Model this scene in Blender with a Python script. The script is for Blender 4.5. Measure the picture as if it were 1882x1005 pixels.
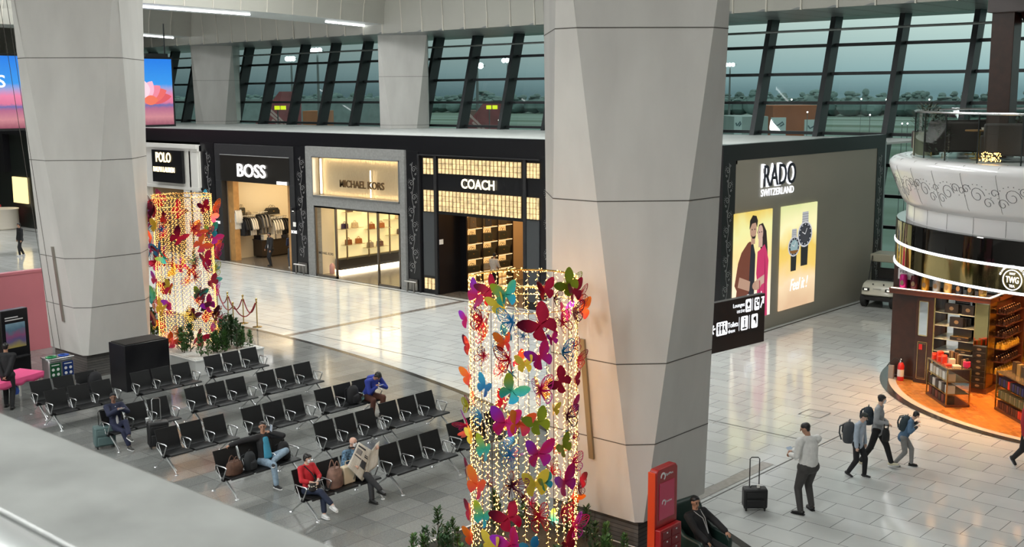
import bpy, bmesh, math, random
from mathutils import Vector, Matrix
from math import sin, cos, pi, radians, sqrt, atan2
random.seed(7)
SC = bpy.context.scene
COL = SC.collection
for o in list(bpy.data.objects): bpy.data.objects.remove(o)

# ---------------------------------------------------------------- camera
IW, IH, FPX, CH = 1882, 1005, 2098.0, 8.0
YAW, PIT, ROL = radians(41.96), radians(8.92), radians(-0.3036)
Fv = Vector((-sin(YAW)*cos(PIT), cos(YAW)*cos(PIT), -sin(PIT)))
_r = Fv.cross(Vector((0, 0, 1))).normalized(); _u = _r.cross(Fv)
Rv = cos(ROL)*_r + sin(ROL)*_u; Uv = -sin(ROL)*_r + cos(ROL)*_u
CAM = Vector((0, 0, CH))
cd = bpy.data.cameras.new('camera'); cam = bpy.data.objects.new('camera', cd); COL.objects.link(cam)
M3 = Matrix((Rv, Uv, -Fv)).transposed()
cam.matrix_world = Matrix.Translation(CAM) @ M3.to_4x4()
cd.sensor_width = 36; cd.lens = FPX/IW*36; cd.clip_start = .05; cd.clip_end = 3000
cd.dof.use_dof = True; cd.dof.focus_distance = 26; cd.dof.aperture_fstop = 10
SC.camera = cam
SC.view_settings.view_transform = 'Standard'; SC.view_settings.look = 'None'
SC.view_settings.exposure = -0.12; SC.view_settings.gamma = 1; SC.view_settings.use_curve_mapping = False

# survey helpers: a sight line of the camera met with a plane of the building gives the real position
def ray(x, y): return (x-IW/2)/FPX*Rv - (y-IH/2)/FPX*Uv + Fv
def G(x, y, z=0.0): d = ray(x, y); return CAM + d*((z-CH)/d.z)
def AX(x, y, X): d = ray(x, y); return CAM + d*(X/d.x)
def AY(x, y, Y): d = ray(x, y); return CAM + d*(Y/d.y)

# ---------------------------------------------------------------- world
W = bpy.data.worlds.new('world'); SC.world = W; W.use_nodes = True
wn = W.node_tree; wn.nodes.clear()
def wnode(t): return wn.nodes.new(t)
tc = wnode('ShaderNodeTexCoord'); sp = wnode('ShaderNodeSeparateXYZ'); wn.links.new(tc.outputs['Generated'], sp.inputs[0])
rp = wnode('ShaderNodeValToRGB'); wn.links.new(sp.outputs['Z'], rp.inputs[0])
cr = rp.color_ramp; cr.elements[0].position = 0.0; cr.elements[0].color = (.115, .185, .20, 1)
cr.elements[1].position = .5; cr.elements[1].color = (.52, .57, .54, 1)
e = cr.elements.new(.018); e.color = (.25, .35, .36, 1)
e = cr.elements.new(.065); e.color = (.50, .57, .53, 1)
# dawn side (towards +X) is brighter
ma = wnode('ShaderNodeMapRange'); ma.inputs['From Min'].default_value = -.95; ma.inputs['From Max'].default_value = -.25
ma.inputs['To Min'].default_value = .5; ma.inputs['To Max'].default_value = 2.1
wn.links.new(sp.outputs['X'], ma.inputs['Value'])
bg = wnode('ShaderNodeBackground'); wn.links.new(rp.outputs[0], bg.inputs[0]); wn.links.new(ma.outputs[0], bg.inputs[1])
wo = wnode('ShaderNodeOutputWorld'); wn.links.new(bg.outputs[0], wo.inputs[0])

# ---------------------------------------------------------------- hall lamps
def area(name, loc, sx, sy, power, col=(1, 1, 1), rot=(0, 0, 0)):
    l = bpy.data.lights.new(name, 'AREA'); l.shape = 'RECTANGLE'; l.size = sx; l.size_y = sy; l.energy = power; l.color = col
    o = bpy.data.objects.new(name, l); COL.objects.link(o); o.location = loc; o.rotation_euler = rot
    return o
CEIL_Z = 16.0
for (x, y, sy, p) in [(-50, 6, 12, 1500), (-40, 0, 14, 1900), (-30, -4, 14, 1900), (-21, -5, 12, 2100), (-10, -5, 12, 2500), (-5, -5, 12, 1500), (-2, 8, 8, 300), (-44, 29, 12, 1600), (-38, 29, 12, 1600), (-25, 28, 12, 1600), (-19, 28, 12, 1300),
                      (-5, 30, 12, 700), (-66, 27, 12, 1200), (-58, 27, 12, 1200)]:
    area('ceiling_light_strip', (x, y, CEIL_Z-.3), .7, sy, p, (.975, 1.0, .985))

# ---------------------------------------------------------------- materials
MATS = {}
def mat(name, col, rough=.5, metal=0, emit=None, es=1.0, var=0.0, vscale=8, bump=0, spec=.5, alpha=None, coat=0):
    if name in MATS: return MATS[name]
    m = bpy.data.materials.new(name); m.use_nodes = True; nt = m.node_tree; b = nt.nodes['Principled BSDF']
    b.inputs['Base Color'].default_value = (*col, 1); b.inputs['Roughness'].default_value = rough; b.inputs['Metallic'].default_value = metal
    b.inputs['Specular IOR Level'].default_value = spec
    if coat: b.inputs['Coat Weight'].default_value = coat; b.inputs['Coat Roughness'].default_value = .08
    if emit: b.inputs['Emission Color'].default_value = (*emit, 1); b.inputs['Emission Strength'].default_value = es
    if var or bump:
        t = nt.nodes.new('ShaderNodeTexCoord'); n = nt.nodes.new('ShaderNodeTexNoise'); n.inputs['Scale'].default_value = vscale; n.inputs['Detail'].default_value = 5
        nt.links.new(t.outputs['Object'], n.inputs['Vector'])
        if var:
            mr = nt.nodes.new('ShaderNodeMapRange'); mr.inputs['From Min'].default_value = .3; mr.inputs['From Max'].default_value = .7
            mr.inputs['To Min'].default_value = 1-var; mr.inputs['To Max'].default_value = 1+var
            nt.links.new(n.outputs['Fac'], mr.inputs['Value'])
            mx = nt.nodes.new('ShaderNodeMix'); mx.data_type = 'RGBA'; mx.blend_type = 'MULTIPLY'; mx.inputs['Factor'].default_value = 1
            mx.inputs['A'].default_value = (*col, 1); nt.links.new(mr.outputs[0], mx.inputs['B']); nt.links.new(mx.outputs['Result'], b.inputs['Base Color'])
        if bump:
            bp = nt.nodes.new('ShaderNodeBump'); bp.inputs['Strength'].default_value = bump; bp.inputs['Distance'].default_value = .01
            nt.links.new(n.outputs['Fac'], bp.inputs['Height']); nt.links.new(bp.outputs[0], b.inputs['Normal'])
    MATS[name] = m; return m
def glassmat(name, tint=(.8, .88, .87), gloss=.12, rough=.02):
    if name in MATS: return MATS[name]
    m = bpy.data.materials.new(name); m.use_nodes = True; nt = m.node_tree; nt.nodes.clear()
    tr = nt.nodes.new('ShaderNodeBsdfTransparent'); tr.inputs[0].default_value = (*tint, 1)
    gl = nt.nodes.new('ShaderNodeBsdfGlossy'); gl.inputs['Roughness'].default_value = rough
    fr = nt.nodes.new('ShaderNodeLayerWeight'); pw = nt.nodes.new('ShaderNodeMath'); pw.operation = 'POWER'; pw.inputs[1].default_value = 4.5; nt.links.new(fr.outputs['Facing'], pw.inputs[0])
    ad = nt.nodes.new('ShaderNodeMath'); ad.operation = 'MULTIPLY_ADD'; ad.inputs[1].default_value = .85; ad.inputs[2].default_value = gloss*.4
    nt.links.new(pw.outputs[0], ad.inputs[0])
    mx = nt.nodes.new('ShaderNodeMixShader'); nt.links.new(ad.outputs[0], mx.inputs[0]); nt.links.new(tr.outputs[0], mx.inputs[1]); nt.links.new(gl.outputs[0], mx.inputs[2])
    o = nt.nodes.new('ShaderNodeOutputMaterial'); nt.links.new(mx.outputs[0], o.inputs[0]); MATS[name] = m; return m
def emis(name, col, s):
    return mat(name, (.02, .02, .02), .5, 0, col, s)
def brickmat(name, c1, c2, cm, bw, rh, off=.5, mortar=.004, rough=.12, loc=(0, 0, 0), spec=.5, speck=0, sscale=60, bump=0, coord='Object', rot=(0, 0, 0), bias=0.0):
    if name in MATS: return MATS[name]
    m = bpy.data.materials.new(name); m.use_nodes = True; nt = m.node_tree; b = nt.nodes['Principled BSDF']
    t = nt.nodes.new('ShaderNodeTexCoord'); mp = nt.nodes.new('ShaderNodeMapping'); mp.inputs['Location'].default_value = loc; mp.inputs['Rotation'].default_value = rot
    nt.links.new(t.outputs[coord], mp.inputs[0])
    br = nt.nodes.new('ShaderNodeTexBrick'); nt.links.new(mp.outputs[0], br.inputs['Vector'])
    br.inputs['Scale'].default_value = 1; br.inputs['Brick Width'].default_value = bw; br.inputs['Row Height'].default_value = rh; br.offset = off
    br.inputs['Mortar Size'].default_value = mortar; br.inputs['Mortar Smooth'].default_value = .3; br.inputs['Bias'].default_value = bias
    br.inputs['Color1'].default_value = (*c1, 1); br.inputs['Color2'].default_value = (*c2, 1); br.inputs['Mortar'].default_value = (*cm, 1)
    src = br.outputs['Color']
    n = nt.nodes.new('ShaderNodeTexNoise'); n.inputs['Scale'].default_value = sscale; n.inputs['Detail'].default_value = 6; nt.links.new(t.outputs[coord], n.inputs['Vector'])
    if speck:
        mr = nt.nodes.new('ShaderNodeMapRange'); mr.inputs['From Min'].default_value = .3; mr.inputs['From Max'].default_value = .7; mr.inputs['To Min'].default_value = 1-speck; mr.inputs['To Max'].default_value = 1+speck
        nt.links.new(n.outputs['Fac'], mr.inputs['Value'])
        mx = nt.nodes.new('ShaderNodeMix'); mx.data_type = 'RGBA'; mx.blend_type = 'MULTIPLY'; mx.inputs['Factor'].default_value = 1
        nt.links.new(src, mx.inputs['A']); nt.links.new(mr.outputs[0], mx.inputs['B']); src = mx.outputs['Result']
    nt.links.new(src, b.inputs['Base Color'])
    b.inputs['Roughness'].default_value = rough; b.inputs['Specular IOR Level'].default_value = spec
    n2 = nt.nodes.new('ShaderNodeTexNoise'); n2.inputs['Scale'].default_value = .9; n2.inputs['Detail'].default_value = 3; nt.links.new(t.outputs[coord], n2.inputs['Vector'])
    m2 = nt.nodes.new('ShaderNodeMapRange'); m2.inputs['From Min'].default_value = .3; m2.inputs['From Max'].default_value = .7; m2.inputs['To Min'].default_value = rough*.7; m2.inputs['To Max'].default_value = rough*1.4
    nt.links.new(n2.outputs['Fac'], m2.inputs['Value']); nt.links.new(m2.outputs[0], b.inputs['Roughness'])
    MATS[name] = m; return m

chrome = mat('chrome', (.62, .63, .64), .22, 1)
alu = mat('brushed_aluminium', (.55, .56, .57), .35, 1)
steel = mat('dark_steel_frame', (.022, .026, .028), .45, .3)
blackm = mat('black_cladding', (.006, .006, .008), .28)
blacks = mat('matt_black', (.010, .010, .012), .6)
charcoal = mat('charcoal_panel', (.022, .022, .024), .45, var=.1)
whitew = mat('white_plaster', (.70, .68, .64), .5, var=.03)
rubber = mat('rubber', (.015, .015, .015), .7)
brass = mat('polished_brass', (.60, .43, .16), .2, 1, var=.1)
gold = mat('gold_metal', (.75, .55, .22), .25, 1)
redm = mat('red_paint', (.55, .02, .02), .35)
silver = mat('silver_inlay', (.5, .5, .5), .4, .5)
darkwood = mat('dark_wood', (.035, .013, .008), .3, var=.25, vscale=6)
skinm = mat('skin', (.42, .22, .14), .5, var=.05)
skind = mat('skin_dark', (.22, .11, .07), .5, var=.05)
skinl = mat('skin_light', (.62, .40, .30), .5, var=.05)
hairm = mat('black_hair', (.008, .007, .007), .45)

# ---------------------------------------------------------------- mesh building
class MB:
    def __init__(s): s.v = []; s.f = []; s.m = []; s.mi = 0
    def add(s, vs, fs):
        n = len(s.v); s.v += [tuple(v) for v in vs]; s.f += [tuple(i+n for i in f) for f in fs]; s.m += [s.mi]*len(fs); return s
    def box(s, x0, x1, y0, y1, z0, z1, T=None):
        vs = [Vector((x, y, z)) for z in (z0, z1) for y in (y0, y1) for x in (x0, x1)]
        if T: vs = [T @ v for v in vs]
        return s.add(vs, [(0, 2, 3, 1), (4, 5, 7, 6), (0, 1, 5, 4), (2, 6, 7, 3), (0, 4, 6, 2), (1, 3, 7, 5)])
    def cbox(s, c, d, rz=0, T=None):
        t = Matrix.Translation(c) @ Matrix.Rotation(rz, 4, 'Z')
        if T: t = T @ t
        return s.box(-d[0]/2, d[0]/2, -d[1]/2, d[1]/2, -d[2]/2, d[2]/2, t)
    def tube(s, pts, r, n=8, caps=True, flat=None):
        pts = [Vector(p) for p in pts]; rs = r if isinstance(r, (list, tuple)) else [r]*len(pts)
        vs = []; prev = None
        for i, p in enumerate(pts):
            t = (pts[min(i+1, len(pts)-1)]-pts[max(i-1, 0)]).normalized()
            if prev is None:
                a = t.orthogonal().normalized()
                if flat is not None:
                    a = (Vector(flat)-t*Vector(flat).dot(t)).normalized()
            else: a = (prev-t*prev.dot(t)).normalized()
            prev = a; b = t.cross(a)
            for k in range(n):
                an = 2*pi*k/n; vs.append(p+(a*cos(an)+b*sin(an))*rs[i])
        fs = [(i*n+k, i*n+(k+1) % n, (i+1)*n+(k+1) % n, (i+1)*n+k) for i in range(len(pts)-1) for k in range(n)]
        if caps: fs += [tuple(range(n-1, -1, -1)), tuple((len(pts)-1)*n+k for k in range(n))]
        return s.add(vs, fs)
    def cyl(s, p0, p1, r0, r1=None, n=16): return s.tube([p0, p1], [r0, r0 if r1 is None else r1], n)
    def lathe(s, prof, c=(0, 0, 0), n=32, a0=0, a1=2*pi, T=None):
        full = abs(a1-a0-2*pi) < 1e-6; N = n if full else n+1; vs = []
        for r, z in prof:
            for k in range(N):
                a = a0+(a1-a0)*k/n; v = Vector((c[0]+r*cos(a), c[1]+r*sin(a), c[2]+z)); vs.append(T @ v if T else v)
        fs = []
        for i in range(len(prof)-1):
            for k in range(n):
                k2 = (k+1) % N; fs.append((i*N+k, i*N+k2, (i+1)*N+k2, (i+1)*N+k))
        return s.add(vs, fs)
    def disc(s, c, r, n=24, up=True):
        vs = [(c[0]+r*cos(2*pi*k/n), c[1]+r*sin(2*pi*k/n), c[2]) for k in range(n)]
        return s.add(vs, [tuple(range(n)) if up else tuple(range(n-1, -1, -1))])
    def ball(s, c, r, nu=10, nv=6, sc=(1, 1, 1), T=None):
        vs = []; fs = []
        for i in range(1, nv):
            for k in range(nu):
                a = 2*pi*k/nu; b = pi*i/nv; vs.append(Vector((c[0]+r*sc[0]*sin(b)*cos(a), c[1]+r*sc[1]*sin(b)*sin(a), c[2]+r*sc[2]*cos(b))))
        vs += [Vector((c[0], c[1], c[2]+r*sc[2])), Vector((c[0], c[1], c[2]-r*sc[2]))]; t = len(vs)-2
        if T: vs = [T @ v for v in vs]
        for i in range(nv-2):
            for k in range(nu): fs.append((i*nu+k, (i+1)*nu+k, (i+1)*nu+(k+1) % nu, i*nu+(k+1) % nu))
        for k in range(nu): fs += [(t, k, (k+1) % nu), (t+1, (nv-2)*nu+(k+1) % nu, (nv-2)*nu+k)]
        return s.add(vs, fs)
    def prism(s, poly, fn, d):
        # poly in (u,v); fn(u,v,w) -> 3D; extruded from w=0 to w=d
        n = len(poly); vs = [fn(u, v, 0) for u, v in poly]+[fn(u, v, d) for u, v in poly]
        return s.add(vs, [tuple(range(n-1, -1, -1)), tuple(range(n, 2*n))]+[(i, (i+1) % n, n+(i+1) % n, n+i) for i in range(n)])
    def ribbon(s, pts, w, fn, d):
        # flat ribbon of width w following 2D pts, extruded by d through fn
        n = len(pts)
        L = []; R = []
        for i, (u, v) in enumerate(pts):
            a = pts[max(i-1, 0)]; b = pts[min(i+1, n-1)]; du, dv = b[0]-a[0], b[1]-a[1]; l = math.hypot(du, dv) or 1
            ww = (w[i] if isinstance(w, list) else w)/2
            L.append((u-dv/l*ww, v+du/l*ww)); R.append((u+dv/l*ww, v-du/l*ww))
        vs = [fn(u, v, d) for u, v in L]+[fn(u, v, d) for u, v in R]+[fn(u, v, 0) for u, v in L]+[fn(u, v, 0) for u, v in R]
        fs = []
        for i in range(n-1):
            fs += [(i, i+1, n+i+1, n+i), (2*n+i, i, i+1, 2*n+i+1)[::1], (n+i, n+i+1, 3*n+i+1, 3*n+i)]
            fs[-2] = (2*n+i, 2*n+i+1, i+1, i)
        return s.add(vs, fs)
    def build(s, name, mats, parent=None, smooth=True, bevel=0, T=None, fixn=True, ang=40):
        me = bpy.data.meshes.new(name); vv = [T @ Vector(v) for v in s.v] if T else s.v
        me.from_pydata([tuple(v) for v in vv], [], s.f)
        for m in (mats if isinstance(mats, (list, tuple)) else [mats]): me.materials.append(m)
        if max(s.m, default=0) > 0: me.polygons.foreach_set('material_index', s.m)
        if fixn:
            bm = bmesh.new(); bm.from_mesh(me); bmesh.ops.recalc_face_normals(bm, faces=bm.faces); bm.to_mesh(me); bm.free()
        if smooth: me.shade_smooth(); me.set_sharp_from_angle(angle=radians(ang))
        me.update(); o = bpy.data.objects.new(name, me); COL.objects.link(o)
        if parent: o.parent = parent
        if bevel:
            b = o.modifiers.new('bevel', 'BEVEL'); b.width = bevel; b.segments = 2; b.limit_method = 'ANGLE'; b.angle_limit = radians(40)
        return o

def tag(o, label=None, cat=None, group=None, kind=None):
    if label: o['label'] = label
    if cat: o['category'] = cat
    if group: o['group'] = group
    if kind: o['kind'] = kind
    return o
def thing(name, label, cat, loc=(0, 0, 0), rz=0, group=None):
    o = bpy.data.objects.new(name, None); COL.objects.link(o); o.location = loc; o.rotation_euler = (0, 0, rz); o.empty_display_size = .2
    return tag(o, label, cat, group)
def struct(o): o['kind'] = 'structure'; return o
def copy_tree(o, parent=None):
    c = o.copy(); COL.objects.link(c)
    if parent: c.parent = parent
    for ch in list(o.children): copy_tree(ch, c)
    return c
def dup(root, loc, rz=None, label=None, group=None, cat=None, scale=None):
    r = copy_tree(root); r.location = loc
    if rz is not None: r.rotation_euler = (0, 0, rz)
    if label: r['label'] = label
    if group: r['group'] = group
    if scale: r.scale = scale
    return r
def XY(vx, vn, o):
    # basis for things fixed to a wall: u along vx, v up, w along vn
    vx = Vector(vx); vn = Vector(vn); o = Vector(o)
    return lambda u, v, w=0: o+vx*u+Vector((0, 0, 1))*v+vn*w
FRONT = lambda o: XY((1, 0, 0), (0, -1, 0), o)     # wall facing -Y
SIDE = lambda o: XY((0, 1, 0), (1, 0, 0), o)       # wall facing +X

def text(body, fn, w, h, m, parent=None, name='lettering', d=.03, bold=0.0, mirror=False, shear=0, m2=None, space=1.0):
    cu = bpy.data.curves.new(name, 'FONT'); cu.body = body; cu.size = 1; cu.extrude = .5; cu.offset = bold; cu.resolution_u = 3; cu.shear = shear; cu.space_character = space
    o = bpy.data.objects.new(name, cu); COL.objects.link(o)
    me = bpy.data.meshes.new_from_object(o.evaluated_get(bpy.context.evaluated_depsgraph_get()))
    bpy.data.objects.remove(o); bpy.data.curves.remove(cu)
    vs = [v.co.copy() for v in me.vertices]
    x0 = min(v.x for v in vs); x1 = max(v.x for v in vs); y0 = min(v.y for v in vs); y1 = max(v.y for v in vs)
    for v, c in zip(me.vertices, vs):
        u = (c.x-x0)/(x1-x0)*w; 
        if mirror: u = w-u
        v.co = fn(u, (c.y-y0)/(y1-y0)*h, d if c.z > 0 else 0)
    me.materials.clear(); me.materials.append(m); me.update()
    bm = bmesh.new(); bm.from_mesh(me); bmesh.ops.recalc_face_normals(bm, faces=bm.faces); bm.to_mesh(me); bm.free()
    ob = bpy.data.objects.new(name, me); COL.objects.link(ob)
    if parent: ob.parent = parent
    return ob

def scroll(mb, fn, u0, v0, v1, amp, w=.016, d=.006, rnd=random, step=None):
    # filigree: a gently waving stem with curled tendrils and arcs of dots
    L = v1-v0; n = max(2, round(L/(amp*2.1))); seg = L/n
    mb.ribbon([(u0+amp*.22*sin(t/(n*12)*n*pi), v0+L*t/(n*12)) for t in range(n*12+1)], w*.8, fn, d)
    for i in range(n):
        s = 1 if i % 2 else -1; cv = v0+seg*(i+.5); cu = u0+s*amp*.30
        for (du, dv, R, tn, sg) in ((0, 0, amp*.55, 1.35, s), (-s*amp*.55, seg*.28, amp*.26, 1.1, -s), (s*amp*.35, -seg*.36, amp*.22, 1.0, s)):
            mb.ribbon([(cu+du+sg*R*(1-k/17)*cos(k/15*tn*2*pi), cv+dv+R*(1-k/17)*sin(k/15*tn*2*pi)) for k in range(16)], w, fn, d)
        for k in range(6):
            a = -.9+k*.36; q = (cu+s*amp*.78*cos(a), cv+amp*.78*sin(a)); mb.prism([(q[0]+.012*cos(j*pi/3), q[1]+.012*sin(j*pi/3)) for j in range(6)], fn, d)
# ================================================================ setting
YF = 31.84     # plane of the shop fronts
XR = -19.21    # plane of the end wall of the shop block
marble = brickmat('marble_floor', (.55, .56, .545), (.49, .50, .485), (.09, .088, .085), .967, .6355, .5, .0065, .105, (-.0-.483-.02, -20.91+.6355*40-.0, 0), .5, .05, 1.3)
stripe = mat('brown_granite', (.20, .175, .155), .16, var=.1)
dkstripe = mat('dark_granite', (.035, .034, .033), .16, var=.2, vscale=20)
terr = brickmat('terrazzo', (.225, .23, .22), (.155, .16, .154), (.05, .05, .05), .49, .655, 0, .004, .10, (15.26, -14.28, 0), .5, .22, 45, bias=-.1)
mb = MB(); mb.add([(-110, -12, 0), (25, -12, 0), (25, 48.2, 0), (-110, 48.2, 0)], [(0, 1, 2, 3)])
struct(mb.build('floor', marble, smooth=False))
# terrazzo of the seating bay, bounded by a shallow arc
AC, AR = Vector((-32.59, -25.43)), 48.284
def arc(r, x0, x1, n=60): return [(x0+(x1-x0)*i/n, AC.y+sqrt(r*r-(x0+(x1-x0)*i/n-AC.x)**2)) for i in range(n+1)]
top = arc(AR, -30.7, 4)
mb = MB(); mb.add([(x, y, .004) for x, y in top]+[(4, -6, .004), (-38, -6, .004), (-38, 22.85, .004)], [tuple(range(len(top)+3))])
t_ = mb.build('floor', terr, smooth=False); struct(t_); t_.name = 'floor_terrazzo'
mb = MB(); o_ = arc(AR+.09, -38, 5); i_ = arc(AR-.09, -38, 5); n = len(o_)
mb.add([(x, y, .008) for x, y in o_]+[(x, y, .008) for x, y in i_], [(i, i+1, n+i+1, n+i) for i in range(n-1)])
b_ = mb.build('floor', dkstripe, smooth=False); b_.name = 'floor_border'; struct(b_)
def strip(x0, x1, y0, y1, m, z=.006, nm='floor_inlay'):
    s = MB(); s.add([(x0, y0, z), (x1, y0, z), (x1, y1, z), (x0, y1, z)], [(0, 1, 2, 3)]); return struct(s.build(nm, m, smooth=False))
strip(-31.0, -30.72, 22.7, 31.5, stripe); strip(-12.05, -11.77, 18.3, 21.6, mat('beige_granite', (.34, .325, .30), .16, var=.1)); strip(-50.5, -50.2, 20, 31.5, stripe)
strip(-100, -19.0, 31.42, 31.50, dkstripe); strip(-19.02, -18.94, 31.42, 44, dkstripe)
gm = mat('floor_joint', (.06, .055, .05), .5)
strip(-60, -12, 23.615, 23.64, gm, .005); strip(-11.675, -11.65, 16, 31, gm, .005)
for (x, y) in ((-29.43, 25.65), (-13.29, 25.54)):
    mb = MB()
    for a, b, c, d in ((x, x+.59, y, y+.02), (x, x+.59, y+.59, y+.61), (x, x+.02, y, y+.6), (x+.58, x+.6, y, y+.6)): mb.add([(a, c, .007), (b, c, .007), (b, d, .007), (a, d, .007)], [(0, 1, 2, 3)])
    struct(mb.build('floor_hatch_frame', gm, smooth=False))

# ---------------------------------------------------------------- big faceted pillars
A0, C0, A1, C1 = 1.07, .11, 1.88, 1.74
pm = bpy.data.materials.new('pillar_panel'); pm.use_nodes = True; nt = pm.node_tree; b = nt.nodes['Principled BSDF']; b.inputs['Roughness'].default_value = .42
t = nt.nodes.new('ShaderNodeTexCoord'); n1 = nt.nodes.new('ShaderNodeTexNoise'); n1.inputs['Scale'].default_value = 1.2; n1.inputs['Detail'].default_value = 8
mp = nt.nodes.new('ShaderNodeMapping'); mp.inputs['Scale'].default_value = (1, 1, .35); nt.links.new(t.outputs['Object'], mp.inputs[0]); nt.links.new(mp.outputs[0], n1.inputs[0])
rr = nt.nodes.new('ShaderNodeValToRGB'); rr.color_ramp.elements[0].position = .3; rr.color_ramp.elements[0].color = (.53, .515, .49, 1); rr.color_ramp.elements[1].position = .7; rr.color_ramp.elements[1].color = (.63, .615, .585, 1)
nt.links.new(n1.outputs['Fac'], rr.inputs[0]); nt.links.new(rr.outputs[0], b.inputs['Base Color'])
MATS['pillar_panel'] = pm
jointm = mat('panel_joint', (.09, .08, .07), .6)
plinthm = brickmat('ribbed_plinth', (.13, .12, .11), (.10, .095, .09), (.02, .02, .02), 50, .075, 0, .006, .4, (0, 0, 0), .4, .1, 8, coord='Object', rot=(radians(90), 0, 0))
def osec(z, off=0.0):
    s = (z-.7)/9.3; a = A0+(A1-A0)*s; c = C0+(C1-C0)*s; a += off; c += off*.6
    b = a-c
    return [(a, -b), (a, b), (b, a), (-b, a), (-a, b), (-a, -b), (-b, -a), (b, -a)]
def pillar(name, cx, cy, ztop, zbot=.7):
    root = MB(); zs = [zbot]+[z for z in (2.09, 3.5, 6.25, 9.05, 11.85) if zbot < z < ztop]+[ztop]
    vs = []; fs = []
    for z in zs: vs += [(x, y, z) for x, y in osec(z)]
    for i in range(len(zs)-1):
        for k in range(8): fs.append((i*8+k, i*8+(k+1) % 8, (i+1)*8+(k+1) % 8, (i+1)*8+k))
    fs += [tuple(range(7, -1, -1)), tuple((len(zs)-1)*8+k for k in range(8))]
    root.add(vs, fs); o = root.build(name, pm, smooth=False); o.location = (cx, cy, 0); struct(o)
    for z in zs[1:-1]:
        j = MB(); pa = osec(z-.008, .004); pb = osec(z+.008, .004)
        j.add([(x, y, z-.009) for x, y in pa]+[(x, y, z+.009) for x, y in pb], [(k, (k+1) % 8, 8+(k+1) % 8, 8+k) for k in range(8)])
        j.build('panel_joint', jointm, o, smooth=False)
    if zbot < 1:
        p = MB(); p.box(-A0+.12, A0-.12, -A0+.12, A0-.12, 0, .72); p.build('plinth', plinthm, o, smooth=False)
    return o
P1 = pillar('pillar', -11.95, 16.42, 15.8); P2 = pillar('pillar', -31.33, 16.53, 15.8)
P3 = pillar('pillar', -50.7, 46.9, 11.42, 6.05); P4 = pillar('pillar', -70.1, 46.9, 11.42, 6.05)
pillar('pillar', -31.33, 46.9, 11.42, 6.05); pillar('pillar', -11.95, 46.9, 11.42, .7)
# brass guard rails slanting on the -Y faces of the two front pillars, with the vertical cover joints
def face_y(z): return -(A0+(A1-A0)*(z-.7)/9.3)
for P_, z0, z1, x0, x1, mm in ((P1, 1.69, 3.85, .105, .03, 'brushed_brass_strip'), (P2, 1.61, 3.8, .15, .17, 'grey_strip')):
    m_ = mat('brushed_brass_strip', (.34, .29, .20), .35, .8) if mm[0] == 'b' else mat('grey_strip', (.35, .33, .29), .4, .6)
    s = MB(); h = .05
    def fz(x, z, w): return Vector((x, face_y(z)-w, z))
    s.add([fz(x0-h, z0, 0), fz(x0+h, z0, 0), fz(x1+h, z1, 0), fz(x1-h, z1, 0), fz(x0-h, z0, .05), fz(x0+h, z0, .05), fz(x1+h, z1, .05), fz(x1-h, z1, .05)],
          [(0, 1, 2, 3), (4, 7, 6, 5), (0, 4, 5, 1), (1, 5, 6, 2), (2, 6, 7, 3), (3, 7, 4, 0)])
    s.build('guard_strip', m_, P_)
for x0, x1 in ((-.75, -.78), (-.36, -.33)):
    s = MB(); pts = [Vector((x0*(1-t)+x1*t, face_y(.7+t*14)-.004, .7+t*14)) for t in (0, 1)]
    s.tube(pts, .008, 4); s.build('panel_joint', jointm, P2)

# ---------------------------------------------------------------- leaning curtain wall
YW, KW, ZW0 = 48.5, .27, 6.04
def wy(z): return YW+KW*(z-ZW0)
WX0 = -21.3-3.2333*25; TZ = [.05, 1.0, 2.25, 3.55, 4.86, 6.18, 7.54, 8.85, 10.14]
winglass = glassmat('window_glass', (.71, .81, .80), .10)
for i in range(34):
    x = WX0+3.2333*i
    if x > 9: break
    low = x > -27
    z0 = 0 if low else 6.0; zt = 11.45
    m = MB()
    for (dx, w_, dd) in ((0, .12, .72),):
        m.add([(x-w_, wy(z)-e, z) for z in (z0, zt) for e in (dd, 0)]+[(x+w_, wy(z)-e, z) for z in (z0, zt) for e in (dd, 0)], [(0, 1, 3, 2), (4, 6, 7, 5), (0, 4, 5, 1), (2, 3, 7, 6), (0, 2, 6, 4), (1, 5, 7, 3)])
    for z in TZ:
        if z > z0: m.box(x+.12, x+3.2333-.12, wy(z)-.28, wy(z), z-.07, z+.07)
    f = m.build('window_%d' % (i+1), steel, smooth=False); struct(f)
    g = MB(); g.add([(x, wy(z0)-.03, z0), (x+3.2333, wy(z0)-.03, z0), (x+3.2333, wy(zt)-.03, zt), (x, wy(zt)-.03, zt)], [(0, 1, 2, 3)]); g.build('pane', winglass, f, smooth=False)
m = MB(); m.tube([(-100, wy(10.85)-.75, 10.82), (9, wy(10.85)-.75, 10.82)], .055, 8)
for i in range(34):
    x = WX0+3.2333*i
    if x < 9: m.cyl((x, wy(10.85)-.75, 10.82), (x, wy(10.85)-.4, 10.82), .03)
tag(m.build('window_brace_pipe', mat('grey_pipe', (.22, .24, .23), .4, .5)), 'long grey horizontal pipe bracing the top of the leaning window wall', 'pipe')

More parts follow.
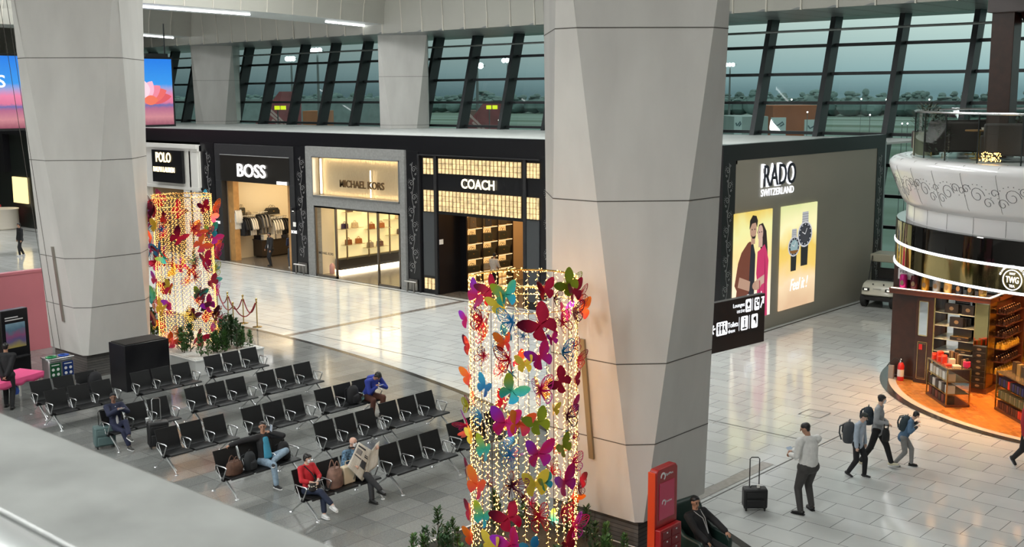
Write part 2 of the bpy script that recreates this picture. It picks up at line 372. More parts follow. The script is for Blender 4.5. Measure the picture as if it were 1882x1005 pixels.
# ---------------------------------------------------------------- ceiling
panel = mat('beige_ceiling_panel', (.38, .37, .33), .4, var=.04, vscale=.5)
soff = mat('grey_soffit', (.20, .215, .215), .28)
beamu = mat('light_soffit', (.50, .52, .50), .35)
m = MB(); m.add([(-105, 44, 11.41), (12, 44, 11.41), (12, wy(11.41)+.2, 11.41), (-105, wy(11.41)+.2, 11.41)], [(0, 3, 2, 1)])
m.box(-105, 12, 44.02, 52, 11.42, 11.5)
so = struct(m.build('ceiling_soffit', soff, smooth=False))
m = MB()
for i in range(74):
    x = -20.15-1.6167*53+1.6167*i
    m.add([(x-.02, 44.02, 11.405), (x+.02, 44.02, 11.405), (x+.02, 50, 11.405), (x-.02, 50, 11.405)], [(0, 3, 2, 1)])
m.build('soffit_joint', jointm, so, smooth=False)
# fascia of tall panels facing the hall, each leaf slightly lapped
m = MB(); j = MB()
for i in range(74):
    x = -20.15-1.6167*53+1.6167*i
    m.add([(x, 44, 11.41), (x+1.6167, 44.03, 11.41), (x+1.6167, 43.73, 15.9), (x, 43.7, 15.9)], [(0, 1, 2, 3)])
    j.box(x-.035, x+.035, 43.93, 44.01, 11.39, 12.2); j.add([(x-.03, 43.93, 12), (x+.03, 43.93, 12), (x+.03, 43.66, 15.9), (x-.03, 43.66, 15.9)], [(0, 1, 2, 3)])
fa = struct(m.build('ceiling_fascia', panel, smooth=False)); j.build('panel_rib', mat('panel_rib', (.55, .52, .46), .4), fa, smooth=False)
# beams over every row of pillars, rising gently away from the fascia
def beam(cx):
    ys = [44, 41, 36, 30, 20, 6]; zs = [11.93, 12.05, 12.20, 12.28, 12.35, 12.4]; u = MB(); sd = MB(); rb = MB(); hw = 1.6
    for i in range(5):
        ya, yb, za, zb = ys[i], ys[i+1], zs[i], zs[i+1]
        u.add([(cx-hw, ya, za), (cx+hw, ya, za), (cx+hw, yb, zb), (cx-hw, yb, zb)], [(0, 1, 2, 3)])
    m_ = len(ys)
    for s_ in (-1, 1):
        n_ = 24
        for k in range(n_):
            ya = 44-k*1.6; yb = ya-1.6
            def zz(y):
                for i in range(5):
                    if ys[i+1] <= y <= ys[i]: return zs[i]+(zs[i+1]-zs[i])*(ys[i]-y)/(ys[i]-ys[i+1])
                return zs[-1]
            xo = cx+s_*hw
            prof = [(0, zz), (.12, lambda y: zz(y)+.9), (.55, lambda y: zz(y)+2.2), (1.3, lambda y: 15.9)]
            for a_ in range(3):
                sd.add([(xo+s_*prof[a_][0], ya, prof[a_][1](ya)), (xo+s_*prof[a_][0], yb, prof[a_][1](yb)), (xo+s_*prof[a_+1][0], yb, prof[a_+1][1](yb)), (xo+s_*prof[a_+1][0], ya, prof[a_+1][1](ya))], [(0, 1, 2, 3)])
            rb.tube([(xo+s_*(p+.02), yb, q(yb)) for p, q in prof], .028, 4)
    o = struct(u.build('ceiling_beam', beamu, smooth=False)); sd.build('beam_side', panel, o, smooth=False); rb.build('panel_rib', MATS['panel_rib'], o, smooth=False)
    L = emis('ceiling_tube_light', (.95, 1, 1), 9)
    y = 43.3; k = 0
    spans = [(43.9, 42.0), (41.9, 41.1), (36.1, 34.9), (34.85, 33.6), (33.55, 32.3), (32.25, 31.0), (30.95, 29.7)] if cx > -60 else [(43.6, 42.1), (42.05, 40.6), (40.55, 39.1)]
    for a, b_ in spans:
        def zq(y):
            for i in range(5):
                if ys[i+1] <= y <= ys[i]: return zs[i]+(zs[i+1]-zs[i])*(ys[i]-y)/(ys[i]-ys[i+1])
        t_ = MB(); t_.tube([(cx, a, zq(a)-.04), (cx, b_, zq(b_)-.04)], .045, 6); ob = t_.build('linear_light', L)
        tag(ob, 'thin white linear light on the ceiling beam above the shop block', 'light', 'linear lights under the ceiling beams')
for cx in (-70.1, -50.7, -31.33, -11.95): beam(cx)
m = MB(); m.box(-108, 14, -10, 53, 15.9, 16.1); struct(m.build('ceiling', beamu, smooth=False))
# hall walls outside the picture, so that the hall is closed
hallw = mat('hall_wall', (.42, .40, .37), .6)
for nm, a in (('wall_left', (-105.4, -105, -12, 53, 0, 16)), ('wall_back', (-105, 25, -12.4, -12, 0, 16)), ('wall_right', (12, 12.4, -12, 53, 0, 16))):
    m = MB(); m.box(*a); struct(m.build(nm, hallw, smooth=False))

# ---------------------------------------------------------------- the shop block
m = MB(); m.box(-100, XR-.05, YF+.35, 48.25, 5.96, 6.04); m.build('ceiling_shop_roof_deck', mat('roof_deck', (.78, .80, .78), .5, var=.05, vscale=.6), smooth=False)['kind'] = 'structure'
m = MB(); m.box(-100, XR, YF-.0, YF+.4, 5.74, 6.36); m.box(-100, -71, YF, YF+.4, 3.4, 5.74); struct(m.build('wall_shop_fascia', blackm, smooth=False))
m = MB(); m.box(-100, XR-.2, 43.1, 43.4, 0, 5.96); struct(m.build('wall_shop_rear', blacks, smooth=False))
m = MB(); m.box(XR-.25, XR, 32.12, 42.62, 0.0, 5.86); struct(m.build('wall_end', mat('taupe_wall', (.40, .37, .30), .45, var=.03, vscale=.5), smooth=False))
m = MB(); m.box(XR-.25, XR+.02, 32.12, 42.62, 5.86, 6.37); m.box(XR-.25, XR+.02, 42.62, 43.35, 0, 6.37); e_ = struct(m.build('wall_end_frame', blackm, smooth=False))
m = MB(); m.box(XR-.9, XR+.02, 31.35, 32.12, 0, 6.37); c_ = struct(m.build('wall_corner_column', blackm, smooth=False))
fil = MB(); scroll(fil, FRONT((XR-.45, 31.345, 0)), 0, .5, 5.8, .22); fil.build('filigree', silver, c_, smooth=False)
fil = MB(); scroll(fil, SIDE((XR+.022, 31.7, 0)), 0, .5, 5.8, .22); fil.build('filigree', silver, c_, smooth=False)
fil = MB(); scroll(fil, SIDE((XR+.022, 42.95, 0)), 0, .3, 5.6, .2); fil.build('filigree', silver, e_, smooth=False)
m = MB(); m.box(XR, XR+.03, 43.3, 43.4, .1, 6.1); m.build('edge_trim', alu, e_)
# black filigree columns between the shops
for x0, x1 in ((-49.25, -48.1), (-41.75, -40.9), (-34.36, -33.66), (-27.15, -XR*0-26.3)):
    m = MB(); m.box(x0, x1, YF-.02, YF+.5, 0, 5.74); c_ = struct(m.build('wall_shop_column', blackm, smooth=False))
    fil = MB(); cx = (x0+x1)/2+.0; scroll(fil, FRONT((cx, YF-.022, 0)), 0, .75, 5.3, .26); fil.build('filigree', silver, c_, smooth=False)
    s = MB(); s.tube([(x0, YF-.25, .42), (x1, YF-.25, .42)], .035, 6); s.box(x0+.12, x0+.18, YF-.27, YF-.22, 0, .4); s.box(x1-.18, x1-.12, YF-.27, YF-.22, 0, .4)
    s.box(x0+.1, x1-.1, YF-.1, YF-.03, .05, .5)
    g_ = s.build('bumper_rail', mat('dull_chrome', (.4, .38, .36), .35, 1)); tag(g_, 'low metal bumper rail at the black column %s' % {-49.25: 'left of the clothing shop', -41.75: 'left of the grey stone front', -34.36: 'right of the grey stone front', -27.15: 'behind the near pillar'}[x0], 'rail')
m = MB(); m.box(-26.3, XR-.9, YF, YF+.4, 0, 5.74); struct(m.build('wall_shop_dark_front', blackm, smooth=False))
# ================================================================ shops
def F(px, py, Y=YF): v = AY(px, py, Y); return v.x, v.z
warmlight = (1, .78, .48)
cream = mat('cream_wall', (.80, .70, .52), .6); shopfloor = mat('shop_floor', (.13, .11, .09), .2, var=.15, vscale=2)
walnut = mat('walnut', (.28, .14, .05), .35, var=.25, vscale=3); oak = mat('light_oak', (.55, .30, .11), .4, var=.15, vscale=4)
leds = emis('warm_led', (1, .82, .55), 14); ledw = emis('white_led', (.95, .98, 1), 12)
lit_glass = glassmat('clear_glass', (.95, .96, .95), .06)
def room(nm, x0, x1, y0, y1, z1, wall, fl, cl=cream, left=True):
    for sd, q in (('left', (x0-.1, x0, y0, y1, 0, z1)), ('right', (x1, x1+.1, y0, y1, 0, z1)), ('rear', (x0, x1, y1, y1+.1, 0, z1))):
        if sd == 'left' and not left: continue
        struct(MB().box(*q).build('wall_shop_%s_%s' % (nm, sd), wall, smooth=False))
    m = MB(); m.box(x0-.1, x1+.1, y0, y1, z1, z1+.08); struct(m.build('ceiling_shop_%s' % nm, cl, smooth=False))
    m = MB(); m.add([(x0, YF-.02, .012), (x1, YF-.02, .012), (x1, y1, .012), (x0, y1, .012)], [(0, 1, 2, 3)]); struct(m.build('floor_shop_%s' % nm, fl, smooth=False))
room('clothing', -47.62, -41.9, YF+.26, 38.0, 4.15, cream, shopfloor)
room('accessories', -40.45, -34.75, YF+.3, 38.0, 3.6, cream, shopfloor)
room('leather', -32.62, -27.2, YF+.3, 39.5, 3.6, mat('tan_wall', (.62, .42, .22), .6), shopfloor)
area('clothing_shop_light', (-44.7, 34.8, 4.1), 4.5, 4.5, 210, warmlight); area('accessories_shop_light', (-37.6, 34.9, 3.55), 4.5, 4.5, 230, (1, .80, .50))
area('leather_shop_light', (-30, 35.6, 3.55), 4, 5, 170, (1, .72, .40))

# ---- white portico shop with the black square board
wp = mat('white_portico', (.74, .72, .68), .4)
x0, x1 = -57.0, -49.25
root = tag(MB().box(x0, x1, YF-.1, YF+.3, 3.35, 5.6).build('shop_front', wp, bevel=.01), 'white classical shop front with a black square sign board, beside the butterfly light column', 'shop front')
m = MB()
for a, b, c, d, e in ((x0, x1, YF-.28, 5.42, 5.62), (x0, x1, YF-.22, 5.3, 5.42), (x0, x1, YF-.2, 3.35, 3.5)): m.box(a, b, c, YF, d, e)
m.build('cornice', wp, root)
for a in (x0+.1, -54.9, -51.0+.3, x1-.85):
    m = MB(); m.box(a, a+.75, YF-.16, YF+.2, 0, 5.3); m.box(a-.04, a+.79, YF-.2, YF+.2, 0, .3); m.build('pilaster', wp, root, bevel=.01)
u0, w1 = F(289, 274); u1, w0 = F(347, 337)
m = MB(); m.box(u0, u1, YF-.34, YF-.2, w0, w1); sb = m.build('sign_board', blackm, root)
warmtxt = emis('warm_white_letters', (1, .80, .42), 3.2)
text('POLO', FRONT((u0+.42, YF-.345, w0+1.02)), 1.38, .50, warmtxt, sb, 'lettering', .03, .01)
text('RALPH LAUREN', FRONT((u0+.14, YF-.345, w0+.52)), 1.95, .26, warmtxt, sb, 'lettering', .03, .012)
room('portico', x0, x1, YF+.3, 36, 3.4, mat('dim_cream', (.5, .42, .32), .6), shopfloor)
area('portico_shop_light', (-53, 34, 3.3), 3, 3, 60, warmlight)

# ---- clothing shop
fr = MB(); xl, xr = F(394.8, 264)[0], -41.78; ol, orr = -47.5, -42.15
fr.box(xl, xr, YF-.06, YF+.25, 3.95, 5.72); fr.box(xl, ol, YF-.06, YF+.25, 0, 3.95); fr.box(orr, xr, YF-.06, YF+.25, 0, 3.95)
root = tag(fr.build('shop_front', charcoal, bevel=.008), 'charcoal framed clothing shop front with big white glowing letters over a wide opening', 'shop front')
m = MB(); bl, bt = F(406, 284); br, _ = F(533, 292); m.box(bl, br, YF-.075, YF-.06, 3.97, bt); m.build('fascia_board', mat('black_brown_board', (.012, .010, .008), .35), root, smooth=False)
m = MB(); m.box(bl, br, YF-.09, YF-.06, bt, bt+.035); m.build('trim_line', silver, root)
wt = emis('white_letters', (1, .97, .92), 3); u, w = F(440, 324); u2, w2 = F(491, 300)
text('BOSS', FRONT((u, YF-.1, w)), u2-u, .62, wt, root, 'lettering', .03, .016)
u, w = F(513, 338); text('EVERYONE', FRONT((u, YF-.1, w-.02)), .72, .14, wt, root, 'lettering', .04, .0)
for a, q in ((398.5, 410), (538, 428)):
    u, w = F(a, q); text('BOSS', FRONT((u+.02, YF-.075, w)), .40, .14, mat('white_small_letters', (.7, .7, .7), .5, 0, (.8, .8, .8), .8), root, 'small_lettering', .02, .02)
for a, q, nm in ((399, 372, 'left of'), (543, 384, 'right of')):
    u, w = F(a, q); m = MB(); m.cbox((u, YF-.16, w), (.12, .2, .16)); o = m.build('wall_lamp', charcoal)
    s = MB(); s.disc((u, YF-.18, w-.085), .05, 10, False); s.build('bulb', emis('spot', (1, .9, .7), 40), o)
    tag(o, 'small dark wall lamp %s the clothing shop opening' % nm, 'wall lamp')
    l = bpy.data.lights.new('wall_lamp_spot', 'SPOT'); l.energy = 12; l.spot_size = radians(50); l.color = warmlight; lo = bpy.data.objects.new('wall_lamp_spot', l); COL.objects.link(lo); lo.location = (u, YF-.2, w-.12)
m = MB(); u, w = F(544, 412); m.cbox((u, YF-.08, w), (.2, .02, .2)); tag(m.build('notice', mat('white_paper', (.8, .8, .78), .6)), 'small white notice on the charcoal jamb of the clothing shop', 'notice')
for a, b in ((ol, ol+.42), (orr-.62, orr)):
    m = MB(); m.box(a, b, YF+.3, YF+.62, 0, 3.95); struct(m.build('trim_wood_post', oak, smooth=False))
# goods
def garment(nm, col, label, grp, w=.5, h=.75, th=.10, cat='shirt', trousers=False):
    r = thing(nm, label, cat, group=grp); m = MB()
    body = [(-w*.42, 0), (-w*.44, h*.78), (-w*.5, h*.55), (-w*.68, h*.30), (-w*.80, h*.38), (-w*.62, h*.80), (-w*.42, h*.96), (-w*.16, h), (0, h*.95), (w*.16, h), (w*.42, h*.96), (w*.62, h*.80), (w*.80, h*.38), (w*.68, h*.30), (w*.5, h*.55), (w*.44, h*.78), (w*.42, 0)]
    m.prism(body, lambda u, v, q: Vector((u, q-th/2, v)), th); m.build('cloth', mat('cloth_'+nm+str(round(col[0]*100))+str(round(col[2]*100)), col, .85, bump=.4, vscale=9), r, bevel=.02)
    k = MB(); k.tube([(-w*.4, 0, h*.95), (0, 0, h*1.06), (w*.4, 0, h*.95)], .008, 6); k.tube([(0, 0, h*1.06), (.01, 0, h*1.12), (.04, 0, h*1.15), (.03, 0, h*1.19)], .006, 6); k.build('hanger', chrome, r)
    return r
def rail_row(x0, x1, y, z, cols, grp, labels, rz=pi/2*.9, h=.75, w=.5, pole=True, mats_axis='x'):
    if pole:
        k = MB(); k.tube([(x0, y, z+.9*h+.2), (x1, y, z+.9*h+.2)] if mats_axis == 'x' else [(y, x0, z+.9*h+.2), (y, x1, z+.9*h+.2)], .015, 8)
        for e in (x0, x1): k.tube([(e, y, z+.9*h+.2), (e, y+.35, z+.9*h+.2)] if mats_axis == 'x' else [(y, e, z+.9*h+.2), (y-.35, e, z+.9*h+.2)], .012, 6)
        tag(k.build('clothes_rail', chrome), 'chrome wall rail carrying %s' % grp, 'clothes rail')
    n = len(cols)
    for i, c in enumerate(cols):
        t = (i+.5)/n; a = x0+(x1-x0)*t
        g = garment('hanging_shirt', c, labels(i, c), grp, w, h); g.location = (a, y, z) if mats_axis == 'x' else (y, a, z); g.rotation_euler = (0, 0, rz)
dk = (.012, .012, .014); lt = (.75, .72, .66); gy = (.20, .19, .18)
XW = -47.5
nmcol = lambda c: 'black' if c[0] < .05 else ('white' if c[0] > .5 else 'grey')
# left wall: pale trousers, dark and white shirts (they hang from rails fixed to the left wall)
rail_row(AX(429, 410, -47.2).y, AX(441, 410, -47.2).y, XW+.32, 1.55, [lt, lt, (.8, .78, .74), lt], 'long pale garments on the left wall of the clothing shop', lambda i, c: 'long off-white garment on the nearest rail of the clothing shop', 0.1, .95, .3, mats_axis='y')
rail_row(AX(443, 430, -47.1).y, AX(470, 430, -47.1).y, XW+.45, 1.2, [dk, dk, dk, lt, lt, (.7, .66, .6), dk], 'dark and pale shirts on the middle rail', lambda i, c: '%s shirt on the middle rail of the clothing shop' % nmcol(c), 0.15, .85, .5, mats_axis='y')
# further along the left wall
WL = -47.55
def WP(px, py, dx=.3): return AX(px, py, WL+dx)
a_, b_ = WP(470, 412), WP(488, 412)
rail_row(a_.y, b_.y, WL+.5, WP(479, 428).z, [gy, (.3, .28, .26), gy], 'grey jackets high on the left wall', lambda i, c: 'grey jacket on the high rail of the clothing shop', .1, .95, .5, mats_axis='y')
a_, b_ = WP(492, 420), WP(523, 418)
rail_row(a_.y, b_.y, WL+.5, WP(505, 431).z, [lt, lt, (.6, .57, .5), lt, dk, dk, dk], 'shirts on the far rail', lambda i, c: '%s shirt on the far rail of the clothing shop' % nmcol(c), .1, .8, .5, mats_axis='y')
for (p0, p1, py, nm) in ((438, 463, 397.5, 'upper near'), (440, 462, 411, 'lower near'), (486, 513, 395, 'upper far'), (490, 517, 405, 'lower far')):
    q0, q1 = WP(p0, py), WP(p1, py); m = MB(); m.box(WL-.05, WL+.42, q0.y, q1.y, q0.z-.03, q0.z); tag(m.build('wall_shelf', mat('grey_shelf', (.3, .28, .25), .4), bevel=.004), '%s grey shelf on the left wall of the clothing shop' % nm, 'shelf')
def handbag(col, label, grp, w=.34, h=.26, d=.14, kind=0, nm='handbag', hm=None, cat='handbag'):
    r = thing(nm, label, cat, group=grp); m = MB()
    m.prism([(-w*.5, 0), (w*.5, 0), (w*.46, h*.9), (w*.40, h), (-w*.40, h), (-w*.46, h*.9)] if kind != 1 else [(-w*.5, .02), (-w*.44, 0), (w*.44, 0), (w*.5, .02), (w*.5, h*.6), (w*.36, h), (-w*.36, h), (-w*.5, h*.6)], lambda u, v, q: Vector((u, q-d/2, v)), d)
    lm = mat('leather_%d_%d_%d' % tuple(int(c*99) for c in col), col, .4, bump=.2, vscale=30); m.build('body', lm, r, bevel=.018)
    k = MB()
    for s in (-1, 1): k.tube([(-w*.22+w*.44*i/8, s*d*.3, h*.95+sin(pi*i/8)*h*.42) for i in range(9)], .009, 6)
    k.build('handle', hm or lm, r)
    f = MB(); f.cbox((0, -d/2-.006, h*.55), (w*.09, .012, h*.10)); f.build('clasp', gold, r)
    return r
def put(o, x, y, z, rz=0): o.location = (x, y, z); o.rotation_euler = (0, 0, rz); return o
def onshelf(o, px, py): q = WP(px, py, .2); return put(o, q.x, q.y, WP(438, 397.5).z if py == 397.5 else q.z, pi/2)
onshelf(handbag((.012, .012, .012), 'large black holdall on the upper far shelf of the clothing shop', None, .75, .36, .3, 1), 500, 394.6)
onshelf(handbag((.05, .045, .03), 'upright dark bag on the upper near shelf of the clothing shop', None, .36, .42, .2), 444, 397.1)
onshelf(handbag((.02, .02, .02), 'low dark bag on the lower near shelf of the clothing shop', None, .6, .22, .25, 1), 450, 410.6)
onshelf(handbag((.3, .25, .18), 'small tan bag on the upper near shelf of the clothing shop', None, .26, .2, .14), 457, 397.1)
for px_ in (499, 512):
    q = WP(px_, 404.6, .2); m = MB(); m.box(q.x-.15, q.x+.15, q.y-.18, q.y+.18, q.z, q.z+.2); k = m.build('folded_cloth', mat('white_cloth', (.75, .73, .68), .9, bump=.3), bevel=.03); tag(k, 'folded white cloth on the lower far shelf of the clothing shop', 'folded cloth', 'folded cloths on the clothing shop shelf')
# display table with folded clothes
tx0, ty0 = G(479, 474.7).x, G(479, 474.7).y
T = thing('display_table', 'dark square display table covered with folded clothes inside the clothing shop', 'table', (tx0-.55, ty0+1.2, 0))
m = MB(); m.box(-.28, .55, -1.1, 1.3, .06, .86); m.build('cabinet_body', mat('dark_brown_panel', (.03, .02, .014), .4), T, bevel=.01)
m = MB(); m.box(-.32, .6, -1.15, 1.35, .86, .9); m.build('table_top', charcoal, T, bevel=.005)
cols = [(.75, .7, .6), (.03, .03, .03), (.45, .36, .25), (.65, .62, .55), (.02, .02, .03), (.5, .45, .4)]
rr_ = random.Random(3)
for i in range(3):
    for j_ in range(6):
        c = cols[rr_.randrange(6)]; m = MB(); hh = .12+.16*rr_.random()
        for k_ in range(3): m.cbox((0, 0, hh/3*(k_+.5)), (.26+.02*rr_.random(), .30, hh/3*.92), rr_.uniform(-.08, .08))
        o = m.build('folded_shirt', mat('cloth_fold_%d' % cols.index(c), c, .9, bump=.4, vscale=12), bevel=.012); o.location = (tx0-.66+i*.33, ty0+.30+j_*.38, .9)
        tag(o, 'folded shirt lying on the dark display table in the clothing shop', 'folded shirt', 'folded shirts on the display table')

# ---- grey stone front with the lit metal mesh box
stone = brickmat('grey_stone', (.27, .27, .265), (.25, .25, .245), (.23, .23, .22), 6, .07, 0, .002, .5, spec=.3, speck=.12, sscale=12, rot=(radians(90), 0, 0))
xl, xr = -40.84, -34.40; lx0, lz1 = F(577, 287); lx1, _ = F(737, 293); lz0 = F(578, 359.5)[1]; dx0, dz1 = F(580, 377); dx1, _ = F(736.5, 390)
m = MB(); m.box(xl, lx0, YF-.12, YF+.3, 0, 5.78); m.box(lx1, xr, YF-.12, YF+.3, 0, 5.78); m.box(lx0, lx1, YF-.12, YF+.3, lz1, 5.78); m.box(lx0, lx1, YF-.12, YF+.3, dz1, lz0)
root = tag(m.build('shop_front', stone, smooth=False), 'grey stone shop front with a glowing rippled metal box above glass doors', 'shop front')
# rippled backlit mesh
rip = bpy.data.materials.new('rippled_metal_mesh'); rip.use_nodes = True; nt = rip.node_tree; b = nt.nodes['Principled BSDF']
t = nt.nodes.new('ShaderNodeTexCoord'); mpn = nt.nodes.new('ShaderNodeMapping'); mpn.inputs['Scale'].default_value = (16, 16, 3.2); nz = nt.nodes.new('ShaderNodeTexNoise'); nz.inputs['Detail'].default_value = 4; nz.inputs['Scale'].default_value = 1
nt.links.new(t.outputs['Object'], mpn.inputs[0]); nt.links.new(mpn.outputs[0], nz.inputs[0]); bp = nt.nodes.new('ShaderNodeBump'); bp.inputs['Strength'].default_value = 1; bp.inputs['Distance'].default_value = .05
nt.links.new(nz.outputs['Fac'], bp.inputs['Height']); nt.links.new(bp.outputs[0], b.inputs['Normal'])
b.inputs['Base Color'].default_value = (.75, .60, .38, 1); b.inputs['Metallic'].default_value = .75; b.inputs['Roughness'].default_value = .38
m = MB(); m.add([(lx0, YF+.25, lz0), (lx1, YF+.25, lz0), (lx1, YF+.25, lz1), (lx0, YF+.25, lz1)], [(0, 1, 2, 3)]); m.build('rippled_panel', rip, root, smooth=False)
fm = MB()
for a in ((lx0, lx1, lz1-.04, lz1), (lx0, lx1, lz0, lz0+.05), (lx0, lx0+.04, lz0, lz1), (lx1-.04, lx1, lz0, lz1)): fm.box(a[0], a[1], YF-.15, YF+.2, a[2], a[3])
fm.build('box_frame', alu, root, smooth=False)
led = MB(); led.box(lx0+.25, lx0+.32, YF+.1, YF+.16, lz0+.1, lz1-.1); led.box(lx1-.10, lx1-.04, YF+.0, YF+.06, lz0+.1, lz1-.1)
xm = F(677, 330)[0]; led.box(xm-.02, xm+.02, YF+.1, YF+.14, lz0+.1, lz1-.5); led.build('led_strip', emis('box_led', (1, .84, .58), 4), root, smooth=False)
gt = mat('bronze_letters', (.16, .10, .05), .35, .6); u, w = F(625, 336); u2, w2 = F(706, 341)
text('MICHAEL KORS', FRONT((u, YF+.02, w-.18)), u2-u, .32, gt, root, 'lettering', .05, .01)
for (x_, y_) in ((lx0+.3, 0), ): pass
area('mesh_box_light', ((lx0+lx1)/2, YF+.02, lz1-.1), lx1-lx0-.5, .1, 16, warmlight, (radians(25), 0, 0)); area('mesh_box_light', ((lx0+lx1)/2, YF+.02, lz0+.1), lx1-lx0-.5, .1, 9, warmlight, (radians(155), 0, 0))
# doors: fixed glass panes at both sides, open in the middle
ga, gb = F(622, 500)[0], F(697, 500)[0]; dm = mat('bronze_frame', (.22, .19, .16), .3, .9)
for nm, a, b_ in (('left', dx0, ga), ('right', gb, dx1)):
    m = MB()
    for q in ((a, a+.06, 0, dz1), (b_-.07, b_, 0, dz1), (a, b_, dz1-.07, dz1), (a, b_, 0, .1)): m.box(q[0], q[1], YF-.08, YF+.02, q[2], q[3])
    o = m.build('glass_door', dm, smooth=False); tag(o, 'bronze framed glass door leaf on the %s of the grey stone shop entrance' % nm, 'door')
    m = MB(); m.add([(a+.06, YF-.03, .1), (b_-.07, YF-.03, .1), (b_-.07, YF-.03, dz1-.07), (a+.06, YF-.03, dz1-.07)], [(0, 1, 2, 3)]); m.build('pane', lit_glass, o, smooth=False)
    if nm == 'left':
        text('MICHAEL KORS', FRONT((a+.2, YF-.05, 1.02)), 1.0, .11, charcoal, o, 'lettering', .005, .01)
m = MB(); m.box(dx0, dx1, YF-.08, YF+.02, dz1-.08, dz1); tag(m.build('door_header', dm, smooth=False), 'bronze header bar above the grey stone shop entrance', 'door frame')
m = MB(); m.lathe([(0, .05), (.1, .05), (.12, .12), (.12, .42), (.06, .52), (0, .54)], (dx0+.35, YF+.55, 0), 14); tag(m.build('round_bin', mat('pink_ceramic', (.7, .35, .30), .4)), 'small pink round bin behind the left glass door', 'bin')
# left wall niche, glowing, with shelves and bags
NX = -40.4
m = MB(); m.box(NX, NX+.35, 32.9, 37.9, .14, .62); m.build('niche_base', blacks).__setitem__('kind', 'structure')
m = MB(); m.box(NX, NX+.02, 32.9, 37.9, .65, 3.2); struct(m.build('wall_niche', mat('glowing_cream', (.9, .80, .5), .6, 0, (1, .85, .42), .55), smooth=False))
m = MB(); m.box(NX, NX+.4, 32.9, 37.9, .05, .12); m.box(NX+.05, NX+.12, 33, 37.9, 3.22, 3.28); struct(m.build('trim_niche_light', leds, smooth=False))
for i, y_ in enumerate((33.3, 34.6, 35.9, 37.3)):
    m = MB(); m.box(NX+.35, NX+.40, y_-.03, y_+.03, .6, 3.3); tag(m.build('shelf_post', dm), 'thin bronze post of the glowing handbag niche', 'shelf post', 'bronze posts of the handbag niche')
bagcols = [(.25, .08, .02), (.35, .12, .03), (.05, .03, .08), (.55, .42, .25), (.1, .06, .04), (.6, .5, .35), (.3, .25, .2), (.12, .05, .03)]
k_ = 0
for (y0_, y1_, z_) in ((33.2, 34.4, 1.25), (33.0, 34.3, 2.0), (33.3, 34.6, 2.75), (34.5, 35.8, 1.0), (34.6, 36.0, 1.85), (34.8, 36.1, 2.6), (35.9, 37.6, 1.45), (35.8, 37.5, 2.2)):
    m = MB(); m.box(NX+.05, NX+.42, y0_, y1_, z_-.02, z_); sh = tag(m.build('glass_shelf', mat('pale_shelf', (.5, .45, .3), .2)), 'thin %s shelf in the %s part of the glowing handbag niche' % ('low' if z_ < 1.5 else 'middle' if z_ < 2.1 else 'high', 'near' if y0_ < 34 else 'middle' if y0_ < 35.5 else 'far'), 'shelf', 'shelves of the glowing handbag niche')
    for q in range(1 if y0_ > 35.5 else 2):
        c = bagcols[k_ % 8]; k_ += 1
        put(handbag(c, '%s handbag on the %s %s shelf of the glowing niche' % ('reddish brown' if c[0] > .2 and c[2] < .06 else 'tan' if c[0] > .2 else 'dark', 'low' if z_ < 1.5 else 'middle' if z_ < 2.1 else 'high', 'near' if y0_ < 34 else 'middle' if y0_ < 35.5 else 'far'), 'handbags in the glowing niche', .34, .24, .13), NX+.24, y0_+.3+q*.6+(.5 if y0_ > 35.5 else 0), z_, pi/2*.85)
# wooden display wall at the right with shoes and bags
DXl, DXr = F(694, 450)[0]-.15, -34.8
m = MB(); m.box(DXl, DXl+.95, 33.4, 33.9, 0.02, .95); o = tag(m.build('display_cabinet', walnut, bevel=.01), 'low walnut cabinet in the entrance of the grey stone shop', 'cabinet')
LV = {1.3: 'lowest', 1.85: 'second', 2.4: 'third', 2.95: 'top'}
SW = thing('shoe_display_wall', 'walnut display wall with glowing uprights behind the grey stone shop entrance', 'display wall')
m = MB(); m.box(DXl, DXr, 34.6, 34.7, 0.02, 3.55); m.build('back_panel', walnut, SW, smooth=False)
for i in range(3):
    x_ = DXl+.08+i*.78
    m = MB(); m.box(x_, x_+.16, 34.52, 34.6, 1.0, 3.4); m.build('light_panel', emis('cream_panel_glow', (1, .85, .62), 2.2), SW)
    for z_ in (1.3, 1.85, 2.4, 2.95):
        m = MB(); m.box(x_+.18, x_+.62, 34.3, 34.60, z_-.02, z_); tag(m.build('shoe_shelf', mat('pale_shelf', (.5, .45, .3), .2)), 'short pale shelf, %s row of the walnut display wall' % LV[z_], 'shelf', 'short shelves on the walnut display wall')
        c = bagcols[(i*3+int(z_*2)) % 8]
        if (i+int(z_*2)) % 2:
            put(handbag(c, 'small handbag, %s row of the walnut display wall' % LV[z_], 'handbags on the walnut wall', .28, .22, .12), x_+.4, 34.43, z_, .2)
        else:
            s = MB()
            for q in (-.06, .06): s.tube([(x_+.28, 34.43+q, z_+.09), (x_+.34, 34.43+q, z_+.06), (x_+.42, 34.43+q, z_+.03), (x_+.52, 34.43+q, z_+.025)], [.02, .028, .03, .015], 8); s.cyl((x_+.29, 34.43+q, z_), (x_+.29, 34.43+q, z_+.06), .008)
            tag(s.build('shoe_pair', mat('shoe_leather', (.4, .22, .1), .35)), 'pair of heeled shoes, %s row of the walnut display wall' % LV[z_], 'shoes', 'shoes on the walnut wall')
m = MB(); m.box(DXl+1.12, DXl+1.42, 33.0, 33.35, 0.02, 1.55); m.build('display_plinth', blacks); tag(bpy.data.objects['display_plinth'], 'tall black display plinth behind the right glass door', 'plinth')
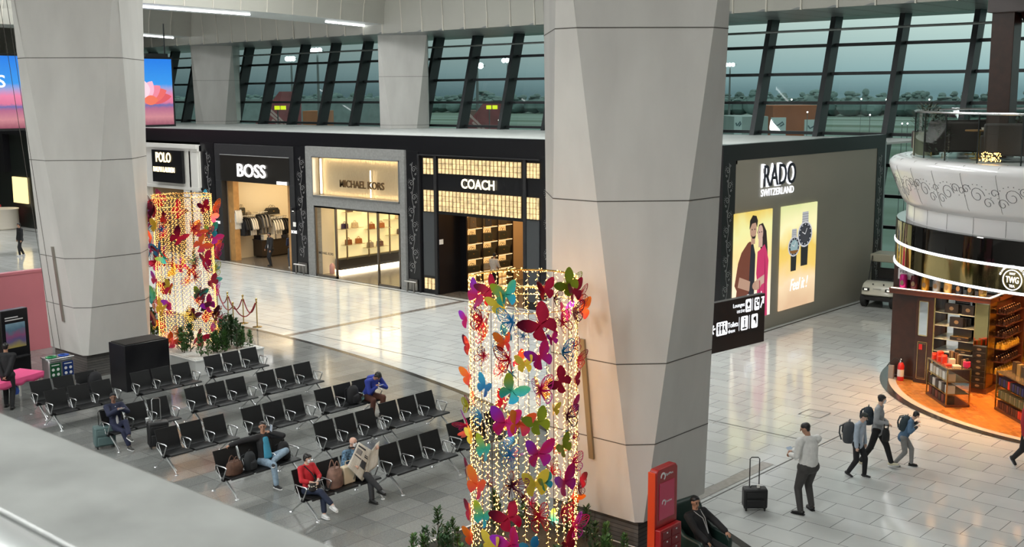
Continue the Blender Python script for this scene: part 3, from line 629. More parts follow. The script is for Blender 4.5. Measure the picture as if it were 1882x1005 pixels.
for x_, z_ in ((DXr-1.0, 1.35), (DXr-1.0, 2.2), (DXr-1.0, .5)):
    m = MB(); m.box(x_, DXr-.05, 33.3, 33.75, z_-.03, z_); m.box(x_, x_+.03, 33.3, 33.33, .02, 2.6) if z_ > 2 else None; tag(m.build('display_shelf', brass), 'brass display shelf behind the right glass door, %s one' % {1.35: 'middle', 2.2: 'top', .5: 'bottom'}[z_], 'shelf')
    for q in range(2): put(handbag(bagcols[(q+int(z_*3)) % 8], 'handbag on the %s brass shelf behind the right glass door' % {1.35: 'middle', 2.2: 'top', .5: 'bottom'}[z_], 'handbags on the brass shelves', .3, .26, .14), x_+.28+q*.42, 33.52, z_, .3)

# ---- black front with glowing glass blocks
xl, xr = -33.66, -27.15
m = MB(); op0, op1, opz = F(806, 400)[0], F(961, 410)[0], F(846, 397)[1]
m.box(xl, xr, YF+.0, YF+.4, opz, 5.74); m.box(xl, op0, YF+.0, YF+.4, 0, opz); m.box(op1, xr, YF, YF+.4, 0, opz)
root = tag(m.build('shop_front', blackm, smooth=False), 'black shop front with bands of glowing glass blocks and a wide opening', 'shop front')
m = MB(); m.box(xl+.02, xr-.02, YF-.1, YF, 5.6, 5.64); m.box(xl+.02, xl+.1, YF-.1, YF, 0, 5.6); m.box(op0-.2, op0-.05, YF-.06, YF, 0, 5.6); m.box(op1+.05, op1+.2, YF-.06, YF, 0, 5.6); m.build('frame_bars', blacks, root, smooth=False)
blk = bpy.data.materials.new('glowing_glass_block'); blk.use_nodes = True; nt = blk.node_tree; b = nt.nodes['Principled BSDF']
b.inputs['Base Color'].default_value = (.5, .4, .25, 1); b.inputs['Roughness'].default_value = .15; t = nt.nodes.new('ShaderNodeTexCoord')
nz = nt.nodes.new('ShaderNodeTexNoise'); nz.inputs['Scale'].default_value = 5; nt.links.new(t.outputs['Object'], nz.inputs[0]); rmp = nt.nodes.new('ShaderNodeMapRange'); rmp.inputs['From Min'].default_value = .3; rmp.inputs['From Max'].default_value = .7; rmp.inputs['To Min'].default_value = .3; rmp.inputs['To Max'].default_value = 1.15
nt.links.new(nz.outputs['Fac'], rmp.inputs[0]); b.inputs['Emission Color'].default_value = (1, .76, .36, 1); nt.links.new(rmp.outputs[0], b.inputs['Emission Strength'])
blkd = mat('amber_block_side', (.16, .10, .04), .3, 0, (1, .6, .2), .04)
def blocks(a, b_, nx, nz_):
    (x0, z1), (x1, _), (_, z0) = F(*a), F(b_[0], a[1]), F(a[0], b_[1])
    m = MB(); m.box(x0, x1, YF-.03, YF-.01, z0, z1); o = m.build('block_backing', blkd, root, smooth=False); w = (x1-x0)/nx; h = (z1-z0)/nz_
    g = MB()
    for i in range(nx):
        for k in range(nz_): g.box(x0+w*i+w*.42, x0+w*(i+1)-w*.08, YF-.09, YF-.03, z0+h*k+h*.04, z0+h*(k+1)-h*.05)
    g.build('glass_blocks', blk, o, smooth=False)
blocks((778, 289.7), (797.5, 319.3), 3, 3); blocks((805.7, 290.7), (959, 318.3), 22, 3); blocks((968.8, 299), (992.8, 327), 4, 4)
blocks((778.7, 348), (798.4, 387.6), 3, 4); blocks((806.6, 349.8), (959, 387.5), 22, 4); blocks((968.8, 362), (992, 402), 4, 4); blocks((781, 509), (800.7, 529), 3, 2)
for a, q0, q1 in (((779.5, 389), 0, 0), ):
    pass
m = MB(); m.box(F(780, 450)[0], F(800, 450)[0], YF-.04, YF, .75, F(780, 389)[1]); m.build('side_panel', mat('slate_panel', (.05, .055, .06), .5), root, smooth=False); m = MB(); m.box(F(969, 450)[0], F(992, 450)[0], YF-.04, YF, .3, F(969, 404)[1]); m.build('side_panel', mat('slate_panel', (.05, .055, .06), .5), root, smooth=False)
u, w = F(850, 345); u2, _ = F(911, 350); text('COACH', FRONT((u, YF-.06, w-.02)), u2-u, .38, emis('cream_letters', (1, .88, .6), 2.5), root, 'lettering', .02, .018)
SX = op0; yB = AX(846.7, 500, SX).y
m = MB(); m.box(SX-.1, SX, YF+.4, yB, 0, 3.6); struct(m.build('wall_black_side', blackm, smooth=False))
m = MB(); v = AX(810, 445, SX); m.box(SX, SX+.01, v.y-.08, v.y+.14, v.z-.09, v.z+.11); tag(m.build('notice', MATS['white_paper']), 'small white notice on the black side wall of the glass block shop', 'notice')
# shelf wall along x = SX
yE = AX(930, 450, SX).y; zz = [AX(847, q, SX).z for q in (419.8, 447.6, 475.6, 500.8)]
S = thing('wall_shelving', 'tall lit shelving of bags on the left wall of the glass block shop', 'shelving', (SX, yB, 0))
m = MB(); m.box(.0, .02, .02, yE-yB, 0, 3.5); m.build('back_panel', mat('amber_back', (.80, .48, .18), .6, 0, (1, .58, .2), 1.0), S, smooth=False)
for i in range(4):
    m = MB(); y_ = (yE-yB)*i/3; m.box(.02, .38, y_-.04, y_+.04, 0, 3.5); m.build('upright', blackm, S, smooth=False)
for z_ in zz+[.35]:
    for i in range(3):
        ya, yb = (yE-yB)*i/3+.05, (yE-yB)*(i+1)/3-.05
        m = MB(); m.box(.02, .40, ya, yb, z_-.05, z_-.01); sh = m.build('shelf', mat('oak_shelf', (.6, .4, .2), .4), S, smooth=False)
        m = MB(); m.box(.395, .41, ya, yb, z_-.04, z_-.018); m.build('shelf_light', emis('shelf_led', (1, .80, .45), 1.6), sh, smooth=False)
names = ['tall backpack', 'tall backpack', 'small tote', 'handbag', 'tote with upright handles', 'box handbag', 'holdall', 'wide holdall', 'wide holdall', 'dark duffel', 'patterned duffel', 'dark duffel']
k_ = 0
for r_, z_ in enumerate(zz):
    for i in range(3):
        yc = yB+(yE-yB)*(i+.5)/3; c = [(.14, .10, .06), (.03, .03, .035), (.06, .05, .03)][i] if r_ == 0 else ((.3, .28, .25) if (r_, i) == (3, 1) else (.035, .035, .02))
        w_, h_, k__ = [(.34, .46, 0), (.40, .34, 0), (.62, .34, 1), (.62, .26, 1)][r_]
        o = put(handbag(c, '%s on the %s shelf, %s bay, of the lit left wall shelving' % (names[k_], ['top', 'second', 'third', 'fourth'][r_], ['nearest', 'middle', 'farthest'][i]), None, w_, h_, .2, k__, nm='bag', cat='bag'), SX+.22, yc, z_, pi/2*.9); k_ += 1
m = MB(); m.box(-31.0, -30.5, 36.9, 38.9, .02, 3.5); struct(m.build('wall_oak_return', oak, smooth=False))
T = thing('display_table', 'brass framed table with bags inside the glass block shop', 'table', (-29.6, 35.4, 0))
m = MB(); m.box(-.8, .8, -.5, .5, .95, 1.0); m.build('table_top', walnut, T, bevel=.01)
for sx in (-.76, .76):
    for sy in (-.46, .46): m = MB(); m.box(sx-.02, sx+.02, sy-.02, sy+.02, .012, .95); m.build('leg', brass, T)
m = MB(); m.box(-29.3, -28.4, 35.35, 35.45, 1.02, 2.4); o = tag(m.build('poster_stand', blackm), 'black display poster standing on the table of the glass block shop', 'poster')

# ---- far left: glowing shop with white counters, seen left of the big pillar
m = MB(); m.box(-78, -66.5, YF+.4, YF+.8, 0, 5.9); struct(m.build('wall_far_shop', mat('deep_green_black', (.010, .014, .012), .3), smooth=False))
root = MB().box(-70.75, -68.9, YF+.3, YF+.4, 1.5, 3.1).build('display_window', emis('yellow_window_glow', (1, .78, .35), 1.7)); tag(root, 'glowing yellow display window far left, behind the white counter', 'display window')
m = MB(); m.lathe([(0, 0), (.9, 0), (.98, .08), (.98, 1.15), (1.02, 1.2), (1.02, 1.25), (0, 1.25)], (-69.9, YF-.9, 0), 28); o = tag(m.build('round_counter', mat('cream_counter', (.75, .68, .58), .4)), 'round cream counter with small window, far left beside the pillar', 'counter')
m = MB(); m.cbox((-69.25, YF-1.72, .85), (.5, .04, .5), .65); m.build('lit_window', emis('yellow_window_glow', (1, .78, .35), 1.7), o)
m = MB(); m.box(-74.2, -71.9, YF-1.5, YF-.7, 0, 1.05); tag(m.build('counter', MATS['cream_counter'], bevel=.05), 'cream counter at the left picture edge, cut by the frame', 'counter')
for i, (x_, c) in enumerate(((-71.5, (.6, .05, .06)), (-71.05, (.75, .7, .68)))):
    m = MB(); m.lathe([(.05, 0), (.22, .05), (.30, .5), (.18, .95), (.10, 1.05), (.13, 1.2), (.12, 1.32), (0, 1.4)], (x_, YF-.3-.5*i, .02), 12); tag(m.build('mannequin', mat('mann_%d' % i, c, .6)), '%s dressed shop mannequin between the cream counters' % ('red', 'white')[i], 'mannequin')

# ---- end wall: letters, lightboxes
root = None
o = text('RADO', SIDE((XR+.07, AX(1400, 340, XR).y, AX(1400, 343, XR).z)), AX(1458, 340, XR).y-AX(1400, 340, XR).y, .72, mat('navy_letters', (.02, .02, .04), .4), None, 'sign_lettering', .03, .004)
tag(o, 'dark navy letters with white halo glow high on the taupe end wall', 'sign')
text('RADO', SIDE((XR+.02, AX(1400, 340, XR).y-.10, AX(1400, 343, XR).z-.04)), AX(1458, 340, XR).y-AX(1400, 340, XR).y+.12, .80, emis('halo_white', (.9, .93, 1), 1.8), o, 'halo', .01, .022)
v = AX(1397, 356, XR); o = text('SWITZERLAND', SIDE((XR+.03, v.y, v.z-.10)), AX(1457, 350, XR).y-v.y, .24, emis('halo_white', (.9, .93, 1), 5), None, 'sign_lettering', .015, .004); tag(o, 'small glowing white letters below the navy letters on the end wall', 'sign')
def gradmat(name, stops, axis, lo, hi, es=1.6, noise=0.0, extra=None):
    m = bpy.data.materials.new(name); m.use_nodes = True; nt = m.node_tree; b = nt.nodes['Principled BSDF']; t = nt.nodes.new('ShaderNodeTexCoord'); s = nt.nodes.new('ShaderNodeSeparateXYZ'); nt.links.new(t.outputs['Object'], s.inputs[0])
    mr = nt.nodes.new('ShaderNodeMapRange'); mr.inputs['From Min'].default_value = lo; mr.inputs['From Max'].default_value = hi; nt.links.new(s.outputs[axis], mr.inputs[0]); src = mr.outputs[0]
    if noise:
        nz = nt.nodes.new('ShaderNodeTexNoise'); nz.inputs['Scale'].default_value = extra or 1.2; nt.links.new(t.outputs['Object'], nz.inputs[0]); a = nt.nodes.new('ShaderNodeMath'); a.operation = 'MULTIPLY_ADD'; a.inputs[1].default_value = noise; nt.links.new(nz.outputs['Fac'], a.inputs[0]); nt.links.new(src, a.inputs[2])
        a2 = nt.nodes.new('ShaderNodeMath'); a2.operation = 'SUBTRACT'; a2.inputs[1].default_value = noise/2; nt.links.new(a.outputs[0], a2.inputs[0]); src = a2.outputs[0]
    r = nt.nodes.new('ShaderNodeValToRGB'); nt.links.new(src, r.inputs[0]); cr = r.color_ramp
    cr.elements[0].position = stops[0][0]; cr.elements[0].color = (*stops[0][1], 1); cr.elements[1].position = stops[-1][0]; cr.elements[1].color = (*stops[-1][1], 1)
    for p, c in stops[1:-1]: e = cr.elements.new(p); e.color = (*c, 1)
    b.inputs['Base Color'].default_value = (.02, .02, .02, 1); b.inputs['Roughness'].default_value = .3; nt.links.new(r.outputs[0], b.inputs['Emission Color']); b.inputs['Emission Strength'].default_value = es; return m
za, zb = .5, 4.14
def lightbox(px0, px1, label, m):
    y0, y1 = AX(px0, 380, XR).y, AX(px1, 380, XR).y
    o = tag(MB().box(XR+.004, XR+.05, y0, y1, za, zb).build('lightbox_poster', m, smooth=False), label, 'poster'); return o, y0, y1
pgr = [(0, (.75, .50, .30)), (.25, (.95, .72, .45)), (.45, (.9, .62, .15)), (.6, (.85, .6, .12)), (.75, (.98, .9, .5)), (1, (.72, .75, .35))]
L1, y0, y1 = lightbox(1348, 1418, 'glowing poster of a man in brown and a woman in pink', gradmat('poster_glow_a', [(0, (.95, .85, .75)), (.3, (.98, .8, .55)), (.6, (.92, .70, .30)), (.8, (.80, .78, .35)), (1, (.75, .55, .12))], 'Z', za, zb, 1.25, .35, 1.0))
L2, y2, y3 = lightbox(1435, 1500, 'glowing yellow poster showing two steel wristwatches', gradmat('poster_glow_b', pgr, 'Z', za, zb, 1.15, .35, .8))
def flat(parent, y0, w, h, col, polys, nm, dep=.012, es=.9, z0=za, base=XR+.05):
    m_ = mat('ink_%d_%d_%d' % tuple(int(c*99) for c in col), (.01, .01, .01), .4, 0, col, es); m = MB(); fn = SIDE((base, y0, z0))
    for p in polys: m = MB(); m.prism([(u*w, v*h) for u, v in p], fn, dep); m.build(nm, m_, parent, smooth=False)
def ell(cx, cy, rx, ry, n=20, a0=0, a1=2*pi): return [(cx+rx*cos(a0+(a1-a0)*i/n), cy+ry*sin(a0+(a1-a0)*i/n)) for i in range(n)]
w_, h_ = y1-y0, zb-za
# man and woman (poster figures, flat print)
flat(L1, y0, w_, h_, (.20, .055, .03), [[(.02, .0), (.5, .0), (.52, .3), (.55, .62), (.5, .68), (.42, .73), (.36, .72), (.2, .64), (.12, .55), (.04, .35), (.1, .3), (.05, .12)]], 'printed_jacket', .004)
flat(L1, y0, w_, h_, (.02, .02, .03), [[(.40, .15), (.55, .15), (.56, .6), (.50, .70), (.44, .70), (.42, .5)]], 'printed_shirt', .006)
flat(L1, y0, w_, h_, (.60, .36, .25), [ell(.49, .83, .085, .085), [(.44, .70), (.54, .70), (.54, .78), (.44, .78)], [(.12, .33), (.42, .27), (.44, .36), (.16, .42)], ell(.62, .31, .12, .045)], 'printed_skin', .008)
flat(L1, y0, w_, h_, (.02, .012, .01), [[(.39, .84), (.40, .92), (.47, .965), (.56, .955), (.60, .91), (.585, .85), (.55, .895), (.45, .89)], [(.43, .79), (.47, .75), (.54, .75), (.56, .78), (.52, .77), (.47, .77)]], 'printed_hair', .010)
flat(L1, y0, w_, h_, (.03, .015, .015), [[(.60, .80), (.64, .87), (.74, .88), (.84, .80), (.88, .65), (.90, .5), (.80, .48), (.72, .6), (.66, .72)]], 'printed_hair', .006)
flat(L1, y0, w_, h_, (.74, .48, .38), [ell(.68, .79, .07, .075), [(.64, .66), (.74, .66), (.74, .74), (.64, .74)], [(.60, .36), (.84, .40), (.84, .32), (.60, .28)]], 'printed_skin', .008)
flat(L1, y0, w_, h_, (.70, .04, .16), [[(.60, .0), (.92, .0), (.90, .30), (.92, .52), (.86, .62), (.80, .68), (.70, .64), (.62, .62), (.60, .42), (.64, .3)]], 'printed_dress', .007)
flat(L1, y0, w_, h_, (.45, .02, .1), [[(.82, .0), (.86, .0), (.84, .45), (.81, .6)], [(.70, .0), (.72, .0), (.70, .35), (.68, .35)]], 'printed_fold', .010)
flat(L1, y0, w_, h_, (.02, .01, .01), [ell(.455, .835, .012, .006), ell(.525, .835, .012, .006), ell(.655, .80, .010, .006), ell(.71, .80, .010, .006)], 'printed_eyes', .012)
wht = emis('print_white', (.95, .95, 1), 1.6)
text('Feel it !', SIDE((XR+.062, y0+w_*.33, za+h_*.13)), w_*.42, .42, wht, L1, 'lettering', .006, .005, shear=.35)
# watches
w_ = y3-y2
def watch(cx, cy, s, strap, dial):
    flat(L2, y2, w_, h_, (.55, .56, .58), [[(cx-.09*s, cy), (cx+.09*s, cy), (cx+.075*s, cy+.2*s*1.0), (cx-.075*s, cy+.2*s)]], 'printed_bracelet', .004)
    for k in range(5): flat(L2, y2, w_, h_, (.18, .18, .2), [[(cx-.08*s, cy+.09*s+k*.022*s), (cx+.08*s, cy+.09*s+k*.022*s), (cx+.08*s, cy+.094*s+k*.022*s), (cx-.08*s, cy+.094*s+k*.022*s)]], 'printed_link', .006)
    flat(L2, y2, w_, h_, strap, [[(cx-.085*s, cy-.28*s), (cx+.085*s, cy-.28*s), (cx+.1*s, cy), (cx-.1*s, cy)]], 'printed_strap', .004)
    flat(L2, y2, w_, h_, (.7, .7, .72), [ell(cx, cy, .19*s, .115*s, 28)], 'printed_case', .008)
    flat(L2, y2, w_, h_, (.03, .035, .05), [ell(cx, cy, .165*s, .10*s, 28)], 'printed_bezel', .010)
    flat(L2, y2, w_, h_, dial, [ell(cx, cy, .125*s, .076*s, 28)], 'printed_dial', .012)
    flat(L2, y2, w_, h_, (.8, .8, .8), [[(cx-.006, cy), (cx+.006, cy), (cx+.05*s, cy+.05*s), (cx+.04*s, cy+.052*s)], [(cx, cy-.004), (cx-.08*s, cy+.02*s), (cx-.075*s, cy+.026*s), (cx, cy+.006)]]+[ell(cx+.145*s*cos(a*pi/6), cy+.088*s*sin(a*pi/6), .010*s, .006*s, 8) for a in range(12)], 'printed_hands', .014)
watch(.36, .60, .85, (.02, .02, .02), (.35, .5, .52)); watch(.66, .70, 1.1, (.015, .015, .015), (.05, .05, .06))
flat(L2, y2, w_, h_, (.28, .12, .03), [ell(.36, .565, .12, .035, 20, pi, 2*pi)], 'printed_dial_shade', .016)
text('Feel it !', SIDE((XR+.062, y2+w_*.28, za+h_*.17)), w_*.5, .42, wht, L2, 'lettering', .006, .005, shear=.35)

# ---- hanging LED screen, upper left
X_ = -58.0; ya, yb = AX(0, 170, X_).y-3.5, AX(317, 170, X_).y; z0, z1 = 6.42, 10.05
scr = gradmat('screen_picture', [(0, (.25, .06, .10)), (.12, (.55, .22, .25)), (.25, (.40, .12, .22)), (.30, (.12, .13, .35)), (.34, (.65, .16, .28)), (.45, (.75, .20, .35)), (.55, (.30, .32, .60)), (.62, (.03, .28, .75)), (1, (.01, .18, .70))], 'Z', z0, z1, 1.25, .04, 6)
o = tag(MB().box(X_-.25, X_, ya-.12, yb+.12, z0-.12, z1+.12).build('led_screen', blacks), 'large hanging screen showing a pink lotus over a sea under blue sky', 'screen')
MB().box(X_, X_+.02, ya, yb, z0, z1).build('display', scr, o, smooth=False)
fn = SIDE((X_+.02, 0, 0)); yc = AX(262, 170, X_).y; zc = z0+1.35
def petal(cy, cz, L_, wd, ang, n=10):
    p = []
    for i in range(n+1): t = i/n; p.append((L_*t, wd*sin(pi*t)**.8))
    for i in range(n-1, 0, -1): t = i/n; p.append((L_*t, -wd*sin(pi*t)**.8))
    return [(cy+u*cos(ang)-v*sin(ang), cz+u*sin(ang)+v*cos(ang)) for u, v in p]
for k, (an, L_, wd, c) in enumerate(((.12, 2.5, .35, (.75, .10, .12)), (.35, 2.2, .42, (.85, .14, .13)), (.62, 1.9, .40, (.9, .25, .35)), (pi-.12, 2.5, .35, (.75, .10, .12)), (pi-.35, 2.2, .42, (.85, .14, .13)), (1.05, 1.7, .42, (.95, .5, .65)), (pi-1.0, 1.7, .42, (.95, .5, .65)), (pi/2, 1.6, .5, (.98, .7, .8)), (.02, 1.3, .3, (.9, .18, .10)), (pi, 1.3, .3, (.9, .18, .10)))):
    m = MB(); m.prism(petal(yc, zc, L_*.72, wd*.9, an), fn, .004+.002*k); m.build('lotus_petal', emis('petal_%d' % int(c[1]*100), c, 1.1), o, smooth=False)
text('S', SIDE((X_+.03, AX(0, 157, X_).y-.15, AX(0, 157, X_).z-.1)), .42, .62, emis('print_white', (.95, .95, 1), 1.6), o, 'lettering', .01, .01)
m = MB(); m.tube([(X_-.12, yb-.3, z1+.1), (X_-.12, yb-.3, 12.0)], .04, 8); m.tube([(X_-.12, ya+.3, z1+.1), (X_-.12, ya+.3, 12.0)], .04, 8); m.box(X_-.2, X_+.05, yb-1.6, yb-.2, z1+.12, z1+.3); m.build('hanger', steel, o)

# ---- brown direction sign cantilevered from the big pillar
d0 = CAM+ray(1307, 651)*20.65; d1 = CAM+ray(1404, 628)*21.7
vx = Vector((d1.x-d0.x, d1.y-d0.y, 0)); sw = vx.length; vx.normalize(); vn = Vector((vx.y, -vx.x, 0)); zb_ = d0.z; sh = .93
fn = XY(vx, vn, (d0.x, d0.y, zb_)); brown = mat('dark_brown_sign', (.022, .008, .006), .35); sgw = emis('sign_white', (.9, .92, .95), 1.5)
m = MB(); m.prism([(-.35, 0), (sw, 0), (sw, sh), (-.35, sh)], lambda u, v, w: fn(u, v, w-.12), .12); o = tag(m.build('direction_sign', brown, bevel=.006), 'dark brown direction sign with white pictograms beside the front pillar', 'sign')
def sg(u, v, px_w=sw): return u*sw, v*sh
m = MB(); m.prism([(0, sh*.285), (sw, sh*.285), (sw, sh*.29), (0, sh*.29)], fn, .004); m.build('groove', blackm, o)
def put_txt(s, u, v, w, h, bold=.01, m_=sgw):
    try: return text(s, (lambda a, b, c=0: fn(u*sw+a, v*sh+b, c)), w*sw, h*sh, m_, o, 'lettering', .004, bold)
    except Exception as e: return None
put_txt('Lounges', .385, .80, .215, .105); put_txt('लाउंज', .455, .70, .15, .075, 0); put_txt('Toilets', .295, .445, .19, .105); put_txt('शौचालय', .30, .335, .13, .075, 0)
def icon(u0, v0, u1, v1, marks):
    b = MB(); a0, b0, a1, b1 = u0*sw, v0*sh, u1*sw, v1*sh; r = .02
    b.prism([(a0+r, b0), (a1-r, b0), (a1, b0+r), (a1, b1-r), (a1-r, b1), (a0+r, b1), (a0, b1-r), (a0, b0+r)], fn, .004); ic = b.build('pictogram', sgw, o, smooth=False)
    k = MB(); w, h = a1-a0, b1-b0
    for mk in marks:
        k = MB()
        if mk[0] == 'c': k.prism(ell(a0+mk[1]*w, b0+mk[2]*h, mk[3]*h, mk[3]*h, 12), lambda u, v, q: fn(u, v, q+.004), .003)
        else: k.prism([(a0+p[0]*w, b0+p[1]*h) for p in mk[1]], lambda u, v, q: fn(u, v, q+.004), .003)
        k.build('symbol', brown, ic, smooth=False)
def man(cx, s=1.0, skirt=False): return [('c', cx, .84, .07), ('p', [(cx-.07*s, .72), (cx+.07*s, .72), (cx+(.10 if skirt else .06)*s, .40), (cx+.04*s, .40), (cx+.04*s, .12), (cx-.04*s, .12), (cx-.04*s, .40), (cx-(.10 if skirt else .06)*s, .40)])]
icon(.62, .69, .73, .95, [('p', [(.5, .85), (.75, .6), (.5, .35), (.25, .6)]), ('p', [(.2, .2), (.8, .2), (.8, .26), (.2, .26)])])
icon(.79, .69, .885, .95, [('c', .3, .8, .08), ('p', [(.2, .65), (.4, .65), (.5, .4), (.8, .4), (.8, .3), (.3, .3)]), ('p', [(.6, .85), (.9, .85), (.9, .6), (.6, .6)])])
icon(.085, .33, .285, .60, man(.18)+man(.45, 1, True)+[('c', .72, .84, .07), ('p', [(.68, .7), (.76, .7), (.78, .45), (.92, .2), (.86, .16), (.74, .38), (.64, .4)]), ('p', [(.40-.11, .05), (.40-.09, .05), (.40-.09, .95), (.40-.11, .95)])])
icon(.54, .335, .67, .62, man(.5)+[('p', [(.2, .1), (.8, .1), (.8, .2), (.2, .2)])])
icon(.74, .335, .86, .62, [('p', [(.3, .75), (.7, .85), (.8, .4), (.7, .2), (.6, .5), (.3, .6)])])
m = MB()
for (p, q) in (((.90, .73), (.965, .92)), ): pass
def strk(a, b_, w=.03): m.ribbon([(a[0]*sw, a[1]*sh), (b_[0]*sw, b_[1]*sh)], w, fn, .004)
strk((.91, .72), (.965, .93)); strk((.92, .93), (.98, .93)); strk((.965, .94), (.965, .80)); strk((.0, .47), (.065, .49)); strk((.0, .47), (.035, .56)); strk((.0, .47), (.035, .39)); strk((.505, .34), (.505, .62), .008); strk((.70, .34), (.70, .62), .008); strk((.755, .70), (.755, .95), .008)
m.build('arrow', sgw, o, smooth=False)
m = MB(); m.prism([(-.35, .2), (0, .2), (0, .3), (-.35, .3)], lambda u, v, w: fn(u, v, w-.2), .1); m.build('bracket', steel, o)
# ================================================================ seating bay
seatm = mat('black_seat_shell', (.008, .0085, .009), .5, bump=.15, vscale=60, spec=.3); beamm = mat('dark_beam', (.03, .03, .032), .4, .6)
def make_bench(n=3):
    r = thing('tandem_seat_bench', 'bench', 'bench')
    P = .60; L = P*n
    prof = [(.62, .395), (.60, .425), (.54, .43), (.30, .405), (.17, .40), (.135, .43), (.12, .50), (.055, .69), (-.01, .87)]
    for i in range(n):
        y0, y1 = i*P+.028, (i+1)*P-.028
        def slab(pts, th):
            m = MB(); k = len(pts); nrm = []
            for j in range(k):
                a = Vector(pts[max(j-1, 0)]); b = Vector(pts[min(j+1, k-1)]); d = (b-a).normalized(); nrm.append(Vector((-d.y, d.x))*th)
            vs = []
            for j in range(k):
                p = pts[j]; q = (p[0]+nrm[j].x, p[1]+nrm[j].y)
                vs += [(p[0], y0, p[1]), (p[0], y1, p[1]), (q[0], y0, q[1]), (q[0], y1, q[1])]
            fs = []
            for j in range(k-1):
                a = j*4; b = a+4; fs += [(a, b, b+1, a+1), (a+2, a+3, b+3, b+2), (a, a+2, b+2, b), (a+1, b+1, b+3, a+3)]
            fs += [(0, 1, 3, 2), (k*4-4, k*4-2, k*4-1, k*4-3)]
            return m.add(vs, fs)
        slab(prof[:5], .018).build('seat', seatm, r, bevel=.006); slab(prof[4:], .018).build('backrest', seatm, r, bevel=.006)
    m = MB(); m.box(.26, .34, .02, L-.02, .30, .36); m.build('beam', beamm, r, bevel=.01)
    for i in range(n+1):
        y = i*P; m = MB()
        m.tube([(.10, y, .50), (.115, y, .60), (.14, y, .625), (.46, y, .63), (.485, y, .61), (.475, y, .585), (.36, y, .37)], .0125, 8)
        m.tube([(.10, y, .50), (.20, y, .44), (.30, y, .36)], .011, 8); m.tube([(.17, y, .60), (.30, y, .36)], .008, 6)
        m.build('armrest', alu, r)
    for y in (.08, L-.08):
        m = MB()
        m.tube([(.30, y, .33), (.62, y, .10), (.70, y, .012)], [.019, .015, .012], 8); m.tube([(.30, y, .33), (.0, y, .10), (-.12, y, .012)], [.019, .015, .012], 8)
        m.tube([(.33, y+.03, .30), (.60, y+.07, .05)], .010, 6)
        for x in (.70, -.12): m.cyl((x, y, 0), (x, y, .014), .045, .035, 12)
        m.build('leg_frame', alu, r)
    return r
bench0 = make_bench()
BN = [  # x of back, y start, label
 (-26.80, 14.87, 'empty black three-seat bench directly in front of the black box kiosk'),
 (-26.96, 17.18, 'empty black three-seat bench in front of the white planter of the distant light column'),
 (-24.30, 14.90, 'empty black three-seat bench one row in front of the kiosk bench'),
 (-24.33, 17.05, 'empty black three-seat bench at the far right end of the second row back'),
 (-24.10, 12.55, 'black bench where the man in navy with a cap sits, beside his suitcases'),
 (-21.70, 12.53, 'empty black three-seat bench at the near left end of the middle row'),
 (-21.70, 14.74, 'empty black three-seat bench behind the man in the turquoise shirt'),
 (-21.75, 16.90, 'black bench where the person in the blue hoodie sits with a black backpack'),
 (-19.45, 12.50, 'black bench where the man in the turquoise shirt sits among bags'),
 (-19.50, 15.10, 'empty black three-seat bench directly behind the man with the newspaper'),
 (-19.62, 17.10, 'empty black three-seat bench in front of the person in the blue hoodie'),
 (-17.28, 12.82, 'black bench shared by the woman in red and the man with the newspaper'),
 (-17.15, 14.88, 'empty black three-seat bench right of the man with the newspaper'),
 (-17.25, 16.98, 'empty black bench half hidden behind the near butterfly light column'),
 (-27.88, 12.70, 'empty black three-seat bench in the last row beside the steel bins'),
 (-26.70, 12.50, 'empty black three-seat bench at the left, in front of the last row')]
for i, (x, y, lb) in enumerate(BN):
    o = bench0 if i == 0 else copy_tree(bench0)
    o.location = (x, y, .004); o['label'] = lb; o['group'] = 'tandem benches of the seating bay'

# ---- black box kiosk, planters
m = MB(); m.box(-28.95, -28.1, 15.5, 16.85, 0.004, 1.3); o = m.build('box_kiosk', blackm, bevel=.01); tag(o, 'plain black box kiosk standing behind the benches at the big pillar', 'kiosk')
m = MB(); m.box(-28.9, -28.15, 15.55, 16.8, 1.3, 1.32); m.build('top_edge', mat('black_top', (.008, .007, .006), .7), o)
greens = [mat('leaf_dark', (.020, .065, .015), .6, var=.4, vscale=12), mat('leaf_mid', (.05, .13, .025), .6, var=.4, vscale=12)]
def conifer(h, seed, mi):
    rnd = random.Random(seed); m = MB(); m.cyl((0, 0, 0), (0, 0, h*.9), .012, .004, 5); s = m.build('shrub', mat('bark', (.05, .03, .02), .8)); f = MB()
    for k in range(int(190*h)):
        t = rnd.random()**.8; z = h*(.06+.94*t); rr2 = .17*h*(1-t)+.03; a = rnd.uniform(0, 2*pi); r_ = rr2*rnd.uniform(.4, 1)
        p = Vector((r_*cos(a), r_*sin(a), z)); d = Vector((cos(a), sin(a), rnd.uniform(.5, 1.6))).normalized(); L_ = rnd.uniform(.05, .10); sd = d.cross(Vector((0, 0, 1))).normalized()*.016
        f.add([p-sd, p+sd, p+d*L_*.7+sd*1.2, p+d*L_, p+d*L_*.7-sd*1.2], [(0, 1, 2, 3, 4)])
    f.build('foliage', greens[mi], s, smooth=False); return s
protos = [conifer(.62, 1, 0), conifer(.5, 2, 1), conifer(.75, 3, 0), conifer(.45, 4, 1)]
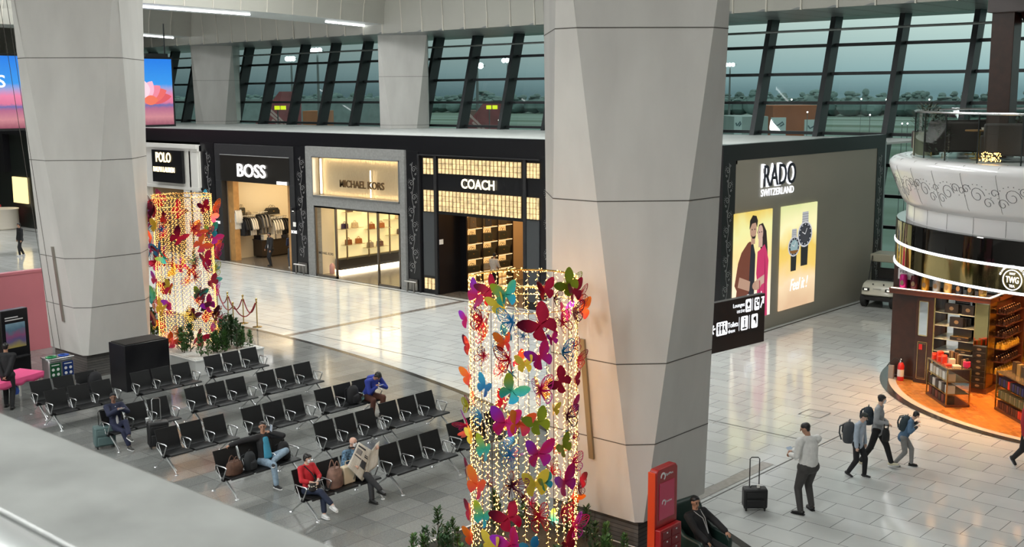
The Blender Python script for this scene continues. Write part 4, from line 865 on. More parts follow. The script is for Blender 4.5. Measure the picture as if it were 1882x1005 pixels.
def planter(cx, cy, x0, x1, y0, y1, lbl, seed, shrub_label, grp, skip, n, zb=.45, ks=1.0):
    m = MB(); m.box(x0, x1, y0, y1, .004, zb); m.box(x0-.02, x1+.02, y0-.02, y1+.02, zb-.02, zb+.03); o = m.build('planter', mat('white_planter', (.66, .66, .64), .35), bevel=.008); tag(o, lbl, 'planter')
    m = MB(); m.box(x0+.06, x1-.06, y0+.06, y1-.06, zb, zb+.045); m.build('pebble_bed', mat('white_pebbles', (.6, .58, .54), .8, var=.3, vscale=30, bump=.8) if ks == 1 else mat('dark_soil', (.03, .028, .02), .9, var=.4, vscale=30, bump=.8), o)
    rnd = random.Random(seed); k = 0
    for i in range(n):
        for _ in range(30):
            x = rnd.uniform(x0+.2, x1-.2); y = rnd.uniform(y0+.2, y1-.2)
            if math.hypot(x-cx, y-cy) > 1.16 and (x > x1-.65 or y > y1-.6 or y < y0+.6 or x < x0+.6): break
        else: continue
        p = protos[rnd.randrange(4)]
        c = copy_tree(p); c.location = (x, y, zb+.04); c.rotation_euler = (0, 0, rnd.uniform(0, 6)); s = rnd.uniform(.95, 1.3)*ks; c.scale = (s, s, s)
        tag(c, shrub_label, 'shrub', grp); k += 1
    return o
planter(-30.7, 19.0, -32.3, -28.2, 17.72, 20.1, 'white rectangular planter with small conifers around the distant light column', 5, 'small green conifer in the white planter of the distant light column', 'conifers in the distant planter', None, 39)
planter(-12.0, 13.62, -13.6, -10.5, 12.0, 15.1, 'white rectangular planter at the foot of the near light column', 8, 'small green conifer at the foot of the near light column', 'conifers in the near planter', None, 39, .36, .72)
for p in protos:
    for c in list(p.children): bpy.data.objects.remove(c)
    bpy.data.objects.remove(p)

# ================================================================ butterfly light columns
def foil(name, stops):
    m = bpy.data.materials.new(name); m.use_nodes = True; nt = m.node_tree; b = nt.nodes['Principled BSDF']; t = nt.nodes.new('ShaderNodeTexCoord'); g = nt.nodes.new('ShaderNodeSeparateXYZ')
    nt.links.new(t.outputs['Generated'], g.inputs[0]); a = nt.nodes.new('ShaderNodeMath'); a.operation = 'ADD'; nt.links.new(g.outputs['X'], a.inputs[0]); nt.links.new(g.outputs['Z'], a.inputs[1]); h = nt.nodes.new('ShaderNodeMath'); h.operation = 'MULTIPLY'; h.inputs[1].default_value = .5; nt.links.new(a.outputs[0], h.inputs[0])
    r = nt.nodes.new('ShaderNodeValToRGB'); nt.links.new(h.outputs[0], r.inputs[0]); cr = r.color_ramp; cr.elements[0].position = .15; cr.elements[0].color = (*stops[0], 1); cr.elements[1].position = .85; cr.elements[1].color = (*stops[-1], 1)
    for i, c in enumerate(stops[1:-1]): e = cr.elements.new(.15+.7*(i+1)/(len(stops)-1)); e.color = (*c, 1)
    nt.links.new(r.outputs[0], b.inputs['Base Color']); b.inputs['Metallic'].default_value = .45; b.inputs['Roughness'].default_value = .3; return m
FOILS = [foil('foil_magenta', [(.45, .02, .35), (.60, .01, .10), (.35, .03, .55)]), foil('foil_crimson', [(.30, .0, .03), (.55, .01, .05), (.12, .0, .02)]), foil('foil_crimson_orange', [(.6, .02, .12), (.85, .10, .02), (.8, .2, .02)]),
         foil('foil_teal_green', [(.02, .35, .60), (.05, .40, .25), (.40, .48, .03)]), foil('foil_olive', [(.35, .40, .02), (.20, .28, .02)]), foil('foil_blue', [(.02, .10, .35), (.05, .40, .65)]),
         foil('foil_dark', [(.015, .015, .03), (.20, .0, .04)]), foil('foil_gold', [(.75, .50, .03), (.85, .65, .08)])]
WINGU = [(.0, -.01), (.01, .03), (.05, .115), (.10, .165), (.155, .19), (.19, .185), (.20, .155), (.19, .10), (.17, .045), (.135, .005), (.06, -.02)]
WINGL = [(.0, .0), (.07, -.01), (.13, -.01), (.15, -.045), (.145, -.09), (.115, -.135), (.075, -.165), (.055, -.16), (.03, -.10), (.0, -.03)]
_bf = {}
def butterfly_mesh(fi, variant):
    if (fi, variant) in _bf: return _bf[(fi, variant)]
    m = MB(); fold = .35+.25*variant
    for s in (-1, 1):
        for poly in (WINGU, WINGL):
            def fn(u, v, w, s=s): return Vector((s*u*cos(fold), u*sin(fold)+w, v))
            if variant == 2:     # veined cut-out wings
                m.ribbon(poly+[poly[0]], .011, fn, .003)
                for q in poly[2:-1:1]: m.ribbon([(0, 0), ((q[0]*.5), q[1]*.5), q], [.004, .010, .006], fn, .003)
            else: m.prism(poly, fn, .003)
    m.tube([(0, 0, .05), (0, 0, 0), (0, 0, -.06)], [.005, .009, .004], 6); m.tube([(.0, 0, .05), (.03, .01, .11)], .0022, 4); m.tube([(.0, 0, .05), (-.03, .01, .11)], .0022, 4)
    o = m.build('butterfly', FOILS[fi], smooth=False); me = o.data; bpy.data.objects.remove(o); _bf[(fi, variant)] = me; return me
bulbm = emis('fairy_bulb', (1, .48, .11), 20); wirem = mat('clear_wire', (.55, .45, .25), .4, .3)
def light_column(cx, cy, lbl, seed, fixed, R=.87, z0=.5, z1=5.08, ns=31, dz=.075, br=.0082, bs=1.0, bulbm=bulbm):
    rnd = random.Random(seed); root = thing('butterfly_light_column', lbl, 'light column', (cx, cy, 0))
    m = MB(); rg = [(R*cos(2*pi*k/48), R*sin(2*pi*k/48), z1) for k in range(49)]; m.tube(rg, .018, 6); rg = [(R*cos(2*pi*k/48), R*sin(2*pi*k/48), z1-.42) for k in range(49)]; m.tube(rg, .008, 5); m.build('top_ring', gold, root)
    for k in range(12):
        a = 2*pi*k/12+.1; m = MB(); m.cyl((R*cos(a), R*sin(a), z0), (R*cos(a), R*sin(a), z1), .0055, n=5); m.build('support_wire', mat('dark_wire', (.08, .06, .04), .5, .6), root)
    for k in range(ns):
        a = 2*pi*k/ns+rnd.uniform(-.02, .02); rr = R+rnd.uniform(-.015, .015); w = MB(); x, y = rr*cos(a), rr*sin(a)
        w.tube([(x, y, z1), (x, y, (z0+z1)/2), (x, y, z0)], .0022, 4, False); st = w.build('light_string', wirem, root, smooth=False)
        b = MB(); z = z1-rnd.uniform(0, .03); i = 0
        while z > z0+.05:
            t = a+pi/2; s = (-1 if i % 2 else 1)
            for q in (0, 1):
                ln = rnd.uniform(.012, .034)*s*(1 if q else .2); zz_ = z-q*.018; px, py = x+cos(t)*ln+rnd.uniform(-.01, .01)*cos(a), y+sin(t)*ln+rnd.uniform(-.01, .01)*sin(a); r_ = br
                tw = cos(t)*s*.016, sin(t)*s*.016
                b.add([(px, py, zz_+r_), (px+r_, py, zz_), (px, py+r_, zz_), (px-r_, py, zz_), (px, py-r_, zz_), (px+tw[0], py+tw[1], zz_-.006)], [(0, 1, 2), (0, 2, 3), (0, 3, 4), (0, 4, 1), (5, 2, 1), (5, 3, 2), (5, 4, 3), (5, 1, 4)])
            z -= dz; i += 1
        bo = b.build('bulbs', bulbm, st, smooth=False, fixn=False); bo['kind'] = 'stuff'
    # garland of bulbs round the ring
    b = MB()
    for k in range(260):
        a = rnd.uniform(0, 2*pi); q = R+rnd.uniform(-.02, .02); zz_ = z1+rnd.uniform(-.04, .03) if k < 190 else z1-.42+rnd.uniform(-.015, .015); r_ = .0085
        px, py = q*cos(a), q*sin(a); b.add([(px, py, zz_+r_), (px+r_, py, zz_), (px, py+r_, zz_), (px-r_, py, zz_), (px, py-r_, zz_), (px, py, zz_-r_)], [(0, 1, 2), (0, 2, 3), (0, 3, 4), (0, 4, 1), (5, 2, 1), (5, 3, 2), (5, 4, 3), (5, 1, 4)])
    bo = b.build('ring_bulbs', bulbm, root, smooth=False, fixn=False); bo['kind'] = 'stuff'
    def bf(a, z, fi, var, sc, roll, yaw=0, tilt=0):
        me = butterfly_mesh(fi, var); o = bpy.data.objects.new('butterfly', me); COL.objects.link(o); o.parent = root
        rr = R+.05+.03*rnd.random(); o.location = (rr*cos(a), rr*sin(a), z)
        o.rotation_mode = 'QUATERNION'
        q = Matrix.Rotation(a-pi/2+yaw, 3, 'Z') @ Matrix.Rotation(tilt, 3, 'X') @ Matrix.Rotation(roll, 3, 'Y'); o.rotation_quaternion = q.to_quaternion(); o.scale = (sc, sc, sc)
    fa = atan2(-cy, -cx)          # bearing towards the balcony
    done = 0
    for (px, py, fi, var, sc, roll) in fixed:
        # sight line met with the cylinder gives bearing and height
        d = ray(px, py); A = d.x*d.x+d.y*d.y; B = -2*(d.x*cx+d.y*cy); D = cx*cx+cy*cy-(R+.06)**2; q = B*B-4*A*D
        if q > 0: s = (-B-sqrt(q))/(2*A); p = CAM+d*s; a = atan2(p.y-cy, p.x-cx)
        else:
            s = -B/(2*A); p = CAM+d*s; a = atan2(p.y-cy, p.x-cx)
        if p.z < z0: continue
        bf(a, p.z, fi, var, sc, roll, rnd.uniform(-.3, .3)); done += 1
    n2 = 96-done
    for k in range(n2):
        a = (fa+pi/2+pi*rnd.random()) if fixed else rnd.uniform(0, 2*pi); z = z0+.15+(z1-z0-.3)*(k+rnd.random())/n2
        bf(a, z, rnd.choice([0, 1, 1, 1, 2, 3, 4, 5, 6, 1, 7, 2, 0]), rnd.choice([0, 1, 2, 2]), rnd.uniform(.75, 1.1)*bs, rnd.uniform(-1.0, 1.0), rnd.uniform(-.6, .6), rnd.uniform(-.3, .3))
    return root
NB = [(878, 545, 0, 0, 1.25, -.8), (902, 530, 1, 0, 1.0, .6), (930, 540, 3, 0, 1.1, .2), (916, 558, 7, 1, .9, .4), (1000, 532, 1, 1, .95, .2), (1042, 522, 4, 0, 1.1, .8), (1052, 535, 1, 0, 1, .2), (1018, 549, 6, 2, .7, 0),
      (857, 585, 0, 0, .9, .4), (888, 590, 1, 2, 1.1, -.4), (942, 590, 5, 2, 1.25, .1), (992, 595, 1, 0, 1.5, .75), (1032, 592, 1, 2, 1, .5), (1053, 575, 6, 2, 1, .2), (862, 635, 1, 1, .9, .1), (928, 628, 2, 1, .9, .1), (962, 617, 5, 2, .6, .4), (1014, 622, 0, 1, .6, .3),
      (890, 655, 1, 2, .9, -.7), (936, 660, 1, 2, 1.2, .1), (965, 668, 7, 0, .8, .1), (992, 655, 0, 0, 1.15, .5), (1032, 647, 5, 2, 1.1, .2), (1052, 637, 1, 2, .8, .7), (863, 690, 2, 1, .9, .3), (892, 710, 5, 0, .95, -.5), (942, 717, 3, 0, 1.2, -.6), (992, 716, 0, 2, 1.35, .15), (1027, 700, 1, 0, 1.1, .9), (1054, 700, 1, 1, .7, .4),
      (860, 745, 4, 2, .7, .2), (885, 765, 5, 2, .9, .1), (930, 775, 0, 0, 1.35, -.1), (956, 778, 2, 0, 1.15, -.2), (988, 775, 4, 0, 1.15, .5), (1018, 752, 7, 1, .6, 0), (1040, 765, 6, 2, 1.1, .2), (1052, 748, 0, 1, .9, .5), (892, 825, 3, 0, 1.1, -.3), (868, 800, 7, 1, .8, .4), (938, 835, 5, 2, 1.2, -.1), (990, 832, 0, 0, 1.3, .0), (1034, 820, 4, 0, 1, .6), (1053, 805, 1, 2, .6, .6),
      (880, 890, 2, 0, 1.35, -.4), (940, 892, 6, 2, 1.35, -.5), (984, 888, 7, 0, 1.2, .1), (1000, 885, 3, 1, .8, .4), (1037, 885, 0, 0, 1.3, .4), (1052, 850, 0, 2, 1.0, .3), (863, 865, 6, 0, .9, -.2), (890, 947, 3, 0, 1.1, -.3), (935, 950, 1, 0, 1.3, .5), (990, 948, 1, 2, 1.4, .2), (1030, 940, 1, 2, 1, -.2), (1052, 965, 0, 2, 1.2, -.5), (864, 940, 1, 0, 1, .1), (940, 1000, 0, 0, 1.4, .5), (905, 1000, 7, 0, 1.1, -.1), (1040, 1000, 1, 0, 1.2, .5), (975, 1005, 5, 1, 1, .4), (868, 985, 2, 1, .9, .2)]
light_column(-12.0, 13.62, 'tall cylinder of warm fairy lights and coloured foil butterflies, nearest one', 11, NB)
light_column(-30.62, 19.05, 'tall cylinder of warm fairy lights and foil butterflies beside the far left pillar', 12, [], ns=42, dz=.065, z1=5.02, br=.010, bs=1.35, bulbm=emis('fairy_bulb_amber', (1, .46, .10), 7))
# ================================================================ small furniture of the hall
velvet = mat('red_velvet_rope', (.22, .01, .015), .7)
ST = [(-36.82, 24.22), (-34.69, 23.25), (-33.76, 23.26), (-32.83, 23.17), (-32.9, 22.25)]
ST = [G(400, 568), G(420, 588), G(448, 594), G(473, 601), G(430, 609), G(397, 566.5)]
wh = ['hidden behind the light column edge', 'second from the left', 'third from the left', 'farthest right', 'standing in front of the others', 'behind the light column']
for i, p in enumerate(ST[:5]):
    r = thing('rope_stanchion', 'brass rope stanchion by the distant light column, %s' % wh[i], 'stanchion', (p.x, p.y, .004), 0, 'brass stanchions with red ropes')
    m = MB(); m.lathe([(0, .03), (.05, .03), (.16, .015), (.165, .0), (0, 0)], n=20); m.build('base', brass, r)
    m = MB(); m.cyl((0, 0, .02), (0, 0, .92), .022, n=10); m.build('post', brass, r)
    m = MB(); m.lathe([(.022, .9), (.035, .92), (.022, .94), (.03, .955), (.04, .99), (.03, 1.02), (0, 1.035)], n=12); m.lathe([(.03, .86), (.045, .87), (.03, .88)], n=12); m.build('finial', brass, r)
def rope(a, b, nm, sag=.42):
    pts = [Vector(a)+(Vector(b)-Vector(a))*t+Vector((0, 0, .87-sag*4*t*(1-t))) for t in [i/14 for i in range(15)]]
    m = MB(); m.tube(pts, .02, 8); tag(m.build('velvet_rope', velvet), nm, 'rope')
for i, (a, b) in enumerate(((0, 1), (1, 2), (2, 3), (0, 4), (4, 3))):
    pa, pb = [Vector((ST[k].x, ST[k].y, 0)) for k in (a, b)]; d = (pb-pa).normalized()*.05
    rope(pa+d, pb-d, ['dark red rope between the leftmost stanchion and the second', 'dark red rope between the second and third stanchions', 'dark red rope between the third and farthest right stanchions', 'dark red rope from the leftmost stanchion to the front one', 'dark red rope from the front stanchion to the farthest right one'][i])
# ---- bins, totem, pink wall, table
r = thing('recycling_bin', 'steel twin recycling bin with green and blue openings beside the pillar', 'bin', (-30.05, 14.55, .004))
m = MB(); m.box(-.22, .22, -.36, .36, 0, .86); m.build('body', alu, r, bevel=.04)
m = MB(); m.box(-.24, .24, -.38, .38, .86, .89); m.build('lid', mat('lid_steel', (.45, .45, .45), .3, 1), r, bevel=.02)
for y, c, nm in ((-.18, (.01, .25, .08), 'green'), (.18, (.01, .08, .45), 'blue')):
    m = MB(); m.lathe([(.14, .0), (.15, .02), (.09, .03), (.08, .015)], (0, y, .89), 18); m.build('opening', mat('bin_'+nm, c, .4), r)
    m = MB(); m.box(.22, .23, y-.15, y+.15, .35, .76); lp = m.build('label_plate', mat('plate_'+nm, tuple(q*.3 for q in c), .5), r); lp['label'] = '%s plate with white recycling symbols' % nm
    k = MB()
    for a in (-.07, .07):
        for b in (.44, .58): k.prism(ell(y+a, b, .042, .042, 12), SIDE((.23, 0, 0)), .004)
    k.prism([(y-.11, .69), (y+.11, .69), (y+.11, .715), (y-.11, .715)], SIDE((.23, 0, 0)), .004); k.build('symbol', mat('white_mark', (.7, .7, .7), .5), lp, smooth=False)
r = thing('information_totem', 'slim black information totem with a small lit screen by the left pillar', 'totem', (-31.45, 14.0, .004), .15)
m = MB(); m.box(-.12, .12, -.42, .42, 0, 2.13); m.build('body', blackm, r, bevel=.02)
m = MB(); m.box(.12, .13, -.3, .3, 1.05, 1.75); o = m.build('screen', gradmat('totem_screen', [(0, (.5, .4, .1)), (.3, (.15, .12, .3)), (.5, (.4, .1, .25)), (.7, (.12, .25, .35)), (1, (.3, .5, .6))], 'Z', 1.05, 1.75, .35, .5, 4), r)
m = MB(); m.box(.12, .13, -.3, .1, 1.90, 1.93); m.box(.12, .13, -.3, .25, 1.83, 1.86); m.build('heading', mat('white_mark', (.7, .7, .7), .5, 0), r)
m = MB(); m.box(.12, .3, -.3, .3, .78, .81); m.build('shelf', charcoal, r)
m = MB(); m.box(-35.4, -35.2, 8.0, 16.9, 0.004, 2.56); m.box(-35.42, -35.18, 7.98, 16.92, 2.5, 2.58); struct(m.build('wall_pink_partition', mat('pink_partition', (.52, .17, .20), .5, var=.05, vscale=1), smooth=False))
r = thing('folding_table', 'white-legged folding table under a bright pink cloth at the left edge', 'table', (-29.35, 12.75, .004), .35)
pinkc = mat('pink_cloth', (.85, .10, .28), .7, bump=.3, vscale=6)
for x in (-.36, .36):
    for y in (-.85, .85): m = MB(); m.cyl((x, y, 0), (x, y, .72), .025, n=8); m.build('leg', whitew, r)
m = MB(); m.box(-.4, .4, -.92, .92, .70, .735); m.build('table_top', whitew, r)
m = MB(); n_ = 40; pts = [];
def cloth(nm, hx, hy, z, drop, mm, lbl, loc, rz):
    m = MB(); per = []
    N = 14
    for i in range(N): per.append((-hx+2*hx*i/N, -hy))
    for i in range(N*2): per.append((hx, -hy+2*hy*i/(N*2)))
    for i in range(N): per.append((hx-2*hx*i/N, hy))
    for i in range(N*2): per.append((-hx, hy-2*hy*i/(N*2)))
    K = len(per); vs = [(x, y, z) for x, y in per]
    for lv in (1, 2):
        for i, (x, y) in enumerate(per):
            w = 1+.03*sin(i*1.3)*lv/2; vs.append((x*(1.01*w), y*(1.005*w), z-drop*lv/2*(1+.15*sin(i*.9))))
    fs = [tuple(range(K))]+[(l_*K+i, l_*K+(i+1) % K, (l_+1)*K+(i+1) % K, (l_+1)*K+i) for l_ in (0, 1) for i in range(K)]
    m.add(vs, fs); o = m.build(nm, mm); o.location = loc; o.rotation_euler = (0, 0, rz); tag(o, lbl, 'tablecloth')
    md = o.modifiers.new('thick', 'SOLIDIFY'); md.thickness = .004; md.offset = 1
cloth('tablecloth', .42, .95, .739, .17, pinkc, 'bright pink cloth draped over the folding table at the left edge', (-29.35, 12.75, .004), .35)
r = thing('poster_easel', 'colourful poster board on an easel at the left picture edge', 'easel', (-32.6, 12.7, .004), .5)
m = MB(); m.box(-.02, .02, -.5, .5, .75, 1.9); m.build('board', gradmat('poster_art', [(0, (.10, .2, .03)), (.4, (.5, .45, .15)), (.6, (.75, .65, .35)), (.8, (.2, .3, .08)), (1, (.35, .5, .25))], 'Z', .75, 1.9, .22, .8, 5), r)
m = MB(); m.tube([(-.03, -.4, 0), (-.03, -.3, 1.9)], .018, 6); m.tube([(-.03, .4, 0), (-.03, .3, 1.9)], .018, 6); m.tube([(-.5, 0, 0), (-.05, 0, 1.7)], .018, 6); m.build('easel_frame', walnut, r)
m = MB(); m.cyl((0, 0, .0), (0, 0, .018), .17, n=20); m.cyl((0, 0, .018), (0, 0, .95), .022, n=10); m.ball((0, 0, .99), .04); m.tube([(0, 0, .9), (-.15, -.25, .45), (-.2, -.6, .3)], .02, 8); o = m.build('rope_post', brass); o.location = (-32.25, 14.0, .004); tag(o, 'brass post in front of the pink partition at the far left', 'stanchion')
# ---- red charging kiosk at the near pillar
r = thing('charging_kiosk', 'tall red phone charging kiosk with locker boxes leaning beside the near pillar', 'kiosk', (-9.98, 14.72, .004), .0)
orange = mat('orange_red', (.62, .05, .01), .35); redk = mat('kiosk_red', (.34, .012, .014), .35)
m = MB(); m.box(-.10, .16, -.30, .30, 0, 1.12); m.build('locker_body', redk, r, bevel=.015)
m = MB(); m.prism([(-.30, 1.12), (.30, 1.12), (.30, 2.04), (.25, 2.1), (-.25, 2.1), (-.30, 2.04)], lambda u, v, w: Vector((-.08+w, u, v)), .15); m.build('head_panel', redk, r, bevel=.02)
m = MB(); m.box(-.08, .06, -.325, -.30, 0, 2.06); m.build('side_strip', orange, r, bevel=.008)
m = MB(); m.box(.07, .078, -.22, .20, 1.25, 1.86); m.build('screen', mat('wine_screen', (.12, .005, .02), .15, 0, (.35, .01, .05), .35), r)
wm = mat('white_mark', (.7, .7, .7), .5)
for (yy, zz_, s) in ((-.12, 1.96, 1.0), (-.10, 1.52, .8)):
    m = MB(); fn_ = SIDE((.079 if s < 1 else .071, 0, 0)); sw_ = [(yy+.055*s*cos(t), zz_+.055*s*sin(t)) for t in [(-1.2+i*.33) for i in range(15)]]; m.ribbon(sw_, [.02*s+.012*s*sin(pi*i/14) for i in range(15)], fn_, .006); m.build('emblem', wm, r, smooth=False)
    text('SpiPlus' if s > .9 else 'Spiplus', SIDE((.079 if s < 1 else .071, yy+.08*s, zz_-.015)), .20*s, .05*s, wm, r, 'lettering', .004)
for i in range(7):
    for k in (0, 1):
        y0_ = -.26+k*.26; z0_ = .05+i*.15; m = MB(); m.box(.16, .172, y0_+.01, y0_+.25, z0_, z0_+.135); o = m.build('locker_door', mat('dark_red', (.20, .006, .012), .4), r, bevel=.004)
        m = MB(); m.box(.172, .178, y0_+.12, y0_+.15, z0_+.09, z0_+.11); m.build('lock', wm, o)
# ---- green armchair
grn = mat('dark_green_leather', (.010, .028, .022), .45); r = thing('armchair', 'dark green wing armchair against the near pillar, holding the guard', 'armchair', (-10.30, 15.95, .004), -.15)
m = MB(); m.prism([(-.1, 0), (.62, 0), (.66, .30), (.60, .42), (-.05, .40)], lambda u, v, w: Vector((u, -.30+w, v)), .60); m.build('seat', grn, r, bevel=.03)
m = MB(); m.prism([(-.12, .0), (.04, .0), (.10, .4), (-.04, .85), (-.10, 1.06), (-.20, 1.08), (-.24, .9), (-.20, .4)], lambda u, v, w: Vector((u, -.38+w, v)), .76); m.build('backrest', grn, r, bevel=.04)
for s in (-1, 1):
    m = MB(); m.prism([(-.2, .0), (.66, .0), (.68, .5), (.60, .60), (.25, .64), (.05, .80), (-.08, 1.04), (-.2, 1.02)], lambda u, v, w: Vector((u, s*.34+w-.045*1, v)), .09); m.build('arm', grn, r, bevel=.03)
# ---- trolley suitcases
def suitcase(nm, lbl, x, y, rz, w, d, h, col, hand, soft=True, hcol=None):
    r = thing(nm, lbl, 'suitcase', (x, y, .004), rz); c = mat('case_'+nm+str(round(col[1]*100)), col, .55, bump=.2, vscale=20)
    m = MB(); m.box(-d/2, d/2, -w/2, w/2, .06, h); m.build('body', c, r, bevel=.035)
    m = MB(); m.box(d/2, d/2+.035, -w*.38, w*.38, .10, h*.55); m.build('front_pocket', c, r, bevel=.015)
    m = MB(); m.box(d/2, d/2+.02, -w*.4, w*.4, h*.62, h*.86); m.build('upper_pocket', c, r, bevel=.01)
    hm = hcol or mat('handle_black', (.02, .02, .02), .4)
    m = MB(); y_ = w*.20; m.tube([(-d*.3, -y_, h-.02), (-d*.3, -y_, h+hand-.03), (-d*.3, -y_+.03, h+hand), (-d*.3, y_-.03, h+hand), (-d*.3, y_, h+hand-.03), (-d*.3, y_, h-.02)], .011, 8); m.build('trolley_handle', hm, r)
    m = MB(); m.tube([(0, -.09, h), (0, -.07, h+.035), (0, .07, h+.035), (0, .09, h)], .010, 6); m.build('carry_handle', hm, r)
    for sx in (-1, 1):
        for sy in (-1, 1): m = MB(); m.cyl((sx*(d/2-.05), sy*(w/2-.05)-.012, .032), (sx*(d/2-.05), sy*(w/2-.05)+.012, .032), .032, n=12); m.box(sx*(d/2-.05)-.015, sx*(d/2-.05)+.015, sy*(w/2-.05)-.02, sy*(w/2-.05)+.02, .04, .08); m.build('wheel', rubber, r)
    return r
p = G(1384, 938); s_ = suitcase('trolley_case', 'black wheeled cabin case with raised handle beside the man in white', p.x, p.y+.05, -.85, .46, .26, .45, (.008, .008, .009), .58)
m = MB(); m.box(.02, .06, .03, .08, .46, .52); m.build('luggage_tag', whitew, s_)
suitcase('hard_suitcase', 'teal green suitcase in front of the man in navy, cut by the ledge', G(193, 822).x+.0, G(193, 822).y, -.3, .46, .30, .52, (.085, .14, .14), .33)
suitcase('soft_suitcase', 'black suitcase with raised silver handle between two bench rows', G(292, 822).x, G(292, 822).y, -.35, .46, .28, .62, (.008, .008, .009), .52, hcol=alu)
# ---- bags lying on seats
def backpack(lbl, loc, rz, s=1.0, col=(.010, .010, .012), tilt=0, nm='backpack', cat='backpack'):
    r = thing(nm, lbl, cat, loc, rz); r.rotation_euler = (0, tilt, rz); r.scale = (s, s, s); c = mat('bagcloth_%d_%d' % (int(col[0]*200), int(col[2]*200)), col, .8, bump=.5, vscale=14)
    m = MB(); m.lathe([(0, 0), (.14, .0), (.175, .05), (.18, .25), (.16, .38), (.10, .46), (0, .49)], n=18, T=Matrix.Diagonal((.78, 1, 1, 1))); m.build('body', c, r)
    m = MB(); m.lathe([(0, .03), (.10, .04), (.115, .10), (.11, .22), (.06, .27), (0, .28)], (.10, 0, 0), 14, T=Matrix.Diagonal((.9, 1.15, 1, 1))); m.build('pocket', c, r)
    m = MB(); m.tube([(0, -.04, .47), (.0, -.03, .53), (0, .03, .53), (0, .04, .47)], .009, 6); m.build('grab_handle', c, r)
    for sy in (-.08, .08): m = MB(); m.tube([(-.10, sy, .42), (-.19, sy, .36), (-.20, sy, .2), (-.13, sy*1.4, .06)], .018, 6); m.build('strap', c, r)
    return r
backpack('black backpack propped on the middle seat next to the blue hoodie', (-21.75+.36, 16.90+.95, .425), .2, .95)
backpack('black backpack on the bench right of the man in the turquoise shirt', (-19.45+.36, 12.5+1.50, .425), .3, .82)
backpack('black rucksack on the bench left of the man in the turquoise shirt', (-19.45+.38, 12.5+.64, .425), .4, .80, (.014, .016, .018))
backpack('black backpack behind the last row of benches near the box kiosk', (-27.55, 12.7+1.62, .425), .1, 1.0)
def tote(lbl, loc, rz, w, h, d, col, nm='tote_bag', handle=True):
    r = thing(nm, lbl, 'bag', loc, rz); c = mat('tote_%d_%d' % (int(col[0]*200), int(col[2]*200)), col, .8, bump=.6, vscale=10, var=.35)
    m = MB(); m.lathe([(0, 0), (.42, 0), (.5, .1), (.5, .55), (.42, .85), (.30, 1.0), (.22, .96), (0, .9)], n=20, T=Matrix.Diagonal((d, w, h, 1))); m.build('body', c, r)
    if handle:
        for s in (-1, 1): m = MB(); m.tube([(s*d*.25, -w*.22+w*.44*i/8, h*.9+sin(pi*i/8)*h*.45) for i in range(9)], .011, 6); m.build('handle', c, r)
    return r
tote('brown leather handbag on the bench, leftmost beside the turquoise shirted man', (-19.45+.38, 12.5+.26, .425), .2, .42, .28, .26, (.11, .055, .035))
tote('brown and tan checked shoulder bag between the woman in red and newspaper reader', (-17.28+.36, 12.82+.78, .425), .1, .36, .40, .28, (.22, .13, .10), 'shoulder_bag')
r = thing('shopping_bag', 'cream canvas shopping bag beside the newspaper reader', 'bag', (-17.28+.36, 12.82+1.12, .425), 0)
m = MB(); m.prism([(-.14, 0), (.14, 0), (.155, .36), (-.155, .36)], lambda u, v, w: Vector((w-.07, u, v)), .14); m.build('body', mat('cream_canvas', (.66, .56, .40), .8, bump=.4, vscale=9), r, bevel=.02)
m = MB(); m.tube([(0, -.07, .35), (0, -.06, .45), (0, .06, .45), (0, .07, .35)], .008, 6); m.build('handle', MATS['cream_canvas'], r)
def bottle(lbl, loc, tilt=0): 
    r = thing('water_bottle', lbl, 'bottle', loc); r.rotation_euler = (0, tilt, 0)
    m = MB(); m.lathe([(0, 0), (.033, 0), (.035, .02), (.034, .15), (.015, .19), (.013, .21), (0, .21)], n=14); m.build('body', glassmat('bottle_plastic', (.75, .9, .85), .3), r)
    m = MB(); m.lathe([(.0355, .06), (.0355, .12)], n=14); m.build('label', mat('teal_white', (.3, .6, .6), .5), r); m = MB(); m.cyl((0, 0, .21), (0, 0, .228), .016, n=12); m.build('cap', mat('green_cap', (.05, .3, .15), .4), r)
bottle('clear plastic bottle between the bags and the turquoise shirted man', (-19.45+.30, 12.5+.80, .425)); bottle('water bottle standing beside the person in the blue hoodie', (-21.75+.42, 16.9+1.22, .425))
m = MB(); m.lathe([(0, 0), (.030, 0), (.042, .11), (.045, .115), (.044, .13), (.030, .135), (0, .137)], n=16); o = m.build('paper_cup', mat('cup_white', (.75, .75, .75), .5)); o.location = (-24.1+.42, 12.55+.98, .425); tag(o, 'white paper coffee cup on the seat next to the man in navy', 'cup')
# ---- balcony ledge in the foreground
ledm = mat('stone_ledge', (.25, .255, .245), .32, var=.16, vscale=9)
m = MB(); m.box(-6.5, .6, .575, .772, 7.2, 7.5); o = struct(m.build('trim_balcony_ledge', ledm, bevel=.004))
m = MB(); m.tube([(-6.5, .50, 7.485), (.6, .50, 7.485)], .055, 24); m.box(-6.5, .6, .45, .60, 7.2, 7.44); o = m.build('handrail', mat('satin_steel', (.82, .84, .84), .28, .7)); tag(o, 'blurred satin steel handrail along the stone ledge at the bottom left', 'handrail')
m = MB(); m.box(-6.5, .6, .42, .80, 6.2, 7.2); struct(m.build('wall_balcony_front', hallw, smooth=False)); m = MB(); m.box(-6.5, 6, -3, .42, 6.0, 6.2); struct(m.build('floor_balcony', terr, smooth=False))
